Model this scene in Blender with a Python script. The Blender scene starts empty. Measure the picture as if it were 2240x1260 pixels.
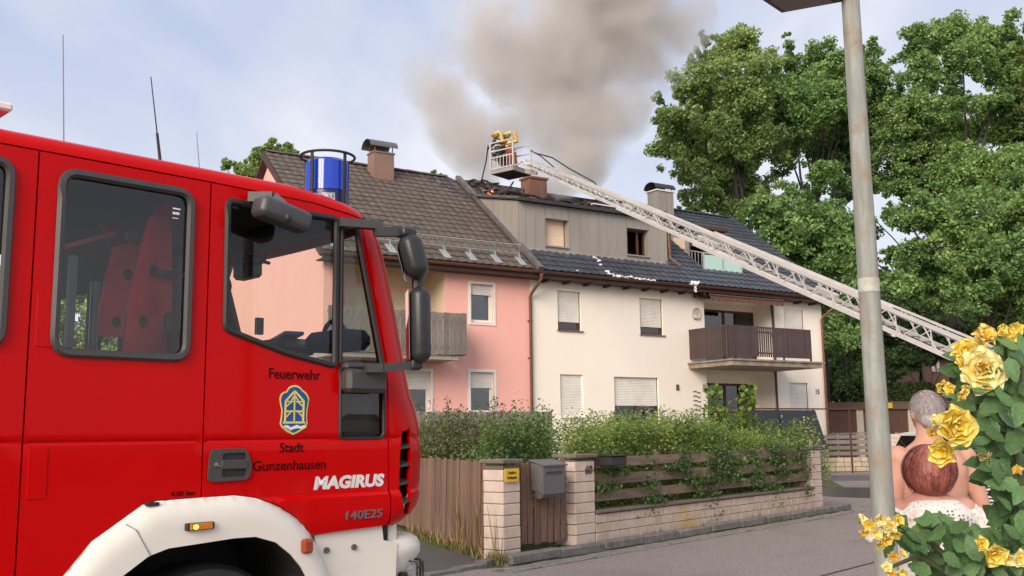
import bpy, bmesh, math, random
import numpy as np
from mathutils import Vector, Matrix, geometry, noise
R = math.radians
rnd = random.Random(7)
nr = np.random.default_rng(7)
scn = bpy.context.scene
COL = scn.collection

# ------------------------------------------------------------------ camera
CAM = Vector((0, 0, 1.55))
FPX = 2200.0
CM = Matrix.Rotation(R(90 + 8.35), 3, 'X') @ Matrix.Rotation(R(-0.7), 3, 'Z')
cam = bpy.data.cameras.new('camera')
co = bpy.data.objects.new('camera', cam)
COL.objects.link(co)
co.location = CAM
co.rotation_euler = CM.to_euler()
cam.sensor_width = 36
cam.lens = FPX / 2240 * 36
cam.clip_start = 0.05
cam.clip_end = 2000
scn.camera = co

# ------------------------------------------------------------------ world and sun
SUN_EL, SUN_AZ = 26.0, 205.0          # degrees; azimuth clockwise from +Y
w = bpy.data.worlds.new('World')
scn.world = w
w.use_nodes = True
nt = w.node_tree
nt.nodes.clear()
N = nt.nodes.new
L = nt.links.new
out = N('ShaderNodeOutputWorld')
sky = N('ShaderNodeTexSky')
sky.sky_type = 'NISHITA'
sky.sun_disc = False
sky.sun_elevation = R(SUN_EL)
sky.sun_rotation = R(SUN_AZ)
sky.air_density = 1.2
sky.dust_density = 2.0
bg1 = N('ShaderNodeBackground'); bg1.inputs[1].default_value = 0.10
L(sky.outputs[0], bg1.inputs[0])
tc = N('ShaderNodeTexCoord')
sep = N('ShaderNodeSeparateXYZ'); L(tc.outputs['Generated'], sep.inputs[0])
zz = N('ShaderNodeMath'); zz.operation = 'MAXIMUM'; L(sep.outputs[2], zz.inputs[0]); zz.inputs[1].default_value = 0.0
za = N('ShaderNodeMath'); za.operation = 'ADD'; L(zz.outputs[0], za.inputs[0]); za.inputs[1].default_value = 0.22
dv = N('ShaderNodeVectorMath'); dv.operation = 'DIVIDE'
L(tc.outputs['Generated'], dv.inputs[0])
cb = N('ShaderNodeCombineXYZ')
for i in range(3): L(za.outputs[0], cb.inputs[i])
L(cb.outputs[0], dv.inputs[1])
mp = N('ShaderNodeMapping'); mp.inputs['Scale'].default_value = (1.0, 0.5, 0.0); mp.inputs['Rotation'].default_value = (0, 0, R(25)); mp.inputs['Location'].default_value = (3.4, 1.15, 0)
L(dv.outputs[0], mp.inputs[0])
n1 = N('ShaderNodeTexNoise'); n1.inputs['Scale'].default_value = 2.3; n1.inputs['Detail'].default_value = 7; n1.inputs['Roughness'].default_value = 0.5; n1.inputs['Distortion'].default_value = 0.25
L(mp.outputs[0], n1.inputs['Vector'])
cr = N('ShaderNodeValToRGB')
cr.color_ramp.elements[0].position = 0.36; cr.color_ramp.elements[0].color = (0.50, 0.58, 0.80, 1)
cr.color_ramp.elements[1].position = 0.62; cr.color_ramp.elements[1].color = (0.93, 0.93, 1.0, 1)
e = cr.color_ramp.elements.new(0.5); e.color = (0.68, 0.72, 0.86, 1)
L(n1.outputs[0], cr.inputs[0])
# brighter, whiter veil of cloud towards the horizon all round
hz = N('ShaderNodeMapRange'); L(zz.outputs[0], hz.inputs[0])
hz.inputs[1].default_value = 0.14; hz.inputs[2].default_value = 0.42; hz.inputs[3].default_value = 0.62; hz.inputs[4].default_value = 0.0
mc = N('ShaderNodeMixRGB'); L(hz.outputs[0], mc.inputs[0]); L(cr.outputs[0], mc.inputs[1]); mc.inputs[2].default_value = (0.98, 0.96, 1.0, 1)
bg2 = N('ShaderNodeBackground'); bg2.inputs[1].default_value = 0.75
L(mc.outputs[0], bg2.inputs[0])
mx = N('ShaderNodeMixShader'); mx.inputs[0].default_value = 0.85
L(bg1.outputs[0], mx.inputs[1]); L(bg2.outputs[0], mx.inputs[2]); L(mx.outputs[0], out.inputs[0])

sl = bpy.data.lights.new('sun', 'SUN')
sl.energy = 2.9
sl.angle = R(34)
sl.color = (1.0, 0.87, 0.75)
so = bpy.data.objects.new('sun', sl)
COL.objects.link(so)
sd = Vector((math.sin(R(SUN_AZ)) * math.cos(R(SUN_EL)), math.cos(R(SUN_AZ)) * math.cos(R(SUN_EL)), math.sin(R(SUN_EL))))
so.rotation_euler = sd.to_track_quat('Z', 'Y').to_euler()
so.location = (0, -20, 30)

vs = scn.view_settings
scn.display_settings.display_device = 'sRGB'
vs.view_transform = 'Standard'
vs.look = 'None'
vs.exposure = 0.5
vs.gamma = 1
vs.use_curve_mapping = False
scn.cycles.volume_bounces = 3
scn.cycles.volume_step_rate = 2.0
scn.cycles.volume_max_steps = 128
scn.cycles.transparent_max_bounces = 16
scn.cycles.max_bounces = 8

# ------------------------------------------------------------------ frames measured from the photograph (true planes in the street)
def ray(px, py):
    return CM @ Vector(((px - 1120) / FPX, -(py - 630) / FPX, -1.0))
def at(px, py, Y):                       # the point seen at px,py that stands Y metres away
    d = ray(px, py)
    return CAM + d * (Y / d.y)
def gnd(px, py, z=0.0):
    d = ray(px, py)
    return CAM + d * ((z - CAM.z) / d.z)
def vplane(o, ang):
    a = R(ang)
    e = Vector((math.sin(a), math.cos(a), 0)); n = Vector((e.y, -e.x, 0))
    def f(px, py, off=0.0):
        d = ray(px, py); P = o + n * off
        X = CAM + d * (((P - CAM).dot(n)) / d.dot(n))
        return ((X - P).dot(e), X.z)
    return e, n, f
HO = Vector((CAM.x + ray(1225, 950).x / ray(1225, 950).y * 33, 33, 0))
HE, HN, HF = vplane(HO, 57.5)            # the street front of the houses
HROT = R(90 - 57.5)
TO = Vector((-1.1322, 5.2, 0))
TE, TN, TF = vplane(TO, 44.5)            # the flank of the fire engine
TROT = R(90 - 44.5)
KO = Vector((-0.14, 12.63, 0))
KE, KN, KF = vplane(KO, 39.67)           # the front fence
KROT = R(90 - 39.67)
def HW(s, n, z): return HO + HE * s + HN * n + Vector((0, 0, z))

# ------------------------------------------------------------------ materials
def lin(c):
    return tuple(((v / 255) / 12.92 if v / 255 <= 0.04045 else ((v / 255 + 0.055) / 1.055) ** 2.4) for v in c)
MATS = {}
def mat(name, c1, c2=None, rough=0.6, metal=0.0, scale=8.0, detail=5, bump=0.0, bscale=None, coat=0.0, spec=0.5, stretch=(1, 1, 1), lo=0.35, hi=0.65, island=0.0, world=False, rvar=0.0, trans=0.0, c3=None, s3=1.0, lo3=0.55, hi3=0.7):
    if name in MATS: return MATS[name]
    m = bpy.data.materials.new(name)
    m.use_nodes = True
    t = m.node_tree; nn = t.nodes.new; ll = t.links.new
    b = t.nodes['Principled BSDF']
    b.inputs['Roughness'].default_value = rough
    b.inputs['Metallic'].default_value = metal
    b.inputs['Coat Weight'].default_value = coat
    b.inputs['Coat Roughness'].default_value = 0.06
    b.inputs['Specular IOR Level'].default_value = spec
    if c2 is None: c2 = tuple(v * 0.8 for v in c1)
    tcn = nn('ShaderNodeTexCoord'); src = tcn.outputs['Object']
    if world:
        g = nn('ShaderNodeNewGeometry'); src = g.outputs['Position']
    mpn = nn('ShaderNodeMapping'); mpn.inputs['Scale'].default_value = stretch
    ll(src, mpn.inputs[0])
    no = nn('ShaderNodeTexNoise'); no.inputs['Scale'].default_value = scale; no.inputs['Detail'].default_value = detail; no.inputs['Roughness'].default_value = 0.6
    ll(mpn.outputs[0], no.inputs['Vector'])
    mr = nn('ShaderNodeMapRange'); ll(no.outputs[0], mr.inputs[0]); mr.inputs[1].default_value = lo; mr.inputs[2].default_value = hi
    mix = nn('ShaderNodeMixRGB'); ll(mr.outputs[0], mix.inputs[0])
    mix.inputs[1].default_value = (*c1, 1); mix.inputs[2].default_value = (*c2, 1)
    col = mix.outputs[0]
    if c3 is not None:
        n3 = nn('ShaderNodeTexNoise'); n3.inputs['Scale'].default_value = s3; n3.inputs['Detail'].default_value = 6; n3.inputs['Roughness'].default_value = 0.65
        ll(src, n3.inputs['Vector'])
        m3 = nn('ShaderNodeMapRange'); ll(n3.outputs[0], m3.inputs[0]); m3.inputs[1].default_value = lo3; m3.inputs[2].default_value = hi3
        x3 = nn('ShaderNodeMixRGB'); ll(m3.outputs[0], x3.inputs[0]); ll(col, x3.inputs[1]); x3.inputs[2].default_value = (*c3, 1)
        col = x3.outputs[0]
    if island:
        g2 = nn('ShaderNodeNewGeometry'); oi = nn('ShaderNodeObjectInfo')
        ad = nn('ShaderNodeMath'); ad.operation = 'ADD'; ll(g2.outputs['Random Per Island'], ad.inputs[0]); ll(oi.outputs['Random'], ad.inputs[1])
        fr = nn('ShaderNodeMath'); fr.operation = 'FRACT'; ll(ad.outputs[0], fr.inputs[0])
        m4 = nn('ShaderNodeMapRange'); ll(fr.outputs[0], m4.inputs[0]); m4.inputs[3].default_value = 1 - island; m4.inputs[4].default_value = 1 + island
        hs = nn('ShaderNodeHueSaturation'); ll(col, hs.inputs['Color']); ll(m4.outputs[0], hs.inputs['Value'])
        col = hs.outputs[0]
    ll(col, b.inputs['Base Color'])
    if rvar:
        m5 = nn('ShaderNodeMapRange'); ll(no.outputs[0], m5.inputs[0]); m5.inputs[1].default_value = 0.3; m5.inputs[2].default_value = 0.7
        m5.inputs[3].default_value = rough - rvar; m5.inputs[4].default_value = rough + rvar; ll(m5.outputs[0], b.inputs['Roughness'])
    if bump:
        nb = nn('ShaderNodeTexNoise'); nb.inputs['Scale'].default_value = bscale or scale * 3; nb.inputs['Detail'].default_value = 4
        ll(mpn.outputs[0], nb.inputs['Vector'])
        bp = nn('ShaderNodeBump'); bp.inputs['Strength'].default_value = 1.0; bp.inputs['Distance'].default_value = bump
        ll(nb.outputs[0], bp.inputs['Height']); ll(bp.outputs[0], b.inputs['Normal'])
    if trans:
        tr = nn('ShaderNodeBsdfTranslucent'); ll(col, tr.inputs[0])
        ms = nn('ShaderNodeMixShader'); ms.inputs[0].default_value = trans
        ll(b.outputs[0], ms.inputs[1]); ll(tr.outputs[0], ms.inputs[2]); ll(ms.outputs[0], t.nodes['Material Output'].inputs[0])
    MATS[name] = m
    return m
def glass(name, tint, ior=1.45, rough=0.02, refl=1.0):
    if name in MATS: return MATS[name]
    m = bpy.data.materials.new(name); m.use_nodes = True
    t = m.node_tree; t.nodes.clear(); nn = t.nodes.new; ll = t.links.new
    o = nn('ShaderNodeOutputMaterial'); tr = nn('ShaderNodeBsdfTransparent'); tr.inputs[0].default_value = (*tint, 1)
    gl = nn('ShaderNodeBsdfGlossy'); gl.inputs['Roughness'].default_value = rough; gl.inputs[0].default_value = (refl, refl, refl, 1)
    fr = nn('ShaderNodeFresnel'); fr.inputs[0].default_value = ior
    ms = nn('ShaderNodeMixShader'); ll(fr.outputs[0], ms.inputs[0]); ll(tr.outputs[0], ms.inputs[1]); ll(gl.outputs[0], ms.inputs[2]); ll(ms.outputs[0], o.inputs[0])
    MATS[name] = m
    return m
def emis(name, c, s):
    if name in MATS: return MATS[name]
    m = bpy.data.materials.new(name); m.use_nodes = True
    b = m.node_tree.nodes['Principled BSDF']; b.inputs['Base Color'].default_value = (*c, 1)
    b.inputs['Emission Color'].default_value = (*c, 1); b.inputs['Emission Strength'].default_value = s
    MATS[name] = m
    return m

# ------------------------------------------------------------------ mesh builder
class MB:
    def __init__(s): s.v = []; s.f = []; s.m = []
    def add(s, vs, fs, mi=0):
        o = len(s.v); s.v += [tuple(v) for v in vs]
        for f in fs: s.f.append(tuple(o + i for i in f)); s.m.append(mi)
        return s
    def quad(s, a, b, c, d, mi=0): return s.add([a, b, c, d], [(0, 1, 2, 3)], mi)
    def box(s, x0, x1, y0, y1, z0, z1, mi=0):
        return s.add([(x0, y0, z0), (x1, y0, z0), (x1, y1, z0), (x0, y1, z0), (x0, y0, z1), (x1, y0, z1), (x1, y1, z1), (x0, y1, z1)],
                     [(3, 2, 1, 0), (4, 5, 6, 7), (0, 1, 5, 4), (1, 2, 6, 5), (2, 3, 7, 6), (3, 0, 4, 7)], mi)
    def bbox(s, x0, x1, y0, y1, z0, z1, b=0.01, mi=0):       # box with bevelled edges
        b = min(b, (x1 - x0) * .45, (y1 - y0) * .45, (z1 - z0) * .45)
        vs = []; idx = {}
        X = (x0, x1); Y = (y0, y1); Z = (z0, z1); sg = (1, -1)
        for i in (0, 1):
            for j in (0, 1):
                for k in (0, 1):
                    for ax in range(3):
                        p = [X[i] + sg[i] * b, Y[j] + sg[j] * b, Z[k] + sg[k] * b]
                        p[ax] = (X[i], Y[j], Z[k])[ax]
                        idx[(i, j, k, ax)] = len(vs); vs.append(tuple(p))
        q = lambda *a: tuple(idx[t] for t in a)
        fs = [q((0, 0, 0, 0), (0, 0, 1, 0), (0, 1, 1, 0), (0, 1, 0, 0)), q((1, 0, 0, 0), (1, 1, 0, 0), (1, 1, 1, 0), (1, 0, 1, 0)),
              q((0, 0, 0, 1), (1, 0, 0, 1), (1, 0, 1, 1), (0, 0, 1, 1)), q((0, 1, 0, 1), (0, 1, 1, 1), (1, 1, 1, 1), (1, 1, 0, 1)),
              q((0, 0, 0, 2), (0, 1, 0, 2), (1, 1, 0, 2), (1, 0, 0, 2)), q((0, 0, 1, 2), (1, 0, 1, 2), (1, 1, 1, 2), (0, 1, 1, 2))]
        for i in (0, 1):
            for j in (0, 1):
                fs.append(q((i, j, 0, 0), (i, j, 1, 0), (i, j, 1, 1), (i, j, 0, 1)))
                fs.append(q((i, 0, j, 0), (i, 1, j, 0), (i, 1, j, 2), (i, 0, j, 2)))
                fs.append(q((0, i, j, 1), (1, i, j, 1), (1, i, j, 2), (0, i, j, 2)))
                for k in (0, 1): fs.append(q((i, j, k, 0), (i, j, k, 1), (i, j, k, 2)))
        return s.add(vs, fs, mi)
    def bar(s, a, b, w=0.04, h=None, up=(0, 0, 1), mi=0):
        a = Vector(a); b = Vector(b); d = (b - a)
        if d.length < 1e-6: return s
        d.normalize(); u = Vector(up)
        sd_ = d.cross(u)
        if sd_.length < 1e-3: sd_ = d.cross(Vector((0, 1, 0)))
        sd_.normalize(); u = sd_.cross(d); h = h or w
        p = []
        for q in (a, b):
            for i, j in ((-1, -1), (1, -1), (1, 1), (-1, 1)): p.append(q + sd_ * (i * w / 2) + u * (j * h / 2))
        return s.add(p, [(3, 2, 1, 0), (4, 5, 6, 7), (0, 1, 5, 4), (1, 2, 6, 5), (2, 3, 7, 6), (3, 0, 4, 7)], mi)
    def tube(s, pts, r, seg=8, caps=True, mi=0, closed=False):
        pts = [Vector(p) for p in pts]; n = len(pts)
        rs = r if isinstance(r, (list, tuple)) else [r] * n
        prev = None; o = len(s.v); base = []
        for i, p in enumerate(pts):
            if closed: d = pts[(i + 1) % n] - pts[i - 1]
            else: d = pts[min(i + 1, n - 1)] - pts[max(i - 1, 0)]
            d.normalize()
            if prev is None:
                a = d.orthogonal().normalized()
            else:
                a = prev - d * prev.dot(d); a = a.normalized() if a.length > 1e-5 else d.orthogonal().normalized()
            prev = a; b = d.cross(a)
            for k in range(seg):
                t = 2 * math.pi * k / seg
                s.v.append(tuple(p + (a * math.cos(t) + b * math.sin(t)) * rs[i]))
        for i in range(n if closed else n - 1):
            j = (i + 1) % n
            for k in range(seg):
                k2 = (k + 1) % seg
                s.f.append((o + i * seg + k, o + i * seg + k2, o + j * seg + k2, o + j * seg + k)); s.m.append(mi)
        if caps and not closed:
            s.f.append(tuple(o + k for k in reversed(range(seg)))); s.m.append(mi)
            s.f.append(tuple(o + (n - 1) * seg + k for k in range(seg))); s.m.append(mi)
        return s
    def loft(s, rings, seg=20, mi=0, caps=True):            # rings (x,y,z,rx,ry) horizontal ellipses
        o = len(s.v)
        for (x, y, z, rx, ry) in rings:
            for k in range(seg):
                t = 2 * math.pi * k / seg
                s.v.append((x + rx * math.cos(t), y + ry * math.sin(t), z))
        for i in range(len(rings) - 1):
            for k in range(seg):
                k2 = (k + 1) % seg
                s.f.append((o + i * seg + k, o + i * seg + k2, o + (i + 1) * seg + k2, o + (i + 1) * seg + k)); s.m.append(mi)
        if caps:
            s.f.append(tuple(o + k for k in reversed(range(seg)))); s.m.append(mi)
            s.f.append(tuple(o + (len(rings) - 1) * seg + k for k in range(seg))); s.m.append(mi)
        return s
    def ball(s, c, r, seg=16, rows=10, mi=0):
        r = r if isinstance(r, (tuple, list)) else (r, r, r)
        rg = []
        for i in range(rows + 1):
            t = -math.pi / 2 + math.pi * i / rows
            cz = max(math.cos(t), 0.02)
            rg.append((c[0], c[1], c[2] + r[2] * math.sin(t), r[0] * cz, r[1] * cz))
        return s.loft(rg, seg, mi)
    def prism(s, poly, fn, d0, d1, mi=0):                    # polygon extruded between two depths; fn(a,b,d)->xyz
        n = len(poly)
        vs = [fn(a, b, d0) for a, b in poly] + [fn(a, b, d1) for a, b in poly]
        fs = [tuple(range(n)), tuple(reversed(range(n, 2 * n)))]
        for i in range(n):
            j = (i + 1) % n; fs.append((j, i, n + i, n + j))
        return s.add(vs, fs, mi)
    def mesh(s, name, smooth=False, angle=35, fixn=True):
        me = bpy.data.meshes.new(name)
        me.from_pydata(s.v, [], s.f)
        if any(s.m): me.polygons.foreach_set('material_index', s.m)
        if fixn:
            bm = bmesh.new(); bm.from_mesh(me); bmesh.ops.recalc_face_normals(bm, faces=bm.faces); bm.to_mesh(me); bm.free()
        if smooth:
            me.polygons.foreach_set('use_smooth', [True] * len(me.polygons))
            me.set_sharp_from_angle(angle=R(angle))
        me.update()
        return me
    def build(s, name, m, parent=None, smooth=False, angle=35, fixn=True):
        me = s.mesh(name, smooth, angle, fixn)
        return link(name, me, m, parent)
def link(name, me, m=None, parent=None, loc=None, rot=None):
    if m is not None:
        for mm in (m if isinstance(m, (list, tuple)) else [m]): me.materials.append(mm)
    o = bpy.data.objects.new(name, me); COL.objects.link(o)
    if parent is not None: o.parent = parent
    if loc is not None: o.location = loc
    if rot is not None: o.rotation_euler = rot
    return o
def tag(o, label=None, cat=None, group=None, kind=None):
    if label: o['label'] = label
    if cat: o['category'] = cat
    if group: o['group'] = group
    if kind: o['kind'] = kind
    return o
def thing(name, label, cat, loc=(0, 0, 0), rz=0.0, group=None):
    o = bpy.data.objects.new(name, None); COL.objects.link(o)
    o.location = loc; o.rotation_euler = (0, 0, rz); o.empty_display_size = 0.2
    return tag(o, label, cat, group)
def quads_obj(name, V, m, parent=None, npf=4, smooth=False):          # V (n,k,3) array of separate faces
    n, k, _ = V.shape
    me = bpy.data.meshes.new(name)
    me.vertices.add(n * k); me.vertices.foreach_set('co', V.reshape(-1).astype(np.float32))
    me.loops.add(n * k); me.loops.foreach_set('vertex_index', np.arange(n * k, dtype=np.int32))
    me.polygons.add(n); me.polygons.foreach_set('loop_start', np.arange(0, n * k, k, dtype=np.int32))
    me.update(calc_edges=True)
    return link(name, me, m, parent)
def inpoly(x, y, P):
    c = False; n = len(P); j = n - 1
    for i in range(n):
        xi, yi = P[i]; xj, yj = P[j]
        if (yi > y) != (yj > y) and x < (xj - xi) * (y - yi) / (yj - yi + 1e-12) + xi: c = not c
        j = i
    return c
def rounded(pts, r, n=4):                                      # polygon with rounded corners
    o = []; m_ = len(pts)
    for i in range(m_):
        p = Vector(pts[i]); a = Vector(pts[i - 1]); b = Vector(pts[(i + 1) % m_])
        da = (a - p); db = (b - p); rr = min(r, da.length * .45, db.length * .45)
        A = p + da.normalized() * rr; B = p + db.normalized() * rr
        for k in range(n + 1):
            t = k / n; q = A.lerp(p, t).lerp(p.lerp(B, t), t); o.append((q.x, q.y))
    return o
def text_mesh(s, size, bold=0.0, shear=0.0, align='CENTER', ext=0.0):
    cu = bpy.data.curves.new('txt', 'FONT'); cu.body = s; cu.size = size; cu.offset = bold; cu.shear = shear
    cu.align_x = align; cu.extrude = ext; cu.resolution_u = 3
    o = bpy.data.objects.new('txt', cu); COL.objects.link(o)
    bpy.context.view_layer.update()
    me = bpy.data.meshes.new_from_object(o)
    bpy.data.objects.remove(o)
    return me
def settle(o, mods):                                           # bake modifiers into the mesh
    for typ, kw in mods:
        md = o.modifiers.new(typ, typ)
        for k, v in kw.items(): setattr(md, k, v)
    bpy.context.view_layer.update()
    ev = o.evaluated_get(bpy.context.evaluated_depsgraph_get())
    me = bpy.data.meshes.new_from_object(ev)
    o.modifiers.clear(); old = o.data; o.data = me; me.name = old.name
    return o
# ------------------------------------------------------------------ ground
M_asph = mat('asphalt', (0.33, 0.275, 0.24), (0.175, 0.145, 0.125), rough=0.85, scale=34, detail=8, bump=0.006, bscale=180, world=True, lo=.4, hi=.6, c3=(0.165, 0.138, 0.12), s3=0.5, lo3=.5, hi3=.8)
M_asph2 = mat('asphalt_drive', (0.10, 0.088, 0.078), (0.07, 0.062, 0.056), rough=0.9, scale=40, detail=8, bump=0.01, bscale=120, world=True)
M_wet = mat('wet_asphalt', (0.05, 0.046, 0.044), (0.07, 0.065, 0.06), rough=0.35, scale=4, world=True)
M_soil = mat('soil_grass', (0.05, 0.075, 0.02), (0.09, 0.08, 0.035), rough=0.95, scale=3, bump=0.03, world=True)
M_kerb = mat('kerb_stone', (0.20, 0.185, 0.165), (0.12, 0.11, 0.10), rough=0.85, scale=9, bump=0.008, bscale=60, world=True, c3=(0.09, 0.085, 0.07), s3=3)
M_gut = mat('gutter_stone', (0.24, 0.22, 0.19), (0.14, 0.13, 0.11), rough=0.9, scale=12, bump=0.006, world=True)

def flat(name, poly, z, m, label=None, kind='structure'):
    b = MB(); b.add([(x, y, z) for x, y in poly], [tuple(range(len(poly)))])
    o = b.build(name, m, fixn=False)
    if o.data.polygons[0].normal.z < 0: o.data.flip_normals()
    return tag(o, label, None, None, kind)
flat('ground', [(-400, -100), (400, -100), (400, 700), (-400, 700)], 0.0, M_soil, 'grassy ground around the street and houses')
def KW(x, y, z=0.0): return KO + KE * x - KN * y + Vector((0, 0, z))      # fence frame: x along, y away from the road
kp = [KW(-0.25, -0.25), KW(9.9, -0.25)]
far = [gnd(1795, 1033), gnd(1985, 1031)]
rd = [(-14, -8), (30, -8), (30, 38.6), (far[1].x + 1.5, far[1].y), (far[0].x - 0.6, far[0].y), (10.2, 33), (9.2, 28.5), KW(10.8, 1.6).xy[:], KW(10.4, -0.2).xy[:], KW(9.9, -0.3).xy[:], KW(-0.2, -0.3).xy[:], (-3.4, 11.2), (-14, 8)]
flat('road', [tuple(p) for p in rd], 0.004, M_asph, 'grey asphalt road in front of the fence')
dw = [gnd(930, 1262), gnd(1000, 1247), gnd(1075, 1236), gnd(1100, 1225), gnd(1085, 1220), gnd(1010, 1208), gnd(905, 1196), gnd(800, 1180), gnd(600, 1200)]
flat('driveway', [(p.x, p.y) for p in dw], 0.012, M_asph2, 'dark asphalt driveway left of the gate pillars')
# a dark patch of wet road and lighter repair strips, thin sheets on the road
def patch(name, c, rx, ry, z, m, lab, rot=0.0):
    pts = []
    for k in range(40):
        t = 2 * math.pi * k / 40; q = 1 + 0.16 * noise.noise(Vector((math.cos(t) * 1.6, math.sin(t) * 1.6, c[0])))
        x, y = rx * math.cos(t) * q, ry * math.sin(t) * q
        pts.append((c[0] + x * math.cos(rot) - y * math.sin(rot), c[1] + x * math.sin(rot) + y * math.cos(rot)))
    return flat(name, pts, z, m, lab)
pc = gnd(1865, 1078)
patch('wet_patch', (pc.x + .6, pc.y), 2.2, 2.4, 0.008, M_wet, 'dark wet patch on the side road')
pc = gnd(1855, 1047)
patch('wet_patch', (pc.x, pc.y + 0.6), 3.6, 2.2, 0.008, mat('damp_asphalt', (0.13, 0.115, 0.105), rough=.7, world=True), 'damp strip across the side road below the far wall')
b = MB()
q0, q1 = gnd(1790, 1263), gnd(1925, 1228); q2, q3 = gnd(2050, 1190), gnd(2240, 1140)
for a, c in ((q0, q1), (q1, q2), (q2, q3)):
    d = (c - a).normalized(); s_ = Vector((-d.y, d.x, 0)) * 0.018
    b.add([(p.x, p.y, 0.0085) for p in (a - s_, c - s_, c + s_, a + s_)], [(0, 1, 2, 3)])
tag(b.build('tar_seam', mat('tar', (0.035, 0.033, 0.03), rough=.6), fixn=False), 'dark tar seam crossing the road', kind='structure')

# kerb of single stones and a gutter of flat setts
kb = tag(MB().box(-.2, 9.9, -.24, -.06, 0.0, .035).build('kerb', M_kerb), 'row of worn grey kerb stones below the low garden wall', kind='structure')
kb.location = KO; kb.rotation_euler = (0, 0, KROT)
x = -0.15; meshes = {}
while x < 9.85:
    ln = rnd.choice((0.98, 0.98, 0.8))
    b = MB().bbox(0, ln - .012, 0, .16, 0, .125, .02)
    b.v = [(p[0], p[1] + .006 * noise.noise(Vector((p[0] * 3 + x, p[1] * 9, p[2] * 9))), p[2] + .012 * noise.noise(Vector((p[0] * 5 + x, 3, p[2])))) for p in b.v]
    s_ = b.build('kerb_stone', M_kerb, kb, smooth=True); s_.location = (x, -.26, .002 + rnd.uniform(-.008, .008)); s_.rotation_euler = (0, 0, rnd.uniform(-.008, .008))
    x += ln
# dropped kerb turning into the driveway
for i, (p0, p1, h) in enumerate([((1088, 1232), (1052, 1240), .07), ((1052, 1241), (1000, 1250), .045), ((1000, 1251), (930, 1262), .035)]):
    a, c = gnd(*p0), gnd(*p1); a = kb.matrix_basis.inverted() @ a; c = kb.matrix_basis.inverted() @ c
    b = MB().bar((a.x, a.y, h / 2), (c.x, c.y, h / 2), .17, h); b.build('kerb_stone', M_kerb, kb)
gt = MB(); x = -.6; 
gutter = tag(MB().box(-.6, 10.3, -.62, -.3, 0.0, .0065).build('gutter', mat('joint_sand', (0.12, 0.11, 0.09), rough=.95)), 'flat gutter of pale setts along the kerb', kind='structure')
gutter.location = KO; gutter.rotation_euler = (0, 0, KROT)
ms = []
for k in range(4):
    b = MB().bbox(0, .27, 0, .13, 0, .02, .008); b.v = [(p[0], p[1], p[2] + .004 * noise.noise(Vector((p[0] * 9 + k, p[1] * 9, k)))) for p in b.v]
    ms.append(b.mesh('sett', True)); ms[-1].materials.append(M_gut)
for row in range(2):
    x = -.58 + row * .14
    while x < 10.0:
        o = link('sett', rnd.choice(ms), None, gutter, (x, -.61 + row * .15, rnd.uniform(-.006, .002)), (rnd.uniform(-.02, .02), rnd.uniform(-.02, .02), 0)); x += .285

# ------------------------------------------------------------------ house tools (house frame: x along the street front, y into the house)
M_pink = mat('pink_render', (0.88, 0.46, 0.385), (0.865, 0.445, 0.375), rough=.9, scale=1.8, stretch=(1.2, 1.2, .3), bump=.0015, bscale=90, c3=(0.80, 0.40, 0.33), s3=.35, lo3=.55, hi3=.85)
M_cream = mat('cream_render', (0.88, 0.80, 0.69), (0.865, 0.78, 0.67), rough=.9, scale=1.8, stretch=(1.2, 1.2, .3), bump=.0015, bscale=90, c3=(0.78, 0.67, 0.57), s3=.4, lo3=.55, hi3=.9)
M_beige = mat('beige_render', (0.66, 0.52, 0.38), (0.62, 0.49, 0.36), rough=.9, scale=1.5)
M_white = mat('white_paint', (0.80, 0.77, 0.71), (0.74, 0.71, 0.65), rough=.5, scale=3)
M_shut = mat('shutter_white', (0.74, 0.70, 0.63), (0.66, 0.62, 0.55), rough=.5, scale=3)
M_shutp = mat('shutter_peach', (0.80, 0.60, 0.44), (0.74, 0.54, 0.39), rough=.5, scale=3)
M_shuty = mat('blind_yellow', (0.70, 0.62, 0.42), (0.62, 0.54, 0.36), rough=.5, scale=3)
M_brownw = mat('brown_wood', (0.10, 0.035, 0.02), (0.06, 0.022, 0.014), rough=.55, scale=6, stretch=(1, 1, .2))
M_dark = mat('dark_inside', (0.02, 0.018, 0.016), rough=.8)
M_pane = glass('window_glass', (0.42, 0.44, 0.44), 1.9, .03)
M_cop = mat('copper', (0.23, 0.105, 0.07), (0.16, 0.075, 0.055), rough=.5, metal=.4, scale=4, c3=(0.10, 0.05, 0.04), s3=1.5)
M_brsheet = mat('brown_gutter', (0.11, 0.05, 0.035), (0.075, 0.035, 0.028), rough=.45, scale=4)
M_fascia = mat('fascia_wood', (0.075, 0.035, 0.025), (0.05, 0.025, 0.02), rough=.7, scale=4)
M_clad = mat('zinc_cladding', (0.34, 0.31, 0.268), (0.295, 0.268, 0.235), rough=.45, metal=.15, scale=2.0, stretch=(1, 1, .3), c3=(0.28, 0.25, 0.215), s3=.7, lo3=.5, hi3=.9)
M_tileb = mat('brown_tile', (0.125, 0.098, 0.08), (0.09, 0.071, 0.059), rough=.8, scale=5, island=.10, world=True, c3=(0.085, 0.07, 0.06), s3=.6)
M_tiles = mat('sooty_tile', (0.085, 0.07, 0.065), (0.05, 0.043, 0.042), rough=.8, scale=6, island=.3, world=True, c3=(0.20, 0.19, 0.19), s3=2.5)
M_tiled = mat('slate_grey_tile', (0.055, 0.062, 0.078), (0.042, 0.048, 0.06), rough=.45, scale=5, island=.18, world=True)
M_black = mat('black_plastic', (0.018, 0.018, 0.02), (0.024, 0.024, 0.026), rough=.42, scale=20)
M_char = mat('charred_wood', (0.03, 0.025, 0.024), (0.085, 0.075, 0.07), rough=.9, scale=6, bump=.02, lo=.45, hi=.7)

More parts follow.
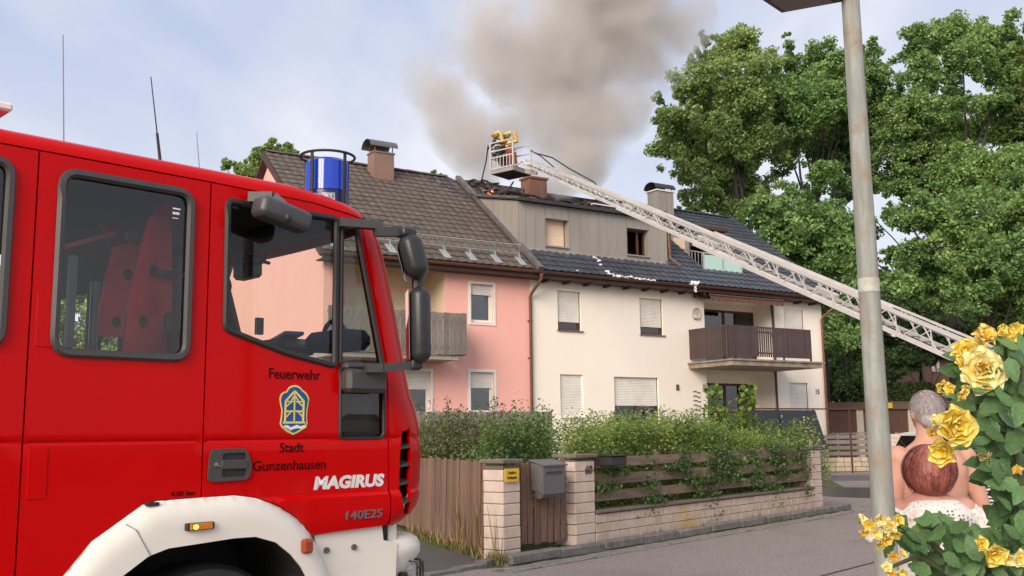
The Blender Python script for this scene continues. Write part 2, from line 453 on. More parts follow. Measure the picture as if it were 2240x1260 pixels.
def wall_mb(x0, x1, z0, z1, holes, y=0.0, rec=.16, mi=0, b=None):
    b = b or MB()
    xs = sorted({x0, x1, *[h[0] for h in holes], *[h[1] for h in holes]}); zs = sorted({z0, z1, *[h[2] for h in holes], *[h[3] for h in holes]})
    xs = [v for v in xs if x0 <= v <= x1]; zs = [v for v in zs if z0 <= v <= z1]
    for i in range(len(xs) - 1):
        for j in range(len(zs) - 1):
            cx, cz = (xs[i] + xs[i + 1]) / 2, (zs[j] + zs[j + 1]) / 2
            if any(h[0] < cx < h[1] and h[2] < cz < h[3] for h in holes): continue
            b.quad((xs[i], y, zs[j]), (xs[i + 1], y, zs[j]), (xs[i + 1], y, zs[j + 1]), (xs[i], y, zs[j + 1]), mi)
    for h in holes:
        a0, a1, c0, c1 = h[:4]; r = h[4] if len(h) > 4 else rec
        b.quad((a0, y, c0), (a0, y, c1), (a0, y + r, c1), (a0, y + r, c0), mi)
        b.quad((a1, y, c1), (a1, y, c0), (a1, y + r, c0), (a1, y + r, c1), mi)
        b.quad((a0, y, c1), (a1, y, c1), (a1, y + r, c1), (a0, y + r, c1), mi)
        b.quad((a1, y, c0), (a0, y, c0), (a0, y + r, c0), (a1, y + r, c0), mi)
    return b
def window(par, x0, x1, z0, z1, y=0.0, rec=.14, fm=None, fw=.055, shut=0.0, sm=None, mull=(), sill=True, surround=0.0, curtain=False, slat=.05, open_=False):
    fm = fm or M_white; sm = sm or M_shut
    yy = y + rec
    b = MB()
    b.box(x0, x0 + fw, yy, yy + .06, z0, z1).box(x1 - fw, x1, yy, yy + .06, z0, z1)
    b.box(x0 + fw, x1 - fw, yy, yy + .06, z0, z0 + fw).box(x0 + fw, x1 - fw, yy, yy + .06, z1 - fw, z1)
    for mx_ in mull:
        b.box(mx_ - fw * .6, mx_ + fw * .6, yy - .004, yy + .056, z0 + fw, z1 - fw)
    wn = b.build('window', fm, par)
    if not open_:
        es = [x0 + fw] + list(mull) + [x1 - fw]
        for i in range(len(es) - 1):
            MB().box(es[i], es[i + 1], yy + .025, yy + .033, z0 + fw, z1 - fw).build('pane', M_pane, wn)
    if shut > 0:
        zb = z1 - (z1 - z0) * shut
        s_ = MB(); z = z1; ys = yy - .035
        n = max(2, int((z1 - zb) / slat)); h = (z1 - zb) / n
        for i in range(n):
            zt = z1 - i * h; z_ = zt - h
            s_.add([(x0 + .01, ys, zt), (x1 - .01, ys, zt), (x1 - .01, ys - .009, zt - h * .5), (x0 + .01, ys - .009, zt - h * .5), (x1 - .01, ys, z_), (x0 + .01, ys, z_)], [(0, 1, 2, 3), (3, 2, 4, 5)])
        s_.box(x0 + .01, x1 - .01, ys - .012, ys + .01, zb - .03, zb)
        s_.build('shutter', sm, wn)
        for xr in (x0, x1 - .02): MB().box(xr, xr + .02, ys - .02, ys + .01, z0, z1).build('shutter_rail', fm, wn)
    if sill:
        MB().box(x0 - .04, x1 + .06, y - .06, y + rec, z0 - .035, z0 - .002).build('sill', mat('sill_metal', (0.22, 0.17, 0.13), rough=.5, metal=.3) if fm is not M_white else M_white, wn)
    if surround:
        g = surround
        MB().box(x0 - g, x0, y - .025, y + .02, z0 - g, z1 + g).box(x1, x1 + g, y - .025, y + .02, z0 - g, z1 + g).box(x0, x1, y - .025, y + .02, z1, z1 + g).box(x0, x1, y - .025, y + .02, z0 - g, z0 - .04).build('surround', M_white, wn)
    if curtain:
        c = MB(); n = 40; pv = None
        for i in range(n + 1):
            xx = x0 + fw + (x1 - x0 - 2 * fw) * i / n; yv = yy + .12 + .02 * math.sin(i * 1.9) + .01 * math.sin(i * .7)
            if pv: c.quad((pv[0], pv[1], z0 + .18), (xx, yv, z0 + .18), (xx, yv, z1), (pv[0], pv[1], z1))
            pv = (xx, yv)
        c.build('curtain', mat('curtain_cloth', (0.62, 0.60, 0.52), rough=.9), wn)
    return wn
def tile_mesh(name, wid, ln, amp, m, seg=7):
    b = MB(); xs = [wid * i / (seg - 1) for i in range(seg)]
    zf = lambda x: amp * (0.5 - 0.5 * math.cos(2 * math.pi * x / wid * 1.0)) 
    up = [(x, 0, zf(x) + .035) for x in xs] + [(x, ln, zf(x) + .004) for x in xs] + [(x, 0, zf(x) + .004) for x in xs]
    fs = [(i, i + 1, seg + i + 1, seg + i) for i in range(seg - 1)] + [(2 * seg + i, 2 * seg + i + 1, i + 1, i) for i in range(seg - 1)]
    b.add(up, fs)
    me = b.mesh(name, True, 40); me.materials.append(m); return me
PITCH = 38.0; CP, SP = math.cos(R(PITCH)), math.sin(R(PITCH))
def roof_pos(s, up): return (s, -.5 + up * CP, 6.85 + up * SP)       # house frame
def tiles(roof, cells, tw, tl, variants, mfun, cap=300, lift=.0):
    inst = []
    for (s, up) in cells:
        p = roof_pos(s, up); wp = HW(p[0], -p[1], p[2])
        d = (wp - CAM).length; inst.append((d, s, up))
    inst.sort()
    T = {}
    for i, (d, s, up) in enumerate(inst):
        p = roof_pos(s, up); ms_ = mfun(s, up)
        rot = (R(PITCH) + rnd.uniform(-.012, .012), rnd.uniform(-.01, .01), rnd.uniform(-.006, .006))
        ps = (p[0] + rnd.uniform(-.004, .004), p[1] + lift * -SP, p[2] + lift * CP)
        if i < cap:
            link('tile', variants[ms_], None, roof, ps, rot)
        else:
            T.setdefault(ms_, []).append(Matrix.Translation(ps) @ Matrix.Rotation(rot[0], 4, 'X') @ Matrix.Rotation(rot[1], 4, 'Y'))
    for k, mats_ in T.items():
        src = variants[k]; vs = np.array([v.co[:] for v in src.vertices]); fs = [tuple(p.vertices) for p in src.polygons]
        b = MB()
        for M_ in mats_:
            A = np.array(M_.to_3x3()); t = np.array(M_.translation)
            b.add([tuple(q) for q in vs @ A.T + t], fs)
        o = b.build('tile', src.materials[0], roof, smooth=True, angle=40, fixn=False); tag(o, kind='stuff')

# ------------------------------------------------------------------ pink house
pink = thing('terraced_house', 'pink rendered house with brown tiled roof and a grey board balcony', 'house', HO, HROT)
PX0, PX1 = -8.2, -1.1
ph = [(-3.32, -2.5, 5.08, 6.29), (-3.35, -2.5, 2.25, 3.52), (-5.9, -4.74, 1.2, 3.49)]
b = wall_mb(PX0, PX1, 0, 6.95, ph + [(-7.75, -4.25, 3.95, 6.80, 0.0)], 0, .16)
# gable walls and back
def gable(b, x, y1=9.6, top=10.9, ze=6.95, mi=0):
    b.add([(x, 0, 0), (x, y1, 0), (x, y1, ze), (x, 4.85, top), (x, 0, ze)], [(0, 1, 2, 3, 4)], mi)
gable(b, PX0); b.quad((PX0, 9.6, 0), (PX1, 9.6, 0), (PX1, 9.6, 6.95), (PX0, 9.6, 6.95))
b.build('wall', M_pink, pink, fixn=False)
b = MB()   # loggia recess
RY = 1.25
lx = [HF(q, 620, -RY)[0] for q in (760, 806, 852, 893)]; lz0, lz1 = 4.75, HF(760, 606, -RY)[1]
lz1 = 6.1
b = wall_mb(-7.75, -4.25, 3.95, 6.8, [(lx[0], lx[1], lz0, lz1), (lx[2] + .1, lx[3] + .25, lz0, lz1)], RY, .1)
b.quad((-7.75, 0, 3.95), (-7.75, RY, 3.95), (-7.75, RY, 6.8), (-7.75, 0, 6.8)).quad((-4.25, RY, 3.95), (-4.25, 0, 3.95), (-4.25, 0, 6.8), (-4.25, RY, 6.8))
b.quad((-7.75, 0, 3.95), (-4.25, 0, 3.95), (-4.25, RY, 3.95), (-7.75, RY, 3.95)).quad((-7.75, 0, 6.8), (-4.25, 0, 6.8), (-4.25, RY, 6.8), (-7.75, RY, 6.8))
b.build('loggia', M_beige, pink, fixn=False)
for a, c in ((lx[0], lx[1]), (lx[2] + .1, lx[3] + .25)):
    wn = window(pink, a, c, lz0, lz1, RY, .06, M_white, shut=.9, sm=M_shuty, sill=False, slat=.06)
    g = .1; MB().box(a - g, a, RY - .02, RY + .01, lz0 - g, lz1 + g).box(c, c + g, RY - .02, RY + .01, lz0 - g, lz1 + g).box(a, c, RY - .02, RY + .01, lz1, lz1 + g).build('surround', M_pink, wn)
window(pink, *ph[0], 0, .12, M_white, shut=.25, surround=.085, curtain=True, sill=False, fw=.09)
window(pink, *ph[1], 0, .12, M_white, shut=.36, surround=.085, sill=False, fw=.09)
window(pink, *ph[2], 0, .12, M_white, shut=.22, surround=.085, curtain=True, sill=False, fw=.09)
# balcony
bal = MB().box(-8.5, -4.35, -1.05, -.0, 3.78, 3.93).build('balcony', mat('concrete', (0.40, 0.35, 0.30), rough=.85, scale=4), pink)
M_greyw = mat('grey_boards', (0.23, 0.20, 0.175), (0.155, 0.135, 0.115), rough=.85, scale=7, stretch=(3, 3, .4), bump=.004, island=.15)
MB().box(-8.5, -4.1, -1.1, -1.04, 5.0, 5.07).box(-8.5, -4.1, -1.1, -1.04, 4.1, 4.17).box(-4.16, -4.1, -1.04, 0, 5.0, 5.07).build('rail', M_greyw, bal)
def board_mesh(name, wd, th, h, m, bev=.006, warp=.004, sd=0):
    b = MB().bbox(0, wd, 0, th, 0, h, bev)
    v = []
    for p in b.v:
        q = noise.noise(Vector((p[2] * 1.5, sd * 3.1, p[0]))) * warp
        v.append((p[0] + q, p[1] + q * .5, p[2] + (noise.noise(Vector((sd * 7.7, 1, 2))) * .01 if p[2] > h / 2 else 0)))
    b.v = v
    me = b.mesh(name, False); me.materials.append(m); return me
bm_ = [board_mesh('board', .185, .024, 1.24, M_greyw, sd=k) for k in range(5)]
x = -8.5
while x < -4.2:
    link('board', rnd.choice(bm_), None, bal, (x, -1.13 + rnd.uniform(-.004, .004), 3.93 + rnd.uniform(-.012, .012)), (0, rnd.uniform(-.004, .004), 0)); x += .2
for k in range(5):
    link('board', rnd.choice(bm_), None, bal, (-4.09, -1.06 + k * .2, 3.93), (0, 0, R(90)))
# roof
def deck(s0, s1, n_eave=-.5, up0=0.0, up1=None, th=.12):
    y0, z0 = -.5 + up0 * CP, 6.83 + up0 * SP
    y1 = 4.85 if up1 is None else -.5 + up1 * CP
    z1 = 6.83 + (y1 + .5) * math.tan(R(PITCH))
    return [(s0, y0, z0), (s1, y0, z0), (s1, y1, z1), (s0, y1, z1), (s0, y0, z0 - th), (s1, y0, z0 - th), (s1, y1, z1 - th), (s0, y1, z1 - th)]
BF = [(3, 2, 1, 0), (4, 5, 6, 7), (0, 1, 5, 4), (1, 2, 6, 5), (2, 3, 7, 6), (3, 0, 4, 7)]
b = MB().add(deck(-8.45, -1.0), BF)
zr = 6.83 + 5.35 * math.tan(R(PITCH))
b.add([(-8.45, 4.85, zr), (-1.0, 4.85, zr), (-1.0, 10.1, 6.9), (-8.45, 10.1, 6.9), (-8.45, 4.85, zr - .12), (-1.0, 4.85, zr - .12), (-1.0, 10.1, 6.78), (-8.45, 10.1, 6.78)], BF)
proof = b.build('roof', M_fascia, pink)
TB = [tile_mesh('tile', .3, .40, .024, M_tileb), tile_mesh('tile', .3, .40, .024, M_tiles)]
def soot(s, up): 
    v = up / 6.8 + (s + 1) * .22 + .25 * noise.noise(Vector((s * .8, up * .8, 3)))
    return 1 if v > .55 else 0
cells = [(-8.45 + .3 * i, -.03 + .34 * j) for i in range(24) for j in range(20)]
tiles(proof, cells, .3, .34, TB, soot)
def ridge(par, s0, s1, m, y=4.85, z=zr + .05):
    me = MB(); vs = []
    for (xx, k) in ((0, 1.0), (.36, .9)):
        for t in range(7):
            a = math.pi * t / 6; vs.append((xx, -math.cos(a) * .13 * k, math.sin(a) * .09 * k - .02))
    me.add(vs, [(i, i + 1, 8 + i, 7 + i) for i in range(6)]); mm = me.mesh('ridge_tile', True); mm.materials.append(m)
    s = s0
    while s < s1 - .3: link('ridge_tile', mm, None, par, (s, y, z + rnd.uniform(-.006, .006))); s += .33
ridge(proof, -8.45, -1.3, M_tileb)
# raised verge flashing at the party wall
def along(s, up, h=0.0):
    p = roof_pos(s, up); return (p[0], p[1] - h * SP, p[2] + h * CP)
M_flash = mat('zinc_flashing', (0.20, 0.19, 0.18), (0.14, 0.13, 0.125), rough=.5, metal=.4, scale=3)
b = MB(); 
b.add([along(-1.12, -.05, .0), along(-.92, -.05, .0), along(-.92, 6.85, .0), along(-1.12, 6.85, .0), along(-1.12, -.05, .13), along(-.92, -.05, .13), along(-.92, 6.85, .13), along(-1.12, 6.85, .13)], BF)
b.build('verge_flashing', M_flash, pink)
b = MB().add([along(-8.5, -.05, .0), along(-8.44, -.05, .0), along(-8.44, 6.85, .0), along(-8.5, 6.85, .0), along(-8.5, -.05, -.2), along(-8.44, -.05, -.2), along(-8.44, 6.85, -.2), along(-8.5, 6.85, -.2)], BF)
b.build('verge_board', M_fascia, pink)
# eaves: soffit boards, rafter ends, copper gutter
MB().box(-8.45, -1.1, -.47, 0.0, 6.58, 6.61).box(-8.45, -1.1, -.5, -.47, 6.58, 6.8).build('fascia', M_fascia, pink)
def gutter_run(par, s0, s1, m, y=-.58, z=6.72, r=.07):
    b = MB(); vs = []; n = 9
    for xx in (s0, s1):
        for t in range(n):
            a = math.pi + math.pi * t / (n - 1); vs.append((xx, y + math.cos(a) * r, z + .05 + math.sin(a) * r))
        for t in range(n):
            a = 2 * math.pi - math.pi * t / (n - 1); vs.append((xx, y + math.cos(a) * (r - .01), z + .05 + math.sin(a) * (r - .01)))
    k = 2 * n
    b.add(vs, [(i, (i + 1) % k, k + (i + 1) % k, k + i) for i in range(k)] + [tuple(range(k)), tuple(range(k, 2 * k))])
    b.tube([(s0, y - r, z + .05), (s1, y - r, z + .05)], .011, 6)
    return b.build('gutter', m, par, smooth=True)
gutter_run(pink, -8.5, -.98, M_cop)
MB().tube([(-1.02, -.58, 6.70), (-1.02, -.58, 6.55), (-1.06, -.5, 6.42), (-1.12, -.16, 6.12), (-1.14, -.09, 6.0), (-1.14, -.09, 0.1)], [.075, .05, .05, .05, .05, .05], 10).box(-1.21, -1.07, -.1, 0, 5.2, 5.23).box(-1.21, -1.07, -.1, 0, 4.0, 4.03).build('downpipe', M_cop, pink, smooth=True)
# snow guard
b = MB(); sg0, sg1 = -8.3, -1.55
for hz_ in (.20, .50): b.bar(along(sg0, .62, hz_), along(sg1, .62, hz_), .012, .022)
xx = sg0
while xx < sg1: b.bar(along(xx, .62, .2), along(xx, .62, .5), .022, .01); xx += .095
sg = b.build('snow_guard', mat('galvanised', (0.52, 0.49, 0.44), rough=.5, metal=.3, scale=8), pink)
xx = sg1 - .05
while xx > sg0:
    b = MB(); b.bar(along(xx, .62, .0), along(xx, .62, .56), .04, .012); b.bar(along(xx, .3, .045), along(xx, .62, .22), .03, .012)
    b.add([along(xx - .13, .1, .055), along(xx + .13, .1, .055), along(xx + .13, .62, .062), along(xx - .13, .62, .062)], [(0, 1, 2, 3)]); xx -= .92
    b.build('bracket', mat('zinc_light', (0.42, 0.44, 0.43), rough=.55, metal=.3), sg)
# chimney of the pink house
M_ch1 = mat('brown_chimney', (0.26, 0.155, 0.115), (0.22, 0.13, 0.095), rough=.6, scale=3, c3=(.17, .10, .08), s3=1.2)
def chimney(par, x0, x1, y0, y1, ztop, zbot, m, capm, capover=.12, seams=(), capz=.2):
    c = MB().box(x0, x1, y0, y1, zbot, ztop).box(x0 - .03, x1 + .03, y0 - .03, y1 + .03, ztop, ztop + .05)
    c = c.build('chimney', m, par)
    for sx in seams: MB().box(sx - .012, sx + .012, y0 - .03, y0, zbot, ztop).build('seam', m, c)
    cy = (y0 + y1) / 2; ry = (y1 - y0) / 2 + capover
    b = MB(); n = 12; vs = []
    for xx in (x0 - capover * 1.6, x1 + capover * .8):
        for rr in (1.0, .96):
            for t in range(n + 1):
                a = math.pi * (t / n) ; vs.append((xx, cy - math.cos(a) * ry * rr, ztop + capz + math.sin(a) * ry * .75 * rr))
    q = n + 1
    for t in range(n): b_ = [(t, t + 1, 2 * q + t + 1, 2 * q + t), (q + t, q + t + 1, 3 * q + t + 1, 3 * q + t), (t, t + 1, q + t + 1, q + t), (2 * q + t, 2 * q + t + 1, 3 * q + t + 1, 3 * q + t)]; b.add([], []); b.f += b_; b.m += [0] * 4
    b.v = vs
    for xx in (x0 + .05, x1 - .05):
        for yy in (y0 + .04, y1 - .04): b.bar((xx, yy, ztop), (xx, yy, ztop + capz + .12), .03)
    b.build('chimney_hood', capm, c, smooth=True)
    return c
M_hood = mat('hood_metal', (0.20, 0.19, 0.185), (0.13, 0.12, 0.12), rough=.4, metal=.6)
ch = chimney(pink, -4.82, -4.06, 4.0, 4.55, 11.34, 10.0, M_ch1, M_hood)
MB().box(-4.9, -3.98, 3.93, 4.0, 10.2, 10.38).build('flashing', M_cop, ch)
# ------------------------------------------------------------------ cream house
house = thing('terraced_house', 'cream rendered house with burning roof, zinc clad dormer and dark board balcony', 'house', HO, HROT)
WX0, WX1 = -1.1, 12.85
wh = [(.0, .95, 4.98, 6.30), (3.5, 4.55, 4.99, 6.27), (.05, .97, 2.13, 3.52), (2.28, 4.24, 1.6, 3.49), (10.72, 11.76, 4.98, 6.31), (10.8, 11.83, 2.2, 3.44)]
REC = .87
rcs = [(6.53, 9.97, 4.02, 6.45, 0.0), (6.53, 9.97, 1.0, 3.72, 0.0)]
b = wall_mb(WX0 + .002, WX1, 0, 6.95, wh + rcs, 0, .13)
gable(b, WX1); b.quad((WX0, 9.6, 0), (WX1, 9.6, 0), (WX1, 9.6, 6.95), (WX0, 9.6, 6.95))
b.build('wall', M_cream, house, fixn=False)
du = [HF(q, 700, -REC)[0] for q in (1541, 1583, 1650)]
gu = [HF(q, 850, -REC)[0] for q in (1548, 1600, 1652)]
for (r0, r1, z0, z1, _), (d0, d1, e0, e1) in zip(rcs, [(6.75, du[2], 4.02, 6.2), (6.75, gu[2], 1.0, 3.41)]):
    b = wall_mb(r0, r1, z0, z1, [(d0, d1, e0, e1)], REC, .08)
    b.quad((r0, 0, z0), (r0, REC, z0), (r0, REC, z1), (r0, 0, z1)).quad((r1, REC, z0), (r1, 0, z0), (r1, 0, z1), (r1, REC, z1))
    b.quad((r0, 0, z1), (r1, 0, z1), (r1, REC, z1), (r0, REC, z1)).quad((r0, 0, z0), (r1, 0, z0), (r1, REC, z0), (r0, REC, z0))
    b.build('loggia', M_cream, house, fixn=False)
    MM = (d0 + d1) / 2 if e0 < 3 else du[1] + .05
    window(house, d0, d1, e0, e1, REC, .05, M_brownw, mull=(MM,), sill=False, fw=.09).name = 'terrace_door'
window(house, *wh[0], 0, .13, M_brownw, shut=.76, fw=.07)
window(house, *wh[1], 0, .13, M_brownw, shut=.76, fw=.07)
window(house, *wh[2], 0, .10, M_white, shut=.99, fw=.07)
window(house, *wh[3], 0, .13, M_brownw, shut=.50, mull=(3.3,), fw=.09, slat=.055)
window(house, *wh[4], 0, .06, M_brownw, shut=1.0, fw=.05, sill=False, sm=M_shut)
window(house, *wh[5], 0, .10, M_brownw, shut=1.0, fw=.05, sill=False)
# eaves
MB().box(WX0, 13.1, -.47, 0.0, 6.58, 6.61).box(WX0, 13.1, -.5, -.47, 6.58, 6.8).build('fascia', M_fascia, house)
rb = MB().box(-.04, .04, -.44, 0, 6.50, 6.578).mesh('rafter_end'); rb.materials.append(M_fascia)
x = -.6
while x < 12.9: link('rafter_end', rb, None, house, (x, 0, 0)); x += .85
gutter_run(house, -.93, 13.2, M_brsheet)
MB().tube([(13.05, -.58, 6.70), (13.05, -.58, 6.52), (13.0, -.5, 6.4), (12.76, -.14, 6.08), (12.74, -.09, 5.95), (12.74, -.09, 0.1)], [.08, .055, .05, .05, .05, .05], 10).build('downpipe', M_cop, house, smooth=True)
MB().tube([(10.02, -.07, 6.5), (10.02, -.07, 4.1)], .05, 8).tube([(10.02, -.07, 3.85), (10.02, -.07, 0.1)], .045, 8).build('downpipe', M_brsheet, house, smooth=True)
# roof deck with the gap of the roof terrace
TX0, TX1 = 7.05, 9.3
b = MB().add(deck(-.95, 5.45, up1=1.5), BF).add(deck(5.45, TX0), BF).add(deck(TX1, 13.1), BF).add(deck(TX0, TX1, up1=1.2), BF).add(deck(TX0, TX1, up0=3.6), BF).add(deck(-.95, 5.45, up0=4.4), BF)
b.add([(-.95, 4.852, zr), (13.1, 4.852, zr), (13.1, 10.1, 6.9), (-.95, 10.1, 6.9), (-.95, 4.852, zr - .12), (13.1, 4.852, zr - .12), (13.1, 10.1, 6.78), (-.95, 10.1, 6.78)], BF)
wroof = b.build('roof', M_fascia, house)
TD = [tile_mesh('tile', .3, .40, .028, M_tiled), tile_mesh('tile', .3, .40, .028, M_tiles)]
cells = []
for i in range(47):
    s = -.95 + .3 * i
    for j in range(20):
        up = -.03 + .34 * j
        if s < 5.35 and up > 1.15:
            continue
        if TX0 - .2 < s < TX1 - .05 and 1.0 < up < 3.55: continue
        if s > 12.9: continue
        cells.append((s, up))
tiles(wroof, cells, .3, .34, TD, lambda s, up: 0)
ridge(wroof, 6.2, 13.1, M_tiled)
b = MB().add([along(13.06, -.05, 0), along(13.14, -.05, 0), along(13.14, 6.9, 0), along(13.06, 6.9, 0), along(13.06, -.05, .07), along(13.14, -.05, .07), along(13.14, 6.9, .07), along(13.06, 6.9, .07)], BF)
b.add([along(13.1, -.05, -.2), along(13.14, -.05, -.2), along(13.14, 6.85, -.2), along(13.1, 6.85, -.2), along(13.1, -.05, 0), along(13.14, -.05, 0), along(13.14, 6.85, 0), along(13.1, 6.85, 0)], BF)
b.build('verge_board', M_tiled, house)
# charred remains of the upper roof: battens, rafters and loose tiles
MB().add(deck(-.95, 5.45, up0=4.3), BF).add([along(-.95, 5.0, .02), along(2.6, 5.3, .02), along(2.5, 6.8, .02), along(-.95, 6.8, .02)], [(0, 1, 2, 3)]).build('charred_decking', M_char, wroof)
k = 0
for q in range(46):
    s = rnd.uniform(-.7, 5.3); up = rnd.uniform(4.7, 6.75)
    if 2.6 < s < 3.4 and rnd.random() < .6: continue
    p = Vector(along(s, up, rnd.uniform(.03, .16))); ang = rnd.uniform(-.9, .9); ln = rnd.uniform(.25, .9)
    d = Vector((math.cos(ang), math.sin(ang) * .6, math.sin(ang) * .5 + rnd.uniform(-.2, .45))) * ln
    MB().bar(p - d * .5, p + d * .5, rnd.uniform(.04, .1), rnd.uniform(.02, .06)).build('charred_batten', M_char, wroof)
for s, up, tilt in ((-.75, 6.2, .1), (-.5, 5.7, .2), (-.3, 6.5, -.1), (-.1, 5.9, .3), (-.6, 5.2, .1), (-.15, 5.3, .2), (.15, 6.1, -.2), (.3, 5.5, .1)):
    p = along(s, up, .05); link('tile', TD[1], None, wroof, p, (R(PITCH) + tilt, tilt * .5, tilt))
# dormer
DX0, DX1, DZ0, DZ1, DY = -1.0, 5.45, 7.78, 9.36, .7
dorm = wall_mb(DX0, DX1, DZ0 - .1, DZ1, [(.03, 1.0, 7.95, 8.88, .28), (3.58, 4.58, 7.94, 8.9, .28)], DY + .02, .28)
dorm.quad((DX1, DY + .02, 7.4), (DX1, 4.4, 7.4), (DX1, 4.4, 10.3), (DX1, DY + .02, DZ1))
dorm.add([(DX0, DY + .02, 7.5), (DX0, DY + .02, DZ1), (DX0, 3.85, 10.14), (DX0, 3.9, 9.9)], [(0, 1, 2, 3)])
dorm = dorm.build('dormer', M_clad, house, fixn=False)
def panel(x0, x1, z0, z1, y=DY):
    b = MB().bbox(x0 + .006, x1 - .006, y - .004, y + .016, z0, z1, .003).box(x1 - .012, x1 + .004, y - .022, y + .002, z0, z1)
    return b.build('panel', M_clad, dorm)
seams = [HF((q / 3.316) + 880, 500, -DY)[0] for q in (826, 890, 962, 1030, 1088, 1150, 1210, 1280, 1345, 1418, 1485, 1555, 1620, 1672, 1728, 1785, 1850, 1912)]
seams[0] = DX0; seams.append(DX1)
for i in range(len(seams) - 1):
    a, c = seams[i], seams[i + 1]
    if c - a < .05: continue
    mid = (a + c) / 2; hit_ = None
    for (h0, h1, hz0, hz1) in ((.03, 1.0, 7.95, 8.88), (3.58, 4.58, 7.94, 8.9)):
        if h0 - .1 < mid < h1 + .1 and (min(c, h1) - max(a, h0)) > .02: hit_ = (h0, h1, hz0, hz1)
    if hit_:
        panel(max(a, hit_[0]), min(c, hit_[1]), hit_[3] + .03, DZ1)
        if a < hit_[0] - .03: panel(a, hit_[0] - .002, DZ0, DZ1)
        if c > hit_[1] + .03: panel(hit_[1] + .002, c, DZ0, DZ1)
    else: panel(a, c, DZ0, DZ1)
for i in range(8):                                   # cheek panels, cut by the roof slope
    y0 = DY + .03 + i * .4; y1 = y0 + .39
    zb = lambda y: max(7.83 + (y - .7) * math.tan(R(PITCH)), 7.5); zt = lambda y: 9.36 + (y - .7) * .245
    if zb(y1) > zt(y1): y1 = 3.6
    if y1 - y0 < .05 or zb(y0) > zt(y0): break
    b = MB().add([(DX0 - .02, y0, zb(y0)), (DX0 - .02, y1, zb(y1)), (DX0 - .02, y1, zt(y1)), (DX0 - .02, y0, zt(y0)), (DX0, y0, zb(y0)), (DX0, y1, zb(y1)), (DX0, y1, zt(y1)), (DX0, y0, zt(y0))], BF)
    b.box(DX0 - .045, DX0 - .018, y0 - .012, y0 + .008, zb(y0), zt(y0)); b.build('panel', M_clad, dorm)
wn = window(dorm, .03, 1.0, 7.95, 8.88, DY, .28, M_brownw, shut=.99, sm=M_shutp, fw=.06, sill=False); wn.parent = house
wn = window(dorm, 3.58, 4.58, 7.94, 8.9, DY, .22, M_brownw, fw=.06, sill=False, mull=(4.25,), open_=True); wn.parent = house
for q in ((.0, 1.03, DY - .05, DY + .27, 7.9, 7.947), (3.55, 4.61, DY - .05, DY + .27, 7.89, 7.937), (0.0, 1.03, DY - .03, DY - .006, 8.885, 8.93), (3.55, 4.61, DY - .03, DY - .006, 8.905, 8.95)): MB().box(*q).build('window_trim', M_clad, dorm)
MB().add([(DX0 - .1, DY - .35, 7.52), (DX1 + .1, DY - .35, 7.52), (DX1 + .1, DY - .01, 7.80), (DX0 - .1, DY - .01, 7.80), (DX0 - .1, DY - .35, 7.49), (DX1 + .1, DY - .35, 7.49), (DX1 + .1, DY - .01, 7.74), (DX0 - .1, DY - .01, 7.74)], BF).build('apron_flashing', M_clad, dorm)
# dormer roof: black scorched edge and sheet
b = MB()
b.add([(DX0 - .1, DY - .22, 9.34), (DX1 + .12, DY - .22, 9.34), (DX1 + .12, 4.9, 10.4), (DX0 - .1, 4.9, 10.4), (DX0 - .1, DY - .22, 9.46), (DX1 + .12, DY - .22, 9.46), (DX1 + .12, 4.9, 10.52), (DX0 - .1, 4.9, 10.52)], BF)
b.build('roof_edge', mat('scorched_sheet', (0.022, 0.021, 0.022), (0.045, 0.042, 0.04), rough=.5, scale=3), dorm)
MB().add([(DX0 - .12, DY - .1, 9.42), (DX0 - .02, DY - .1, 9.42), (DX0 - .02, 3.9, 10.2), (DX0 - .12, 3.9, 10.2), (DX0 - .12, DY - .1, 9.50), (DX0 - .02, DY - .1, 9.50), (DX0 - .02, 3.9, 10.28), (DX0 - .12, 3.9, 10.28)], BF).build('roof_edge', M_flash, dorm)
for q in range(60):                                   # debris lying on the dormer roof
    s = rnd.uniform(1.8, 5.4) if q % 3 else rnd.uniform(-.6, 1.5); y = rnd.uniform(.8, 4.2); z = 9.5 + (y - .5) * .241
    ln = rnd.uniform(.15, .7); a = rnd.uniform(0, 3.1)
    d = Vector((math.cos(a), math.sin(a), rnd.uniform(-.1, .35))) * ln / 2; p = Vector((s, y, z + abs(d.z) + rnd.uniform(0, .12)))
    MB().bar(p - d, p + d, rnd.uniform(.05, .2), rnd.uniform(.02, .08)).build('debris_piece', M_char if q % 5 else M_ch1, dorm)
M_foam = mat('foam', (0.85, 0.84, 0.82), (0.78, 0.77, 0.76), rough=.8, scale=20, bump=.01)
MB().bar((2.1, .75, 9.62), (3.3, .65, 9.57), .2, .03).bar((3.2, .6, 9.5), (3.9, .55, 9.5), .06, .04).build('debris_board', M_foam, dorm)
MB().tube([(5.53, .75, 9.3), (5.53, .6, 9.2), (5.53, .66, 8.9), (5.53, .6, 7.95), (5.75, .3, 7.6)], .045, 8).build('downpipe', M_cop, house, smooth=True)
# burnt chimney and the clad chimney
M_burntch = mat('burnt_brick', (0.22, 0.10, 0.07), (0.12, 0.07, 0.055), rough=.9, scale=5, stretch=(1, 1, .5))
chb = MB().box(1.55, 2.35, 3.9, 4.5, 9.9, 11.22).box(1.5, 2.4, 3.85, 4.55, 11.22, 11.3).build('chimney', M_burntch, house)
chc = chimney(house, 7.85, 8.75, 3.9, 4.5, 11.5, 10.1, M_clad, M_black, seams=(8.02, 8.3, 8.58), capz=.1, capover=.08)
MB().box(7.8, 8.8, 3.85, 4.55, 11.5, 11.56).build('chimney_cap', M_white, chc)
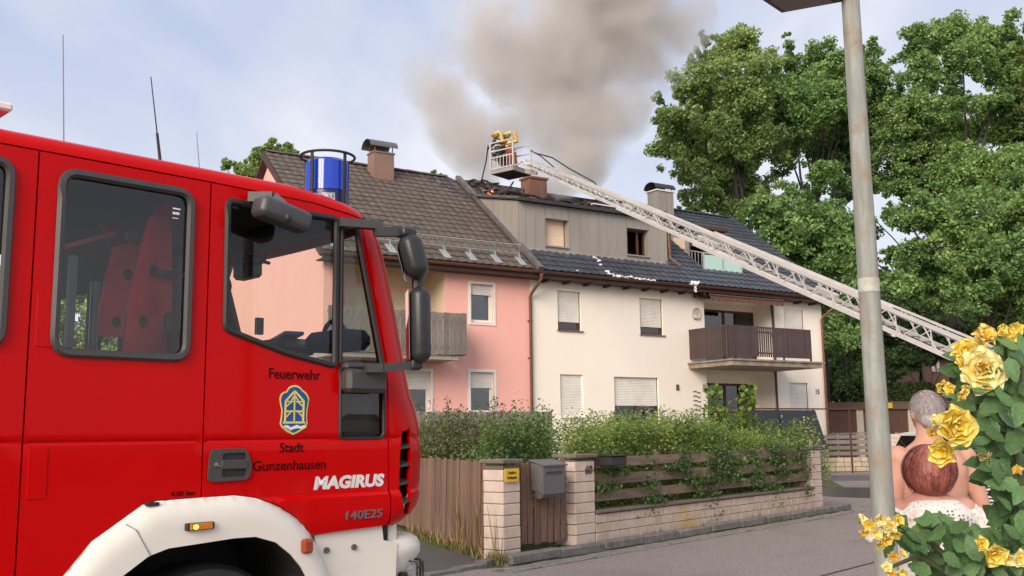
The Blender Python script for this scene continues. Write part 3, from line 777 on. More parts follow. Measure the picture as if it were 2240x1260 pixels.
# roof terrace with glass balustrade
b = MB().quad((TX0, .45, 7.3), (TX1, .45, 7.3), (TX1, 2.3, 7.3), (TX0, 2.3, 7.3)).quad((TX0, .45, 7.2), (TX0, 2.3, 7.2), (TX0, 2.3, 9.0), (TX0, .45, 7.5)).quad((TX1, 2.3, 7.2), (TX1, .45, 7.2), (TX1, .45, 7.5), (TX1, 2.3, 9.0))
b = wall_mb(TX0, TX1 + .5, 7.3, 9.6, [(TX0 + .1, TX0 + .75, 8.3, 9.2), (TX0 + .95, TX1 - .2, 7.35, 9.2)], 2.25, .1, b=b)
b.add([(TX1 + .5, 2.25, 8.8), (TX1 + .5, 3.5, 9.7), (TX1 + .5, 2.25, 9.7)], [(0, 1, 2)])
ter = b.build('roof_terrace', M_clad, house, fixn=False)
MB().box(TX0 - .1, TX1 + .6, 1.95, 3.7, 9.6, 9.72).build('canopy', M_brownw, ter)
MB().box(TX0 + .1, TX0 + .75, 2.27, 2.3, 8.3, 9.2).build('shutter', M_shutp, ter)
MB().box(TX0 + .95, TX0 + 1.02, 2.25, 2.33, 7.35, 9.2).box(TX1 - .27, TX1 - .2, 2.25, 2.33, 7.35, 9.2).box(TX0 + .95, TX1 - .2, 2.25, 2.33, 9.12, 9.2).build('door_frame', M_brownw, ter)
M_alu = mat('aluminium', (0.62, 0.62, 0.60), rough=.35, metal=.6)
b = MB()
for xx in (TX0 + .03, (TX0 + TX1) / 2 - .1, TX1 - .25): b.bar((xx, .5, 7.3), (xx, .5, 8.27), .05)
b.bar((TX0, .5, 8.27), (TX1 - .22, .5, 8.27), .05, .04)
b.bar((TX0 + .03, .5, 8.27), (TX0 + .03, 1.75, 8.62), .04)
for i in range(7):
    y = .6 + i * .17; b.bar((TX0 + .03, y, 7.5 + (y - .5) * .75), (TX0 + .03, y, 8.27 + (y - .5) * .28), .02)
bl = b.build('balustrade', M_alu, ter)
M_frost = mat('frosted_glass', (0.42, 0.62, 0.55), (0.45, 0.64, 0.57), rough=.25, spec=.6)
for a, c in ((TX0 + .07, (TX0 + TX1) / 2 - .14), ((TX0 + TX1) / 2 - .06, TX1 - .29)): MB().box(a, c, .49, .502, 7.42, 8.2).build('pane', M_frost, bl)
MB().box(TX0 - .1, TX1 + .05, .32, .5, 7.31, 7.36).build('sill', M_clad, ter)
# balcony
BS0, BS1, BN = 5.76, 9.9, 1.93
M_bb = mat('dark_brown_boards', (0.075, 0.045, 0.042), (0.05, 0.03, 0.03), rough=.55, scale=6, stretch=(4, 4, .4), island=.2)
M_conc = mat('concrete', (0.40, 0.35, 0.30))
bc = MB().add([(5.68, 0, 3.84), (10.15, 0, 3.84), (10.15, -2.2, 3.84), (5.68, -2.2, 3.84), (5.68, 0, 4.0), (10.15, 0, 4.0), (10.15, -2.2, 4.0), (5.68, -2.2, 4.0)], BF).box(5.62, 10.25, -2.26, 0, 4.002, 4.06).build('balcony', mat('balcony_concrete', (0.34, 0.27, 0.21), (0.20, 0.16, 0.13), rough=.9, scale=3, c3=(.12, .09, .07), s3=2), house)
b = MB()
b.bar((BS0, 0, 5.22), (BS0, -BN, 5.22), .05, .05).bar((BS0, -BN, 5.22), (BS1, -BN, 5.22), .06, .05).bar((BS1, -BN, 5.22), (BS1, 0, 5.22), .05, .05)
b.bar((BS0, 0, 4.32), (BS0, -BN, 4.32), .03, .05).bar((BS0, -BN + .03, 4.32), (BS1, -BN + .03, 4.32), .03, .05).bar((BS0, -BN + .03, 5.05), (BS1, -BN + .03, 5.05), .03, .05)
for xx in (BS0, 7.1, 8.5, BS1): b.bar((xx, -BN + .02, 4.06), (xx, -BN + .02, 5.2), .05)
b.build('railing', M_bb, bc)
bb = [board_mesh('board', .094, .02, 1.04, M_bb, sd=20 + k, bev=.004, warp=.003) for k in range(4)]
for i in range(39):
    x = BS0 + .01 + i * .1062
    wide = 13 <= i <= 19
    o = link('board', rnd.choice(bb), None, bc, (x, -BN - .03 + rnd.uniform(-.003, .003), 4.18)); o.scale = (.72 if wide else (.97 if 19 < i < 25 else 1.1), 1, 1)
for i in range(18):
    o = link('board', rnd.choice(bb), None, bc, (BS0 - .03, -.02 - i * .1062, 4.18), (0, 0, R(-90))); o.scale = (.75 if 13 <= i <= 16 else 1.1, 1, 1)
# awning
M_awn = mat('awning_cloth', (0.13, 0.06, 0.042), (0.10, 0.045, 0.032), rough=.8, scale=6)
aw = MB().bbox(6.0, 9.95, -.2, -.02, 6.42, 6.56, .02).build('awning', mat('awning_case', (0.12, 0.06, 0.045), rough=.5), house)
b = MB(); b.add([(6.1, -.2, 6.50), (9.85, -.2, 6.50), (9.85, -.8, 6.43), (6.1, -.8, 6.43)], [(0, 1, 2, 3)])
n = 90; pv = None
for i in range(n + 1):
    xx = 6.1 + 3.75 * i / n; zz_ = 6.27 - .03 * abs(math.sin(i * math.pi / 6)); yy = -.82 - .01 * math.sin(i * .9)
    if pv: b.quad((pv[0], pv[1], pv[2]), (xx, yy, zz_), (xx, -.81, 6.45), (pv[0], -.81, 6.45))
    pv = (xx, yy, zz_)
b.build('awning_cloth', M_awn, aw)
MB().bbox(6.05, 9.9, -.84, -.79, 6.42, 6.48, .01).bar((6.3, -.1, 6.45), (6.3, -.8, 6.44), .04).bar((9.7, -.1, 6.45), (9.7, -.8, 6.44), .04).build('awning_bar', M_awn, aw)
# small things fixed on the wall
o = thing('wall_lamp', 'round pale wall ornament beside the upper balcony door', 'wall ornament', HW(6.12, 0, 5.85), HROT)
MB().tube([(0.2 * math.cos(t * math.pi / 12), -.05, .2 * math.sin(t * math.pi / 12)) for t in range(24)], .02, 6, closed=True).build('ring', mat('pale_metal', (.5, .46, .4), rough=.5), o, smooth=True)
MB().bar((-.1, -.05, .0), (-.05, -.05, .12), .02).bar((.0, -.05, -.08), (.0, -.05, .14), .025).bar((.08, -.05, -.05), (.05, -.05, .12), .02).bar((-.16, -.05, -.16), (.16, -.05, -.16), .05, .04).build('figure', mat('pale_metal', (.5, .46, .4)), o)
o = MB().bbox(-.06, .06, -.05, 0, -.1, .1, .01).build('meter_box', mat('dark_grey', (.08, .08, .075), rough=.5)); tag(o, 'small dark grey box on the cream wall between the lower windows', 'wall box'); o.location = HW(5.1, 0.002, 3.17); o.rotation_euler = (0, 0, HROT)
o = thing('wall_ornament', 'stack of dark curled metal strips on the lower cream wall', 'wall ornament', HW(6.0, 0, 2.6), HROT)
for i in range(6):
    MB().tube([(-.18 + .07 * t, -.03, .42 - i * .16 + .03 * math.sin(t * 1.2)) for t in range(6)], .014, 5).build('strip', mat('dark_grey', (.08, .08, .075)), o)
o = thing('wall_ornament', 'small grey ring shaped ornament left of the ground floor door', 'wall ornament', HW(6.42, 0, 3.15), HROT)
for cx in (-.1, .06): MB().tube([(cx + .055 * math.cos(t * math.pi / 6), -.03, .1 * math.sin(t * math.pi / 6)) for t in range(12)], .016, 6, closed=True).build('ring', mat('pale_metal', (.5, .46, .4)), o, smooth=True)
me = text_mesh('15', .26, .004, ext=.008)
o = link('house_number', me, mat('dark_grey', (.08, .08, .075)), None, HW(12.35, .01, 3.02), (R(90), 0, HROT)); tag(o, 'small dark house number on the far right of the cream wall', 'house number')
# extinguishing foam
def foam(name, pts, label, sc=1.0):
    b = MB()
    for (p, r) in pts:
        for _ in range(5):
            q = Vector(p) + Vector((rnd.uniform(-1, 1), rnd.uniform(-1, 1), rnd.uniform(-.4, .5))) * r * .8
            b.ball(q, (r * rnd.uniform(.5, 1), r * rnd.uniform(.5, 1), r * rnd.uniform(.25, .6)), 8, 5)
    o = b.build(name, M_foam, None, smooth=True); tag(o, label, 'foam'); return o
def RFp(px, py, h=.05):
    d = ray(px, py); tn = math.tan(R(PITCH)); Nv = Vector((HN.x * tn, HN.y * tn, 1.0)); P = HO + HN * .5 + Vector((0, 0, 6.85 + h))
    return CAM + d * ((P - CAM).dot(Nv) / d.dot(Nv))
foam('foam_patch', [(RFp(1297 + t * 4, 562 + t * 2.2), .05) for t in range(3)] + [(RFp(1309, 571), .08), (RFp(1314, 580), .06)], 'upper white foam patch on the dark roof below the dormer')
foam('foam_patch', [(RFp(1328, 594), .07), (RFp(1336, 600), .09), (RFp(1345, 604), .07), (RFp(1262, 593), .05)], 'small white foam patch in the middle of the dark lower roof')
foam('foam_patch', [(RFp(1352 + t * 8, 605 + t * .9, .04), .05 + .03 * (t % 3 == 0)) for t in range(11)], 'long white foam streak along the dark gutter')
foam('foam_clump', [(HW(5.57 + rnd.uniform(-.12, .12), .6, 6.78 + t * .03), .1) for t in range(4)] + [(HW(5.58, .62, 6.55 + .05 * t), .045) for t in range(5)], 'white foam clump hanging over the gutter beside the awning')
# glowing embers
o = thing('embers', 'orange flames licking from the charred roof beside the dormer', 'flames', HW(-.0, -4.0, 10.5), HROT)
M_fire = emis('flame', (1.0, 0.22, 0.04), 3.5)
for i in range(7):
    px_, h = rnd.uniform(-.35, .35), rnd.uniform(.08, .2)
    MB().loft([(px_, 0, -.25, .05, .03), (px_ + .02, 0, -.2 + h * .5, .045, .03), (px_ - .02, 0, -.2 + h, .02, .015), (px_, 0, -.2 + h * 1.4, .004, .004)], 8).build('flame', M_fire, o, smooth=True)
# ------------------------------------------------------------------ fire engine (truck frame: x forward, y inwards, z up)
engine = thing('fire_engine', 'red fire engine with white wheel arch, blue beacon and crew cab in the foreground', 'fire engine', TO, TROT)
M_red = mat('fire_red_paint', (0.53, 0.0003, 0.0012), (0.50, 0.0002, 0.001), rough=.34, coat=.18, spec=.06, scale=1.5, bump=.0006, bscale=2.2)
M_whp = mat('white_body_paint', (0.76, 0.72, 0.64), (0.73, 0.69, 0.61), rough=.38, coat=.3, scale=2, c3=(0.62, 0.57, 0.49), s3=3, lo3=.6, hi3=.9)
M_trim = mat('grey_plastic', (0.045, 0.043, 0.043), (0.055, 0.052, 0.052), rough=.5, scale=60, bump=.0004, bscale=400)
M_rub = mat('rubber', (0.022, 0.021, 0.021), rough=.6)
M_in = mat('cab_lining', (0.035, 0.033, 0.032), (0.05, 0.047, 0.045), rough=.8, scale=5)
M_cabglass = glass('cab_glass', (0.86, 0.9, 0.88), 1.45, .01)
M_tint = glass('tinted_glass', (0.95, 0.95, 0.95), 1.6, .015)
WID = 2.32
UFP = [(806, 470), (830, 525), (845, 590), (865, 690), (880, 770), (890, 830), (897, 862), (908, 890), (918, 935), (921, 990), (918, 1060), (908, 1105), (890, 1130)]
UFT = sorted([(TF(*p)[1], TF(*p)[0] + .187) for p in UFP]); UFT = [(UFT[0][0] - .06, UFT[0][1] - .12)] + UFT + [(2.86, .56), (2.95, .42)]
_uz = np.array([a for a, _ in UFT]); _uu = np.array([a for _, a in UFT])
RC = .35
def uc(z): return float(np.interp(z, _uz, _uu)) - RC
def zt(u): return 2.895 - .10 * max(0.0, u) - .5 * max(0.0, u - .42) ** 2 * 4
def YS(u, z):                                       # how far the flank lies inside the plane y = 0
    y = 0.0; e = u - uc(z)
    if e > 0:
        e = min(e, RC * .985); y += RC - math.sqrt(RC * RC - e * e)
    t = z - (zt(u) - .09)
    if t > 0:
        t = min(t, .09 * .995); y += .09 - math.sqrt(.0081 - t * t)
    if abs(z - 1.545) < .014: y += .009 * (1 - abs(z - 1.545) / .014)          # pressed crease
    if z < 1.26 and u > -.35: y -= .022 * min(1, (1.26 - z) / .018) * min(1, (u + .35) / .3) * (1 if z > 1.12 else max(0, 1 - (1.12 - z) / .12))
    return y
TMI = (Matrix.Translation(TO) @ Matrix.Rotation(TROT, 4, 'Z')).inverted()
def hit(px, py):
    o = TMI @ CAM; d = (TMI.to_3x3() @ ray(px, py)).normalized()
    t = 3.5; 
    while t < 9:
        p = o + d * t
        if p.y >= YS(p.x, p.z): break
        t += .004
    return (p.x, p.z)
def subdiv(P, st, closed=True):
    o = []; n = len(P)
    for i in range(n if closed else n - 1):
        a, b = P[i], P[(i + 1) % n]; L_ = math.hypot(b[0] - a[0], b[1] - a[1]); k = max(1, int(math.ceil(L_ / st)))
        for j in range(k): o.append((a[0] + (b[0] - a[0]) * j / k, a[1] + (b[1] - a[1]) * j / k))
    return o
def cpanel(name, outline, holes, m, parent, yf=YS, st=.05, thick=.03, mirror=False, rows=(), inner=None, off=0.0, cols=()):
    loops = [subdiv(outline, st)] + [subdiv(h, st * .7) for h in holes]
    pts = []; edges = []
    for lp in loops:
        o = len(pts); n = len(lp); pts += lp; edges += [(o + i, o + (i + 1) % n) for i in range(n)]
    xs = [p[0] for p in outline]; zs = [p[1] for p in outline]
    B = np.array(pts)
    us = list(np.arange(min(xs) + st * .5, max(xs), st)) + list(cols); zz_ = list(np.arange(min(zs) + st * .5, max(zs), st)) + list(rows)
    for z in zz_:
        for u in us:
            if not inpoly(u, z, outline) or any(inpoly(u, z, h) for h in holes): continue
            if np.min((B[:, 0] - u) ** 2 + (B[:, 1] - z) ** 2) < (st * .3) ** 2: continue
            pts.append((u, z))
    vo, _, fo, _, _, _ = geometry.delaunay_2d_cdt([Vector(p) for p in pts], edges, [], 0, 1e-5)
    tri = []
    for f in fo:
        cx = sum(vo[i].x for i in f) / 3; cz = sum(vo[i].y for i in f) / 3
        if inpoly(cx, cz, outline) and not any(inpoly(cx, cz, h) for h in holes): tri.append(tuple(f))
    Y = [yf(v.x, v.y) + off for v in vo]
    sg = (lambda y: WID - y) if mirror else (lambda y: y)
    n = len(vo); b = MB()
    vs = [(v.x, sg(Y[i]), v.y) for i, v in enumerate(vo)]
    if thick:
        vs += [(v.x, sg(Y[i] + thick), v.y) for i, v in enumerate(vo)]
    b.add(vs, tri, 0)
    if thick:
        b.f += [tuple(n + i for i in reversed(f)) for f in tri]; b.m += [1 if inner else 0] * len(tri)
        ec = {}
        for f in tri:
            for i in range(3):
                e = (f[i], f[(i + 1) % 3]); ec[tuple(sorted(e))] = ec.get(tuple(sorted(e)), []) + [e]
        for k, v in ec.items():
            if len(v) == 1: a, c = v[0]; b.f.append((c, a, n + a, n + c)); b.m.append(0)
    return b.build(name, [m, inner] if inner else m, parent, smooth=True, angle=40, fixn=bool(thick))
def seal(loop, m, parent, r=.013, yf=YS, off=-.002, name='window_seal'):
    lp = subdiv(loop, .06)
    MB().tube([(u, yf(u, z) + off, z) for u, z in lp], r, 6, closed=True).build(name, m, parent, smooth=True)

CREASE = (1.531, 1.538, 1.545, 1.552, 1.559, 1.241, 1.251, 1.26)
tops = lambda u0, u1, n=8: [(u0 + (u1 - u0) * i / n, 2.80 - .0 * i) for i in range(n + 1)]
# door outlines
archpx = [(100, 1290), (200, 1185), (311.6, 1104.6), (345, 1095.7), (432, 1089), (512.5, 1083.5), (557, 1089), (602, 1105), (642, 1129), (669, 1156), (691, 1194), (700, 1216), (722, 1280)]
arch = [TF(*p) for p in archpx]
arch = [(-1.36, .42), (-1.28, .80)] + arch[1:-1] + [(.245, .82), (.27, .42)]
inpx = [(253.6, 1260), (311.6, 1216), (320.5, 1211.8), (356, 1198), (499, 1176), (546, 1172.7), (590.6, 1185), (624, 1212), (646, 1238.6), (657.6, 1260)]
inn = [(-1.02, .42), (-.97, .75)] + [TF(*p) for p in inpx] + [(.10, .72), (.12, .42)]
def above_arch(u0, u1):                              # the arch's upper line between two stations, from right to left
    pts = [p for p in arch if u0 < p[0] < u1]
    ax = [p[0] for p in arch]; az = [p[1] for p in arch]
    f = lambda u: float(np.interp(u, ax[1:-1], az[1:-1]))
    return [(u1, f(u1) + .004)] + [(p[0], p[1] + .004) for p in reversed(pts)] + [(u0, f(u0) + .004)]
rw = rounded([(-1.215, 2.735), (-.60, 2.735), (-.60, 1.93), (-1.215, 1.93)], .07)
rear_door = [(-1.316, 1.0)] + [(-1.316, 2.805), (-.502, 2.805)] + above_arch(-1.30, -.502)
rd_ = cpanel('door', rear_door, [rw], M_red, engine, rows=CREASE, inner=M_in)
tag(rd_, 'red rear crew cab door with a tinted window')
seal(rw, M_trim, rd_, .021)
cpanel('pane', rw, [], M_tint, rd_, off=.012, thick=0, st=.2)
fw = rounded([(-.405, 2.73), (.255, 2.735), (.255, 1.93), (-.05, 1.985), (-.40, 2.085)], .03)
qw = rounded([(.288, 2.705), (.385, 2.715), (.575, 1.945), (.288, 1.945)], .012)
lw = rounded([(.292, 1.93), (.585, 1.93), (.588, 1.545), (.292, 1.545)], .035)
front_door = [(-.494, 1.27), (-.494, 2.805), (.1, 2.795), (.415, 2.76), (.45, 2.62), (.604, 1.96), (.618, 1.60), (.622, 1.30), (.615, 1.075), TF(682, 1169)] + above_arch(-.46, TF(682, 1169)[0] - .012)
fd = cpanel('door', front_door, [fw, qw, lw], M_red, engine, rows=CREASE, inner=M_in, st=.045)
tag(fd, 'red front passenger door with lettering and town crest')
seal(fw, M_rub, fd, .017); seal(qw, M_rub, fd, .014); seal(lw, M_rub, fd, .010)
cpanel('pane', fw, [], M_cabglass, fd, off=.012, thick=0, st=.2)
cpanel('pane', qw, [], M_cabglass, fd, off=.012, thick=0, st=.1)
cpanel('pane', lw, [], M_tint, fd, off=.012, thick=0, st=.1)
cpanel('window_blackout', [(.33, 1.90), (.55, 1.90), (.55, 1.58), (.33, 1.58)], [], M_in, fd, off=.07, thick=.01, st=.1)
# crew cab wall behind the rear door, front corner, roof edge
lwn = rounded([(-2.1, 2.735), (-1.43, 2.735), (-1.43, 1.95), (-2.1, 1.95)], .07)
bw = cpanel('side_panel', [(-2.3, .9), (-2.3, 2.805), (-1.324, 2.805), (-1.324, .9)], [lwn], M_red, engine, rows=CREASE, inner=M_in)
seal(lwn, M_trim, bw, .021); cpanel('pane', lwn, [], M_tint, bw, off=.012, thick=0, st=.2)
for z_ in (2.18, 1.94, 1.50, 1.30):                 # pressed hinge covers beside the seam
    pass
for z0_, z1_ in ((1.95, 2.185), (1.31, 1.52)):
    MB().bbox(-1.295, -1.225 if z0_ > 1.9 else -1.215, -.0035, .0, z0_, z1_, .002).build('hinge_cover', M_red, rd_)
rim = [(uc(z) + .343, z) for z in np.linspace(1.03, 2.78, 30)]
slot = [hit(*p) for p in [(879, 945), (896, 937), (899, 1000), (898, 1075), (892, 1122), (883, 1125), (877, 1080), (874, 1000)]]
fc = cpanel('front_corner', [(.632, 1.075), (.629, 1.30), (.625, 1.60), (.612, 1.965), (.457, 2.63), (.425, 2.765)] + list(reversed(rim)), [slot], M_red, engine, rows=CREASE, cols=(), st=.035, inner=M_in)
sc_ = (sum(p[0] for p in slot) / len(slot), sum(p[1] for p in slot) / len(slot))
cpanel('vent_back', [(sc_[0] + (p[0] - sc_[0]) * 1.15, sc_[1] + (p[1] - sc_[1]) * 1.05) for p in slot], [], M_rub, fc, off=.07, thick=.005)
for i in range(4):
    z = 1.18 + i * .10; us_ = [u for u in np.linspace(.5, 1.1, 300) if inpoly(u, z, slot)]
    if not us_: continue
    u0, u1 = us_[0], us_[-1]
    MB().add([(u0, YS(u0, z) + .005, z), (u1, YS(u1, z) + .005, z + .01), (u1, YS(u1, z) + .06, z + .03), (u0, YS(u0, z) + .06, z + .03), (u0, YS(u0, z) + .005, z + .012), (u1, YS(u1, z) + .005, z + .022), (u1, YS(u1, z) + .06, z + .042), (u0, YS(u0, z) + .06, z + .042)], BF).build('louvre', M_trim, fc)
# dark structure behind the door gaps
b = MB()
for a in ((-1.32, 1.0), (-.498, 1.2)): b.box(a[0] - .03, a[0] + .03, .033, .06, a[1], 2.83)
pv = None
for (u, z) in ((.427, 2.76), (.455, 2.62), (.609, 1.96), (.623, 1.6), (.627, 1.1)):
    if pv: b.bar((pv[0], YS(*pv) + .045, pv[1]), (u, YS(u, z) + .045, z), .06, .02)
    pv = (u, z)
b.build('door_frame', M_rub, engine)
re = [(-2.3, 2.812), (-.5, 2.812), (.10, 2.802), (.42, 2.767), (.47, 2.775)] + [(.50, 2.81), (.47, zt(.47) - .001)] + [(u, zt(u) - .001) for u in (.4, .3, .2, .1, 0, -.5, -1.2, -2.3)]
cpanel('roof_rail', re, [], M_red, engine, st=.03, thick=.02)
def strip_grid(P, name, m, parent, smooth=True, angle=40, thick=0):
    b = MB(); R_, C_ = len(P), len(P[0])
    b.add([q for row in P for q in row], [(i * C_ + j, i * C_ + j + 1, (i + 1) * C_ + j + 1, (i + 1) * C_ + j) for i in range(R_ - 1) for j in range(C_ - 1)])
    return b.build(name, m, parent, smooth=smooth, angle=angle, fixn=False)
rows_ = []
for u in [-2.3, -1.2, -.5, 0, .1, .2, .3, .4, .47]:
    z0 = zt(u) - .001; y0 = YS(u, z0)
    rows_.append([(u, y0 + (WID - 2 * y0) * t, z0 + .05 * (1 - (2 * t - 1) ** 2) * (1 if u < .3 else (.5 - u) / .2)) for t in (0, .05, .1, .2, .35, .5, .65, .8, .9, .95, 1)])
strip_grid(rows_, 'roof', M_red, engine)
def frow(z, extra=0.0):
    u = uc(z) + .343; y = YS(u, z)
    return [(u + extra + .06 * (1 - (2 * t - 1) ** 2), y + (WID - 2 * y) * t, z) for t in (0, .03, .08, .2, .35, .5, .65, .8, .92, .97, 1)]
b = [(.47, q[1], q[2]) for q in rows_[-1]]
strip_grid([b, frow(2.80), frow(2.78), frow(2.755)], 'roof_front', M_red, engine)
wsc = strip_grid([frow(z) for z in (2.755, 2.6, 2.4, 2.2, 2.0)], 'windscreen', M_cabglass, engine)
strip_grid([frow(z) for z in (2.0, 1.9, 1.7, 1.5, 1.3, 1.1, 1.03)], 'front_panel', M_red, engine)
gr = MB()
for i in range(7): gr.box(uc(1.3) + .40, uc(1.3) + .44, .5, WID - .5, 1.15 + i * .07, 1.18 + i * .07)
gr.build('grille', M_rub, engine)
for yy in (.34, WID - .34): MB().bar((uc(2.74) + .35, yy, 2.74), (uc(2.0) + .35, yy, 2.0), .05, .03).build('windscreen_pillar', M_rub, wsc)
# far flank with its own windows
far_out = [(-2.3, .9), (-2.3, 2.86), (.40, 2.80), (.44, 2.7), (.62, 1.9), (.63, 1.1)]
lf = cpanel('side_panel', far_out + [(.1, 1.1), (-.2, 1.2), (-.8, 1.2)], [rw, rounded([(-.40, 2.72), (.34, 2.72), (.52, 1.98), (-.40, 1.98)], .03), lwn], M_red, engine, inner=M_in, mirror=True)
lf2 = cpanel('front_corner', [(.64, 1.1), (.63, 1.9), (.45, 2.7), (.41, 2.78)] + list(reversed(rim)), [], M_red, engine, mirror=True, inner=M_in)
# interior
cab = MB().box(-2.25, .58, .06, WID - .06, 1.15, 1.2).box(-2.25, .30, .08, WID - .08, 2.79, 2.82).box(-2.28, -2.24, .05, WID - .05, 1.1, 2.85).build('cab_interior', M_in, engine)
hd = MB().bbox(.22, .50, .04, WID - .05, 2.735, 2.80, .02).build('overhead_console', M_in, cab)
MB().bbox(.38, .46, 1.55, 2.1, 2.68, 2.735, .01).build('sun_visor', M_in, cab)
MB().bbox(.45, .90, .10, WID - .1, 1.5, 1.93, .08).bbox(.6, .88, .3, WID - .3, 1.93, 2.0, .03).build('dashboard', mat('dash_plastic', (.06, .058, .06), (.075, .072, .074), rough=.6, scale=30), cab, smooth=True)
w0 = Matrix.Translation((.40, 1.78, 2.0)) @ Matrix.Rotation(R(-55), 4, 'Y')
MB().tube([w0 @ Vector((.23 * math.cos(t * math.pi / 16), .23 * math.sin(t * math.pi / 16), 0)) for t in range(32)], .017, 8, closed=True).bar(w0 @ Vector((-.22, 0, 0)), w0 @ Vector((.22, 0, 0)), .04, .02).bar(w0 @ Vector((0, -.22, 0)), w0 @ Vector((0, .0, 0)), .04, .02).bar(w0 @ Vector((0, 0, 0)), w0 @ Vector((0, 0, -.4)), .06).build('steering_wheel', M_trim, cab, smooth=True)
for (cy, nm) in ((.55, 0), (1.75, 1)):
    st_ = MB().bbox(-.35, .12, cy - .25, cy + .25, 1.4, 1.58, .05).bbox(-.42, -.30, cy - .24, cy + .24, 1.5, 2.02, .05).build('seat', mat('seat_cloth', (.04, .045, .06), rough=.9), cab, smooth=True)
# crew partition and the two red equipment fins seen through the rear window
def tfp(px, py, off): q = TF(px, py, -off); return (q[0], q[1])
for off, P, nm in ((.36, [(345, 450), (360, 441), (376, 445), (376, 772), (268, 772), (283, 650), (305, 545), (325, 480)], 'equipment_fin'), (.80, [(248, 540), (300, 528), (312, 560), (296, 640), (286, 738), (209, 735), (222, 660), (232, 600)], 'equipment_fin')):
    pl = [tfp(x, y, off) for x, y in P]
    hl = []
    for cx, cy in (((337, 593), (314, 703)) if off < .5 else ((280, 600), (254, 705))):
        c = tfp(cx, cy, off); hl.append([(c[0] + .026 * math.cos(t * math.pi / 8), c[1] + .032 * math.sin(t * math.pi / 8)) for t in range(16)])
    f_ = cpanel(nm, pl, hl, mat('red_enamel', (.9, .03, .05), rough=.45), cab, yf=lambda u, z: 0, off=off, thick=.02, st=.1)
    for h_ in hl:
        c = (sum(p[0] for p in h_) / 16, sum(p[1] for p in h_) / 16); MB().tube([(c[0], off + .024, c[1]), (c[0], off + .05, c[1])], .035, 12).build('knob', M_rub, f_)
def pq(px, py, uu=-.30):                             # point on the cross plane x = uu inside the cab
    o = TMI @ CAM; d = TMI.to_3x3() @ ray(px, py); t = (uu - o.x) / d.x; p = o + d * t; return (p.y, p.z)
# bulkhead across the cab behind the front seats, with two open bays
pb = MB(); UB = -.46
zq = lambda y0, y1, z0, z1: pb.box(UB - .02, UB, y0, y1, z0, z1)
zq(.9, 2.2, 2.42, 2.8); zq(.05, 2.26, 1.2, 1.93); zq(.05, .95, 1.93, 2.42) if False else None
zq(.86, 1.02, 1.93, 2.42); zq(1.28, 1.46, 1.93, 2.42); zq(1.9, 2.26, 1.93, 2.42)
pb.build('bulkhead', M_in, cab)
MB().tube([(TF(205, 700, -.6)[0], .6, 1.9), (TF(205, 700, -.6)[0], .6, 2.35)], .022, 10).build('grab_pole', mat('grey_pole', (.16, .16, .17), rough=.4), cab, smooth=True)
for (x_, y_, r_) in ((-.9, 1.2, .16), (-1.1, .8, .14), (-.55, 1.6, .15)):
    MB().bbox(x_ - .2, x_ + .2, y_ - .22, y_ + .22, 1.2, 1.62, .05).bbox(x_ - .26, x_ - .16, y_ - .2, y_ + .2, 1.5, 2.1, .05).build('crew_seat', mat('seat_cloth', (.04, .045, .06)), cab, smooth=True)
MB().bbox(-.52, -.50, .1, .5, 1.95, 2.1, .004).build('breathing_set_holder', M_trim, cab)
MB().tube([(-1.5, .3, 2.52), (-1.5, .3, 2.2)], .06, 12).build('air_cylinder', mat('yellow_bottle', (.75, .42, .01), rough=.4), cab, smooth=True)
for (P, off_, m_) in (([(222, 490), (258, 500), (302, 481), (289, 532), (242, 534)], 1.0, 'red_dark'),):
    pl = [tfp(x, y, off_) for x, y in P]
    cpanel('equipment_bracket', pl, [], mat('red_dark', (.4, .02, .025), rough=.5), cab, yf=lambda u, z: 0, off=off_, thick=.03, st=.1)
def cbarp(name, p, q, off_, w_, m_):
    a_, c_ = TF(*p, -off_), TF(*q, -off_); return MB().bar((a_[0], off_, a_[1]), (c_[0], off_, c_[1]), w_).build(name, m_, cab)
M_gp = mat('grey_pole', (.16, .16, .17))
cbarp('support_arm', (345, 596), (412, 604), .30, .03, M_gp); cbarp('strap', (392, 560), (386, 770), .25, .03, M_gp); cbarp('strap', (160, 560), (150, 760), .5, .035, M_gp)
cbarp('strap', (300, 500), (330, 470), .5, .06, M_rub); cbarp('grab_rail', (140, 540), (250, 510), .45, .02, mat('red_dark', (.4, .02, .025)))
c_ = TF(380, 705, -.2); MB().bbox(c_[0] - .03, c_[0] + .04, .2, .26, c_[1] - .05, c_[1] + .05, .01).build('lamp_holder', M_letw0 if False else M_gp, cab)
c_ = TF(300, 510, -.6); MB().ball((c_[0], .6, c_[1]), (.06, .06, .07), 12, 8).build('helmet', M_gp, cab, smooth=True)
# dash top things: camera mount, blue bag, papers
o = TMI @ CAM
def cabpt(px, py, uu): y, z = pq(px, py, uu); return Vector((uu, y, z))
c = cabpt(540, 587, .42)
rd0 = MB().bbox(c.x - .05, c.x + .05, c.y - .12, c.y + .1, c.z - .07, c.z + .075, .02).build('radio_unit', M_black, cab, smooth=True)
MB().bbox(c.x - .056, c.x - .05, c.y - .05, c.y + .0, c.z - .03, c.z + .04, .002).build('screen', mat('unit_screen', (.35, .22, .18), rough=.3), rd0)
MB().tube([(c.x, c.y, c.z + .07), (c.x, c.y, 2.74)], .018, 8).tube([(c.x, c.y - .1, c.z + .01), (c.x + .0, c.y - .19, c.z + .02), (c.x, c.y - .23, c.z + .06)], .014, 6).tube([(c.x, c.y - .19, c.z + .02), (c.x, c.y - .26, c.z)], .012, 6).build('mount', M_black, rd0)
c = cabpt(752, 738, .62)
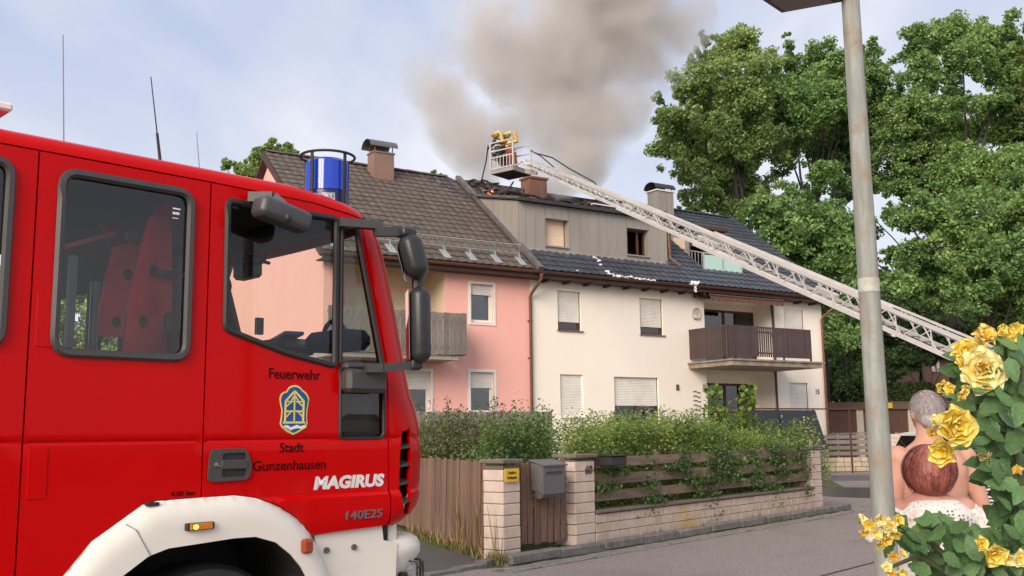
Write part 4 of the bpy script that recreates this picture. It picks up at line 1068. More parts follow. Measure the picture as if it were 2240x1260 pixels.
bag = MB().bbox(c.x - .12, c.x + .12, c.y - .14, c.y + .26, c.z - .08, c.z + .04, .04).build('bag', mat('navy_cloth', (.02, .04, .16), (.03, .06, .22), rough=.8, scale=30), cab, smooth=True)
MB().tube([(c.x, c.y + .10 + .10 * math.cos(t * math.pi / 8), c.z + .03 + .08 * math.sin(t * math.pi / 8)) for t in range(9)], .016, 6).build('bag_handle', M_black, bag)
c = cabpt(620, 745, .6)
MB().bbox(c.x - .15, c.x + .15, c.y - .2, c.y + .2, c.z - .1, c.z + .0, .04).build('dash_tray', M_trim, cab, smooth=True)
MB().bar((c.x - .05, c.y - .2, c.z + .03), (c.x + .05, c.y + .12, c.z + .01), .12, .02).build('folder', mat('blue_folder', (.08, .2, .42), rough=.5), cab)
c = cabpt(567, 712, .6)
MB().bar((c.x, c.y, c.z - .06), (c.x, c.y, c.z + .05), .05, .03).build('phone_holder', M_black, cab)
# lettering and crest
M_let = mat('dark_lettering', (.03, .002, .003), rough=.5, spec=.1)
M_letw = mat('white_lettering', (.80, .76, .74), rough=.4)
M_letg = mat('grey_badge', (.20, .15, .15), (.26, .2, .2), rough=.3, metal=.6, scale=20)
def lettering(s, u0, u1, zb, h, m, bold=0, shear=0, parent=fd, off=.0025, nm='lettering', ext=0.0):
    me = text_mesh(s, 1.0, bold, shear, 'LEFT', ext)
    V = np.array([v.co[:] for v in me.vertices]); x0, x1 = V[:, 0].min(), V[:, 0].max(); H = V[:, 1].max() if h else 1
    for v in me.vertices:
        u = u0 + (v.co.x - x0) / (x1 - x0) * (u1 - u0); z = zb + v.co.y / H * h; v.co = (u, YS(u, z) - off - v.co.z * .01, z)
    o_ = link(nm, me, m, parent); return o_
lettering('Feuerwehr', -.147, .162, 1.852, .052, M_let, .012)
lettering('Stadt', -.076, .068, 1.481, .048, M_let, .012)
lettering('Gunzenhausen', -.226, .205, 1.392, .050, M_let, .012)
lettering('MAGIRUS', .131, .593, 1.289, .064, M_letw, .055, .14)
lettering('140E25', .32, .563, 1.122, .044, M_letg, .012, .1, ext=.4)
lettering('4.00 bar', TF(373, 1084)[0], TF(428, 1082)[0], TF(400, 1084)[1], .022, M_let, .02, parent=rd_)
cq = lambda x, y: TF(560 + x / 3.706, 800 + y / 3.706)
outl = [(255, 190), (268, 172), (290, 161), (312, 157), (335, 161), (358, 174), (374, 195), (398, 212), (415, 232), (430, 268), (424, 310), (414, 360), (411, 420), (416, 468), (392, 508), (350, 538), (300, 562), (250, 538), (208, 505), (192, 474), (201, 420), (206, 360), (195, 310), (189, 266), (200, 232), (222, 212), (246, 206)]
def flatp(P, m, off, nm, parent): 
    b = MB(); pl = [cq(*p) for p in P]; b.add([(u, -off, z) for u, z in pl] + [(u, -off + .002, z) for u, z in pl], [tuple(range(len(pl)))] + [(i, (i + 1) % len(pl), len(pl) + (i + 1) % len(pl), len(pl) + i) for i in range(len(pl))]); return b.build(nm, m, parent)
M_cy = mat('crest_yellow', (.80, .66, .16), rough=.4); M_cb = mat('crest_blue', (.006, .075, .28), rough=.4)
cr_ = flatp(outl, M_cy, .002, 'town_crest', fd)
flatp([(311 + (x - 311) * .91, 360 + (y - 360) * .93) for x, y in outl], M_cb, .0035, 'crest_field', cr_).parent = fd
b = MB()
def cbar(x0, y0, x1, y1, w_=11):
    p, q = cq(x0, y0), cq(x1, y1); b.bar((p[0], -.0048, p[1]), (q[0], -.0048, q[1]), w_ / 3.706 * .00275, .001, up=(0, 1, 0)) if False else b.bar((p[0], -.0048, p[1]), (q[0], -.0048, q[1]), .0012, w_ / 3.706 * .00285, up=(.001, 0, 1) if abs(q[0] - p[0]) > abs(q[1] - p[1]) else (1, 0, .001))
for a in ((237, 285, 230, 462, 15), (383, 285, 377, 460, 15), (311, 205, 305, 462, 11), (213, 461, 396, 460, 13), (311, 205, 236, 288, 13), (311, 205, 384, 288, 13), (240, 291, 380, 291, 9), (240, 370, 378, 370, 12), (243, 330, 284, 294, 9), (376, 330, 336, 294, 9), (240, 418, 276, 378, 9), (376, 418, 340, 378, 9), (280, 291, 311, 236, 8), (342, 291, 311, 236, 8)): cbar(*a)
b.build('crest_timber_frame', M_cy, fd)
flatp([(215, 492), (235, 480), (258, 484), (280, 500), (305, 488), (330, 478), (352, 490), (375, 486), (402, 476), (388, 500), (360, 512), (332, 506), (306, 512), (280, 524), (252, 510), (234, 504)], M_letw, .005, 'crest_wave', fd)
flatp([(206, 492), (300, 548), (405, 490), (408, 498), (300, 558), (200, 500)], M_cy, .0052, 'crest_edge', fd)
# handle
hp = cpanel('handle_plate', rounded([(-.462, 1.503), (-.268, 1.505), (-.238, 1.42), (-.252, 1.352), (-.472, 1.348)], .03), [rounded([(-.40, 1.482), (-.275, 1.484), (-.268, 1.37), (-.40, 1.368)], .015)], M_trim, fd, yf=lambda u, z: -.014, thick=.02, st=.05)
MB().box(-.41, -.26, -.003, -.001, 1.36, 1.49).build('handle_recess', M_rub, hp)
MB().bbox(-.405, -.262, -.018, -.002, 1.405, 1.45, .004).build('handle_grip', M_trim, hp)
MB().tube([(-.435, -.02, 1.43), (-.435, -.005, 1.43)], .011, 12).bar((-.435, -.02, 1.43), (-.418, -.02, 1.42), .012, .006).build('lock', mat('lock_metal', (.3, .3, .29), rough=.35, metal=.8), hp)
# stickers in the rear window
MB().box(-.69, -.65, .008, .0095, 2.645, 2.652).box(-.69, -.655, .008, .0095, 2.62, 2.632).box(-.69, -.66, .008, .0095, 2.60, 2.604).build('window_sticker', M_letw, rd_)
# wheel arch, bumper side plate
outer_line = arch
def yarch(u, z):
    d = min(math.hypot(u - p[0], z - p[1]) for p in ARCHD)
    return -.055 + .055 * math.exp(-(d / .035) ** 1.3)
ARCHD = subdiv(arch, .02, False)
ring = arch + list(reversed(inn))
fen = cpanel('wheel_arch', ring, [], M_whp, engine, yf=yarch, st=.028, thick=.012)
b = MB(); pv = None
for i in range(len(inn) - 1):
    (a, za), (c, zc) = inn[i], inn[i + 1]
    b.quad((a, -.05, za), (c, -.05, zc), (c, .62, zc + (.05)), (a, .62, za + .05))
b.box(-1.1, .2, .62, .66, .3, 1.25).build('arch_liner', M_rub, fen)
sp = TF(282, 1148); ep = TF(317, 1213)
g0, g1 = TF(270, 1146), TF(316, 1214)
b = MB(); pp = [(g0[0], g0[1]), (TF(287, 1158)[0], TF(287, 1158)[1]), g1]
for i in range(2): b.bar((pp[i][0], yarch(*pp[i]) - .003, pp[i][1]), (pp[i + 1][0], yarch(*pp[i + 1]) - .003, pp[i + 1][1]), .006, .004)
b.build('arch_joint', mat('joint_grey', (.28, .26, .23), rough=.7), fen)
p = TF(320, 1103); MB().bbox(p[0] - .01, p[0] + .05, -.03, .01, p[1] - .008, p[1] + .008, .003).build('arch_clip', M_rub, fen)
m0, m1 = TF(391, 1161), TF(453, 1139)
MB().bbox(m0[0], m1[0], -.075, -.05, m0[1] + .002, m1[1], .004).build('marker_base', M_rub, fen)
ml = MB().bbox(m0[0] + .016, m1[0] - .014, -.083, -.07, m0[1] + .004, m1[1] - .002, .003).build('side_marker_lamp', mat('amber_lens', (.62, .19, .01), (.5, .14, .01), rough=.2, scale=90), fen)
MB().ball((m0[0] + .042, -.084, (m0[1] + m1[1]) / 2), (.014, .003, .011), 8, 6).build('lamp_glow', emis('amber_glow', (1.0, .55, .06), 2.2), ml)
c = TF(657, 1193)
MB().bbox(c[0] - .032, c[0] + .032, -.08, -.03, c[1] - .036, c[1] + .036, .012).build('indicator_lamp', mat('amber_dark', (.32, .055, .015), (.25, .04, .012), rough=.25, scale=60), fen, smooth=True)
bp = cpanel('bumper_side', [TF(691, 1171), TF(838, 1147), TF(842, 1182), TF(872, 1187), (.665, .42), (.26, .42), (.25, .80), (.235, .85), TF(701, 1212), TF(693, 1194)], [], M_whp, engine, yf=lambda u, z: .012 + .0 * z, thick=.02, st=.06)
for q in ((716, 1204), (776, 1197)):
    p = TF(*q); MB().tube([(p[0], .0, p[1]), (p[0], .016, p[1])], .016, 12).build('bolt', mat('bolt_metal', (.2, .18, .16), rough=.4, metal=.7), bp, smooth=True)
MB().box(.55, .70, .06, .09, .9, 1.10).build('dark_gap', M_rub, bp)
a_, c_ = TF(860, 1150), TF(873, 1190); MB().bbox(a_[0] + .01, c_[0] + .03, .05, .12, .95, 1.10, .01).build('step_post', M_whp, engine)
# front bumper wrapping round the corner
def bpath(inset):
    r = .30; P = [(.685, .02 + inset)]
    for k in range(9):
        t = math.pi / 2 * k / 8; P.append((.72 + (r - inset) * math.sin(t) * 1.05, .02 + inset + (r - inset) * (1 - math.cos(t))))
    L_ = [(x, WID - y) for x, y in reversed(P)]
    return P + L_
rws = []
for z, ins in ((1.0, .16), (1.004, .10), (.995, .05), (.975, .018), (.94, .0), (.90, .0), (.80, .06), (.74, .075), (.60, .05), (.45, .04), (.36, .06)):
    rws.append([(x, y, z) for x, y in bpath(ins)])
bmp = strip_grid(rws, 'bumper', M_whp, engine)
# headlamp and its wire guard at the corner
hc = TMI @ CAM
def tcor(px, py, yy): p = TF(px, py, -yy); return Vector((p[0], yy, p[1]))
h0 = tcor(902, 1250, .10)
hl_ = MB().bbox(h0.x - .07, h0.x + .05, h0.y - .02, h0.y + .16, .56, .84, .03).build('headlamp', mat('lamp_glass', (.32, .31, .33), (.42, .41, .42), rough=.12, spec=.9, scale=14), bmp, smooth=True)
b = MB()
for (dx, dy) in ((-.03, -.075), (.045, -.04), (.085, .03)): b.tube([(h0.x + dx - .03, h0.y + dy + .05, .86), (h0.x + dx, h0.y + dy, .85), (h0.x + dx, h0.y + dy, .52)], .006, 6)
for z in (.82, .70, .58): b.tube([(h0.x - .03, h0.y - .075, z), (h0.x + .045, h0.y - .04, z + .01), (h0.x + .085, h0.y + .03, z + .015)], .006, 6)
b.build('lamp_guard', M_rub, hl_)
MB().bbox(h0.x - .115, h0.x - .07, h0.y - .05, h0.y, .6, .80, .006).build('guard_bracket', M_rub, hl_)
# wheels, chassis and equipment body (runs out of the picture to the left)
for (u_, y_) in ((-.42, .04), (-.42, WID - .34), (-4.3, .04), (-4.3, WID - .34)):
    ty = MB(); prof = [(.25, .0), (.40, .0), (.455, .02), (.48, .06), (.48, .24), (.455, .28), (.40, .30), (.25, .30)]; n = 36
    vs = [(u_ + r_ * math.cos(2 * math.pi * k / n), y_ + d_, .48 + r_ * math.sin(2 * math.pi * k / n)) for r_, d_ in prof for k in range(n)]
    ty.add(vs, [(i * n + k, i * n + (k + 1) % n, ((i + 1) % len(prof)) * n + (k + 1) % n, ((i + 1) % len(prof)) * n + k) for i in range(len(prof)) for k in range(n)])
    wh_ = ty.build('wheel', M_rub, engine, smooth=True)
    MB().tube([(u_, y_ + .03, .48), (u_, y_ + .2, .48)], .25, 24).tube([(u_, y_ + .0, .48), (u_, y_ + .05, .48)], .09, 16).build('rim', mat('rim_grey', (.4, .39, .37), rough=.4, metal=.5), wh_, smooth=True)
MB().box(-6.0, .6, .7, WID - .7, .55, .85).build('chassis', M_rub, engine)
MB().bbox(-6.2, -2.36, .0, WID, 1.0, 3.0, .05).build('equipment_body', M_red, engine)
MB().box(-6.1, -2.5, -.01, 0, 1.2, 2.7).build('roller_shutter', mat('shutter_alu', (.5, .5, .5), rough=.4, metal=.6), engine)
# beacon
c = TF(716, 400, -.34); BX, BY = c[0], .34
zb = zt(BX) + .055
M_blue = mat('blue_lens', (.002, .035, .42), (.003, .06, .6), rough=.12, coat=.6, scale=6, stretch=(1, 1, .05))
for k_ in range(36): pass
bc_ = MB().tube([(BX, BY, zb - .09), (BX, BY, zb + .055)], .128, 28).build('beacon', mat('beacon_base', (.008, .012, .07), (.012, .02, .11), rough=.3), engine, smooth=True)
MB().tube([(BX, BY, zb + .057), (BX, BY, zb + .06), (BX, BY, zb + .235), (BX, BY, zb + .25)], [.115, .122, .122, .11], 28).build('lens', M_blue, bc_, smooth=True)
for k_ in range(30):
    t_ = 2 * math.pi * k_ / 30; MB().bar((BX + .1225 * math.cos(t_), BY + .1225 * math.sin(t_), zb + .062), (BX + .1225 * math.cos(t_), BY + .1225 * math.sin(t_), zb + .233), .009, .005, up=(math.cos(t_), math.sin(t_), 0)).build('lens_rib', M_blue, bc_)
MB().tube([(BX - .03, BY - .03, zb + .08), (BX - .03, BY - .03, zb + .19)], .04, 12).build('reflector', M_letw, bc_)
b = MB().tube([(BX + .158 * math.cos(t * math.pi / 16), BY + .158 * math.sin(t * math.pi / 16), zb + .275) for t in range(32)], .008, 6, closed=True)
for a in (200, 275, 20, 110): b.bar((BX + .15 * math.cos(R(a)), BY + .15 * math.sin(R(a)), zb - .05), (BX + .153 * math.cos(R(a)), BY + .153 * math.sin(R(a)), zb + .275), .016, .01)
b.build('beacon_guard', M_rub, bc_)
a = R(238); MB().add([(BX + .1295 * math.cos(a + t), BY + .1295 * math.sin(a + t), z) for z in (zb - .01, zb + .035) for t in (-.3, 0, .3)], [(0, 1, 4, 3), (1, 2, 5, 4)]).build('type_plate', mat('plate', (.45, .47, .5), (.12, .14, .2), rough=.4, scale=90, lo=.48, hi=.52), bc_)
# aerials
for (px, pt, pb_, y_, r_) in ((353, (330, 168), (353, 345), .9, .006), (140, (138, 76), (141, 320), 1.1, .0035), (438, (430, 290), (439, 372), 1.0, .0028)):
    p0 = TF(pb_[0], pb_[1], -y_); p1 = TF(pt[0], pt[1], -y_)
    a0 = (p0[0], y_, p0[1] - .06); a1 = (p1[0], y_, p1[1])
    if r_ > .005:
        mid = tuple(a0[i] + (a1[i] - a0[i]) * .38 for i in range(3))
        MB().tube([a0, mid, mid, a1, a1], [.010, .008, .004, .003, .006], 8).build('aerial', M_rub, engine)
    else: MB().tube([a0, a1], [r_, r_ * .7], 6).build('aerial', mat('aerial_steel', (.22, .2, .22), rough=.5), engine)
lm = TF(4, 245, -.25); MB().bbox(lm[0] - .5, lm[0] + .015, .15, .45, lm[1] - .02, lm[1] + .02, .01).bar((lm[0] - .1, .3, 2.9), (lm[0] - .05, .3, lm[1] - .02), .04).build('roof_lamp', M_whp, engine)
# mirrors
def bar_px(name, pts, off, w_, h_, m=M_trim, parent=engine):
    b = MB(); P = [Vector((TF(x, y, o_)[0], -o_, TF(x, y, o_)[1])) for (x, y), o_ in zip(pts, off)]
    for i in range(len(P) - 1): b.bar(P[i], P[i + 1], w_, h_)
    return b.build(name, m, parent)
mr_ = thing  # keep helper names tidy
def mshape(name, cx, cy, off, su, sy, sz, parent=engine, m=M_black, tilt=0, bev=.03, rot=0):
    c = TF(cx, cy, off)
    b = MB().bbox(-su / 2, su / 2, -sy / 2, sy / 2, -sz / 2, sz / 2, bev); me = b.mesh(name, True, 60); me.materials.append(m)
    o_ = link(name, me, None, parent, (c[0], -off, c[1]), (0, R(tilt), R(rot)))
    md = o_.modifiers.new('bevel', 'BEVEL'); md.width = bev * .4; md.segments = 2
    return o_
M_mir = mat('mirror_glass', (.75, .75, .75), rough=.03, metal=1.0)
ma = bar_px('mirror_arm', [((742), 487)] and [(742, 487), (835, 494)], [.03, .12], .06, .045)
bar_px('mirror_arm', [(820, 507), (905, 508)], [.12, .17], .05, .05)
mshape('mirror_joint', 888, 510, .17, .10, .09, .055, tilt=0, bev=.012)
lo = mshape('mirror', 917, 712, .17, .12, .20, .43, tilt=-1, bev=.04, rot=-34)
up = mshape('mirror', 904, 562, .17, .14, .22, .27, tilt=-14, bev=.05, rot=-44)
for o_, sy, sz, xx in ((lo, .17, .39, -.067), (up, .18, .22, -.077)):
    g = MB().bbox(xx, xx + .006, -sy / 2, sy / 2, -sz / 2, sz / 2, .003); me = g.mesh('mirror_glass'); me.materials.append(M_mir); link('mirror_glass', me, None, o_)
MB().tube([(TF(913, 612, .17)[0], -.17, TF(913, 612, .17)[1] - .08), (TF(913, 612, .17)[0], -.17, TF(913, 612, .17)[1] + .04)], .032, 10).build('mirror_link', M_black, engine)
bar_px('mirror_arm', [(800, 806), (835, 805), (918, 798)], [.10, .13, .17], .06, .045)
mshape('mirror_joint', 905, 798, .17, .07, .07, .06, bev=.01)
mb0, mb1 = TF(741, 861), TF(838, 800)
MB().bbox(mb0[0] + .0, mb1[0] - .03, -.09, .0, mb0[1] + .005, mb1[1] - .03, .022).bbox(mb0[0] + .005, mb1[0] - .06, -.06, .0, mb1[1] - .035, mb1[1] + .004, .015).build('mirror_base', M_trim, engine, smooth=True)
# kerb mirror above the door
k0, k1 = TF(553, 470, .16), TF(678, 470, .16)
km = mshape('kerb_mirror', 617, 470, .16, .30, .13, .11, tilt=12, bev=.022, m=mat('mirror_housing_grey', (.06, .06, .065), rough=.45))
bar_px('mirror_arm', [(548, 433), (600, 433), (632, 462)], [.02, .12, .17], .07, .05)
MB().ball((TF(622, 478, .19)[0], -.215, TF(622, 478, .19)[1]), (.018, .02, .026), 10, 8).build('mirror_joint', M_black, engine)
# ------------------------------------------------------------------ front fence (fence frame: x along, y away from the road)
M_blk = mat('garden_block', (0.60, 0.485, 0.40), (0.52, 0.415, 0.34), rough=.9, scale=6, bump=.003, bscale=60, world=True, c3=(0.40, 0.33, 0.26), s3=1.8, lo3=.55, hi3=.85)
M_blk2 = mat('low_wall_block', (0.55, 0.445, 0.36), (0.44, 0.35, 0.27), rough=.92, scale=5, bump=.004, bscale=60, world=True, c3=(0.50, 0.30, 0.07), s3=.9, lo3=.56, hi3=.72)
M_joint = mat('mortar', (0.15, 0.115, 0.09), rough=.95)
M_cap = mat('cap_stone', (0.19, 0.145, 0.11), (0.12, 0.10, 0.08), rough=.95, scale=14, bump=.006, world=True)
M_wood = mat('brown_fence_wood', (0.20, 0.115, 0.075), (0.125, 0.072, 0.052), rough=.85, scale=5, stretch=(2, 2, .35), bump=.003, island=.2, c3=(0.20, 0.14, 0.11), s3=2.2, lo3=.5, hi3=.8)
M_woodh = mat('horizontal_board_wood', (0.235, 0.16, 0.118), (0.13, 0.09, 0.07), rough=.85, scale=4, stretch=(.35, 2, 4), bump=.003, island=.15, c3=(0.32, 0.27, 0.22), s3=1.8, lo3=.5, hi3=.8)
blk = MB().bbox(0, .33, 0, .33, 0, .132, .008).mesh('block'); blk.materials.append(M_blk)
def pillar(x, y, w_, zt_, label):
    t = thing('gate_pillar', label, 'pillar', KW(x, y, 0), KROT, 'pale block pillars of the front fence')
    MB().box(.01, w_ - .01, .01, .32, 0, zt_ - .02).build('core', M_joint, t)
    z = .08 if x > 0 else .02
    i = 0
    while z < zt_ - .08:
        o_ = link('block', blk, None, t, (rnd.uniform(-.002, .002), rnd.uniform(-.002, .002), z)); o_.scale = (w_ / .33, 1, min(1.0, (zt_ - z) / .14)); z += .1395
    MB().bbox(-.035, w_ + .035, -.035, .365, zt_, zt_ + .055, .012).build('cap_stone', M_cap, t)
    return t
lp = pillar(0.0, 0.0, .33, 1.205, 'pale block gate pillar carrying the yellow sign, left of the gate')
rp = pillar(1.50, 0.0, .46, 1.235, 'pale block pillar with the house number, right of the gate')
ep = pillar(9.25, 0.0, .42, 1.24, 'pale block pillar at the far right end of the board fence')
sg_ = thing('sign', 'small yellow notice sign on the left gate pillar', 'sign', KW(-.0, -.035, .98), KROT)
MB().bbox(.0, .27, 0, .012, 0, .165, .003).build('sign_plate', mat('sign_yellow', (.78, .50, .02), rough=.4), sg_)
for s_, z_, w_ in (('Ausfahrt', .098, .16), ('freihalten', .038, .19)):
    me = text_mesh(s_, .05, .002, 0, 'CENTER'); me.materials.append(mat('ink', (.03, .02, .01)))
    V = [v.co.x for v in me.vertices]; sc_ = w_ / (max(V) - min(V))
    for v in me.vertices: v.co.x *= sc_
    link('lettering', me, None, sg_, (.135, -.002, z_), (R(90), 0, 0))
me = text_mesh('60', .165, .001, .15, 'CENTER', .004); o = link('house_number', me, mat('number_iron', (.07, .05, .04), rough=.5), None, KW(1.80, -.012, 1.02), (R(90), 0, KROT)); tag(o, 'dark house number sixty on the right gate pillar', 'house number')
# gate
gate = thing('garden_gate', 'brown board garden gate between the two block pillars', 'gate', KW(.345, .12, 0), KROT)
MB().box(.0, 1.14, .03, .06, .35, .43).box(.0, 1.14, .03, .06, .95, 1.03).build('cross_rail', M_wood, gate)
gm = [board_mesh('board', .118, .022, 1.03, M_wood, sd=40 + k, warp=.008) for k in range(5)]
for i in range(8):
    o_ = link('board', gm[i % 5], None, gate, (.005 + i * .1415, 0, .17 + rnd.uniform(-.02, .01)), (0, rnd.uniform(-.012, .012), 0)); o_.scale = (1 if i not in (2, 5) else .85, 1, 1 + rnd.uniform(-.01, .03))
MB().bar((1.08, -.03, .86), (1.08, -.03, .98), .03, .012).bar((1.0, -.06, .93), (1.09, -.06, .93), .018).build('handle', mat('brass', (.45, .36, .22), rough=.4, metal=.6), gate)
mb = thing('mailbox', 'grey metal mailbox with newspaper roll hanging on the brown gate', 'mailbox', KW(.68, .1, .80), KROT)
M_mbx = mat('mailbox_grey', (0.17, 0.165, 0.165), (0.14, 0.135, 0.14), rough=.42, metal=.3, scale=3)
b = MB(); b.add([(0, 0, .06), (.46, 0, .06), (.46, 0, .40), (0, 0, .40), (0, -.20, .0), (.46, -.20, .0), (.46, -.20, .36), (0, -.20, .36)], [(0, 1, 2, 3), (7, 6, 5, 4), (4, 5, 1, 0), (5, 6, 2, 1), (6, 7, 3, 2), (7, 4, 0, 3)]); b.build('box', M_mbx, mb)
MB().add([(-.02, .02, .44), (.48, .02, .44), (.48, -.235, .375), (-.02, -.235, .375), (-.02, .02, .425), (.48, .02, .425), (.48, -.235, .355), (-.02, -.235, .355)], BF).build('lid', M_mbx, mb)
MB().box(.06, .40, -.206, -.2, .26, .285).box(.03, .43, -.204, -.2, .24, .245).build('slot', mat('slot_dark', (.04, .04, .04)), mb)
MB().tube([(.02, -.11, .01), (.44, -.11, .01)], .07, 14).build('newspaper_tube', M_mbx, mb, smooth=True)
MB().tube([(.22, -.208, .2), (.22, -.2, .2)], .012, 10).build('lock', mat('lock_metal', (.3, .3, .29)), mb)
nb = thing('newspaper_box', 'black newspaper box on the top fence board beside the pillar', 'newspaper box', KW(2.02, -.02, 1.12), KROT)
MB().bbox(0, .40, -.22, 0, 0, .13, .015).build('box', M_black, nb); MB().box(-.01, .41, -.24, .02, .132, .145).build('lid', M_black, nb)
# low wall
lwall = thing('low_garden_wall', 'low wall of pale yellow stained blocks under the board fence', 'wall', KW(1.97, 0, 0), KROT)
MB().box(.0, 7.28, .015, .24, 0, .46).build('core', M_joint, lwall)
bl_ = {}
for row in range(3):
    x = 0 if row % 2 == 0 else -.14
    while x < 7.26:
        w_ = rnd.choice((.24, .28, .28, .33)); a = max(x, 0) + .004; c = min(x + w_, 7.28) - .004
        if c - a > .05:
            key = round(c - a, 2)
            if key not in bl_:
                m_ = MB().bbox(0, key, 0, .2, 0, .118, .006).mesh('block'); m_.materials.append(M_blk2); bl_[key] = m_
            link('block', bl_[key], None, lwall, (a, rnd.uniform(-.004, .003), .09 + row * .1255))
        x += w_
x = 0
while x < 7.2:
    w_ = rnd.uniform(.8, 1.1); w_ = min(w_, 7.28 - x)
    MB().bbox(x + .003, x + w_ - .003, -.035, .27, .468, .515, .012).build('coping_stone', M_cap, lwall); x += w_
# board fence on the wall
bf = thing('board_fence', 'weathered brown horizontal board fence on the low block wall', 'fence', KW(1.97, .1, 0), KROT)
for px_ in (.15, 1.9, 3.7, 5.5, 7.1): MB().bbox(px_ - .04, px_ + .04, .03, .11, .5, 1.28, .006).build('post', M_wood, bf)
for z0, z1 in ((.625, .765), (.85, 1.0), (1.095, 1.235)):
    for (x0, x1) in ((.02, 3.68), (3.70, 7.26)):
        b = MB(); n = 14
        ps = [(x0 + (x1 - x0) * i / n) for i in range(n + 1)]
        sdz = rnd.uniform(0, 9)
        wv = lambda x, k: .012 * noise.noise(Vector((x * .6 + sdz, k, 0)))
        vs = []
        for x in ps:
            vs += [(x, wv(x, 5) * .6, z0 + wv(x, 1)), (x, .026 + wv(x, 5) * .6, z0 + wv(x, 1)), (x, .026 + wv(x, 5) * .6, z1 + wv(x, 2)), (x, wv(x, 5) * .6, z1 + wv(x, 2))]
        fs = [(4 * i + a, 4 * (i + 1) + a, 4 * (i + 1) + (a + 1) % 4, 4 * i + (a + 1) % 4) for i in range(n) for a in range(4)] + [(0, 1, 2, 3), (4 * n + 3, 4 * n + 2, 4 * n + 1, 4 * n)]
        b.add(vs, fs); b.build('board', M_woodh, bf)
# leaning picket fence along the driveway
a0 = gnd(1064, 1214, .05); a1 = gnd(905, 1160, .05); dv_ = (a1 - a0); ln_ = dv_.length; dv_.normalize(); ang = math.atan2(dv_.y, dv_.x)
pf = thing('picket_fence', 'leaning brown picket fence along the driveway left of the pillar', 'fence', a0, ang)
MB().bar((0, -.03, .35), (ln_ * 1.6, -.03, .35), .05, .08).bar((0, -.03, 1.0), (ln_ * 1.6, -.03, 1.0), .05, .08).build('cross_rail', M_wood, pf)
pm = [board_mesh('picket', .125, .022, 1.16, M_wood, sd=60 + k, warp=.012) for k in range(6)]
x = .02
while x < ln_ * 1.6:
    o_ = link('picket', rnd.choice(pm), None, pf, (x, .012 + rnd.uniform(-.004, .004), .02 + rnd.uniform(-.02, .02)), (0, R(-3) + rnd.uniform(-.035, .02) , 0)); x += .15 + rnd.uniform(0, .02)
for x in (-.05, 1.9, 3.85): MB().bbox(x, x + .1, -.16, -.06, 0, 1.1, .01).build('post', M_wood, pf)
# grey garden screen in front of the pink house
p0 = at(880, 930, 23.2); p1 = at(1208, 930, 24.6); dd = (p1 - p0); dd.z = 0; ln_ = dd.length; ang = math.atan2(dd.y, dd.x)
gs = thing('garden_screen', 'grey vertical board privacy screen in front of the pink house', 'fence', (p0.x, p0.y, 0), ang)
MB().bar((0, .05, 1.7), (ln_, .05, 1.7), .04, .08).bar((0, .05, .6), (ln_, .05, .6), .04, .08).build('cross_rail', M_greyw, gs)
sm_ = [board_mesh('board', .135, .022, 2.12, M_greyw, sd=80 + k) for k in range(4)]
x = 0
while x < ln_ - .1: link('board', rnd.choice(sm_), None, gs, (x, 0, rnd.uniform(-.01, .01))); x += .145
# ------------------------------------------------------------------ far end: second fence, garages, houses, leaning black panels
f2a, f2b = gnd(1788, 1034), gnd(1972, 1031); dd = f2b - f2a; ln2 = dd.length; ang = math.atan2(dd.y, dd.x)
f2 = thing('low_garden_wall', 'distant low wall of yellowish stones beyond the side road', 'wall', f2a, ang)
MB().box(0, ln2, .03, .3, 0, .56).build('core', M_joint, f2)
M_blk3 = mat('far_wall_stone', (0.52, 0.42, 0.30), (0.42, 0.34, 0.24), rough=.9, scale=3, world=True, island=.1)
for row in range(3):
    x = -.1 * row
    while x < ln2:
        w_ = rnd.uniform(.28, .45); a = max(x, 0) + .012; c = min(x + w_, ln2) - .012
        if c > a + .05: MB().bbox(a, c, 0, .2, .03 + row * .18, .195 + row * .18, .01).build('block', M_blk3, f2)
        x += w_
f3 = thing('board_fence', 'distant grey horizontal board fence above the far stone wall', 'fence', f2a, ang)
for k, z in enumerate((.64, .86, 1.08, 1.28)): MB().box(0, ln2 - .6, .08 + .01 * k, .11 + .01 * k, z, z + .14).build('board', M_greyw, f3)
for i in range(5): MB().box(i * .8 + .1, i * .8 + .2, .13, .2, .5, 1.5).build('post', M_greyw, f3)
fp = thing('gate_pillar', 'distant pale block pillar at the end of the far stone wall, behind the lamp post', 'pillar', f2a + dd * ((ln2 - .35) / ln2), ang)
for r_ in range(9): MB().bbox(0, .4, -.05, .3, .0 + r_ * .16, .152 + r_ * .16, .008).build('block', M_blk, fp)
gt2 = thing('trestle', 'weathered wooden trestle standing behind the distant fence', 'trestle', at(1805, 955, 42) - Vector((0, 0, 1.45)), ang)
for xx in (0, 1.1, 1.9): MB().bar((xx, 0, 0), (xx - .05, 0, 1.6), .06).build('leg', M_greyw, gt2)
MB().bar((-.1, 0, 1.55), (2.0, 0, 1.58), .12, .06).build('top', M_greyw, gt2)
def px_box(Y0, px0, px1, py0, py1, depth, zb=0.0):
    a, c = at(px0, py1, Y0), at(px1, py0, Y0)
    return a.x, c.x, Y0, Y0 + depth, max(a.z, zb) if zb is not None else a.z, c.z
M_gar = mat('garage_brown', (0.10, 0.047, 0.03), (0.085, 0.04, 0.027), rough=.7, scale=2)
M_garp = mat('garage_post', (0.60, 0.52, 0.40), rough=.8)
M_garl = mat('garage_lintel', (0.14, 0.085, 0.06), (0.11, 0.066, 0.048), rough=.8)
ga = thing('garage', 'low brown garage row with pale door posts beyond the side road', 'garage', at(1805, 950, 50) * 1.0, 0)
ga.location.z = 0; gx = ga.location.x
zt_, zl_ = at(1810, 883, 50).z, at(1810, 897, 50).z
xs_ = [at(q, 920, 50).x - gx for q in (1790, 1873, 1878, 1890, 1893, 1902, 1985, 2000, 2090)]
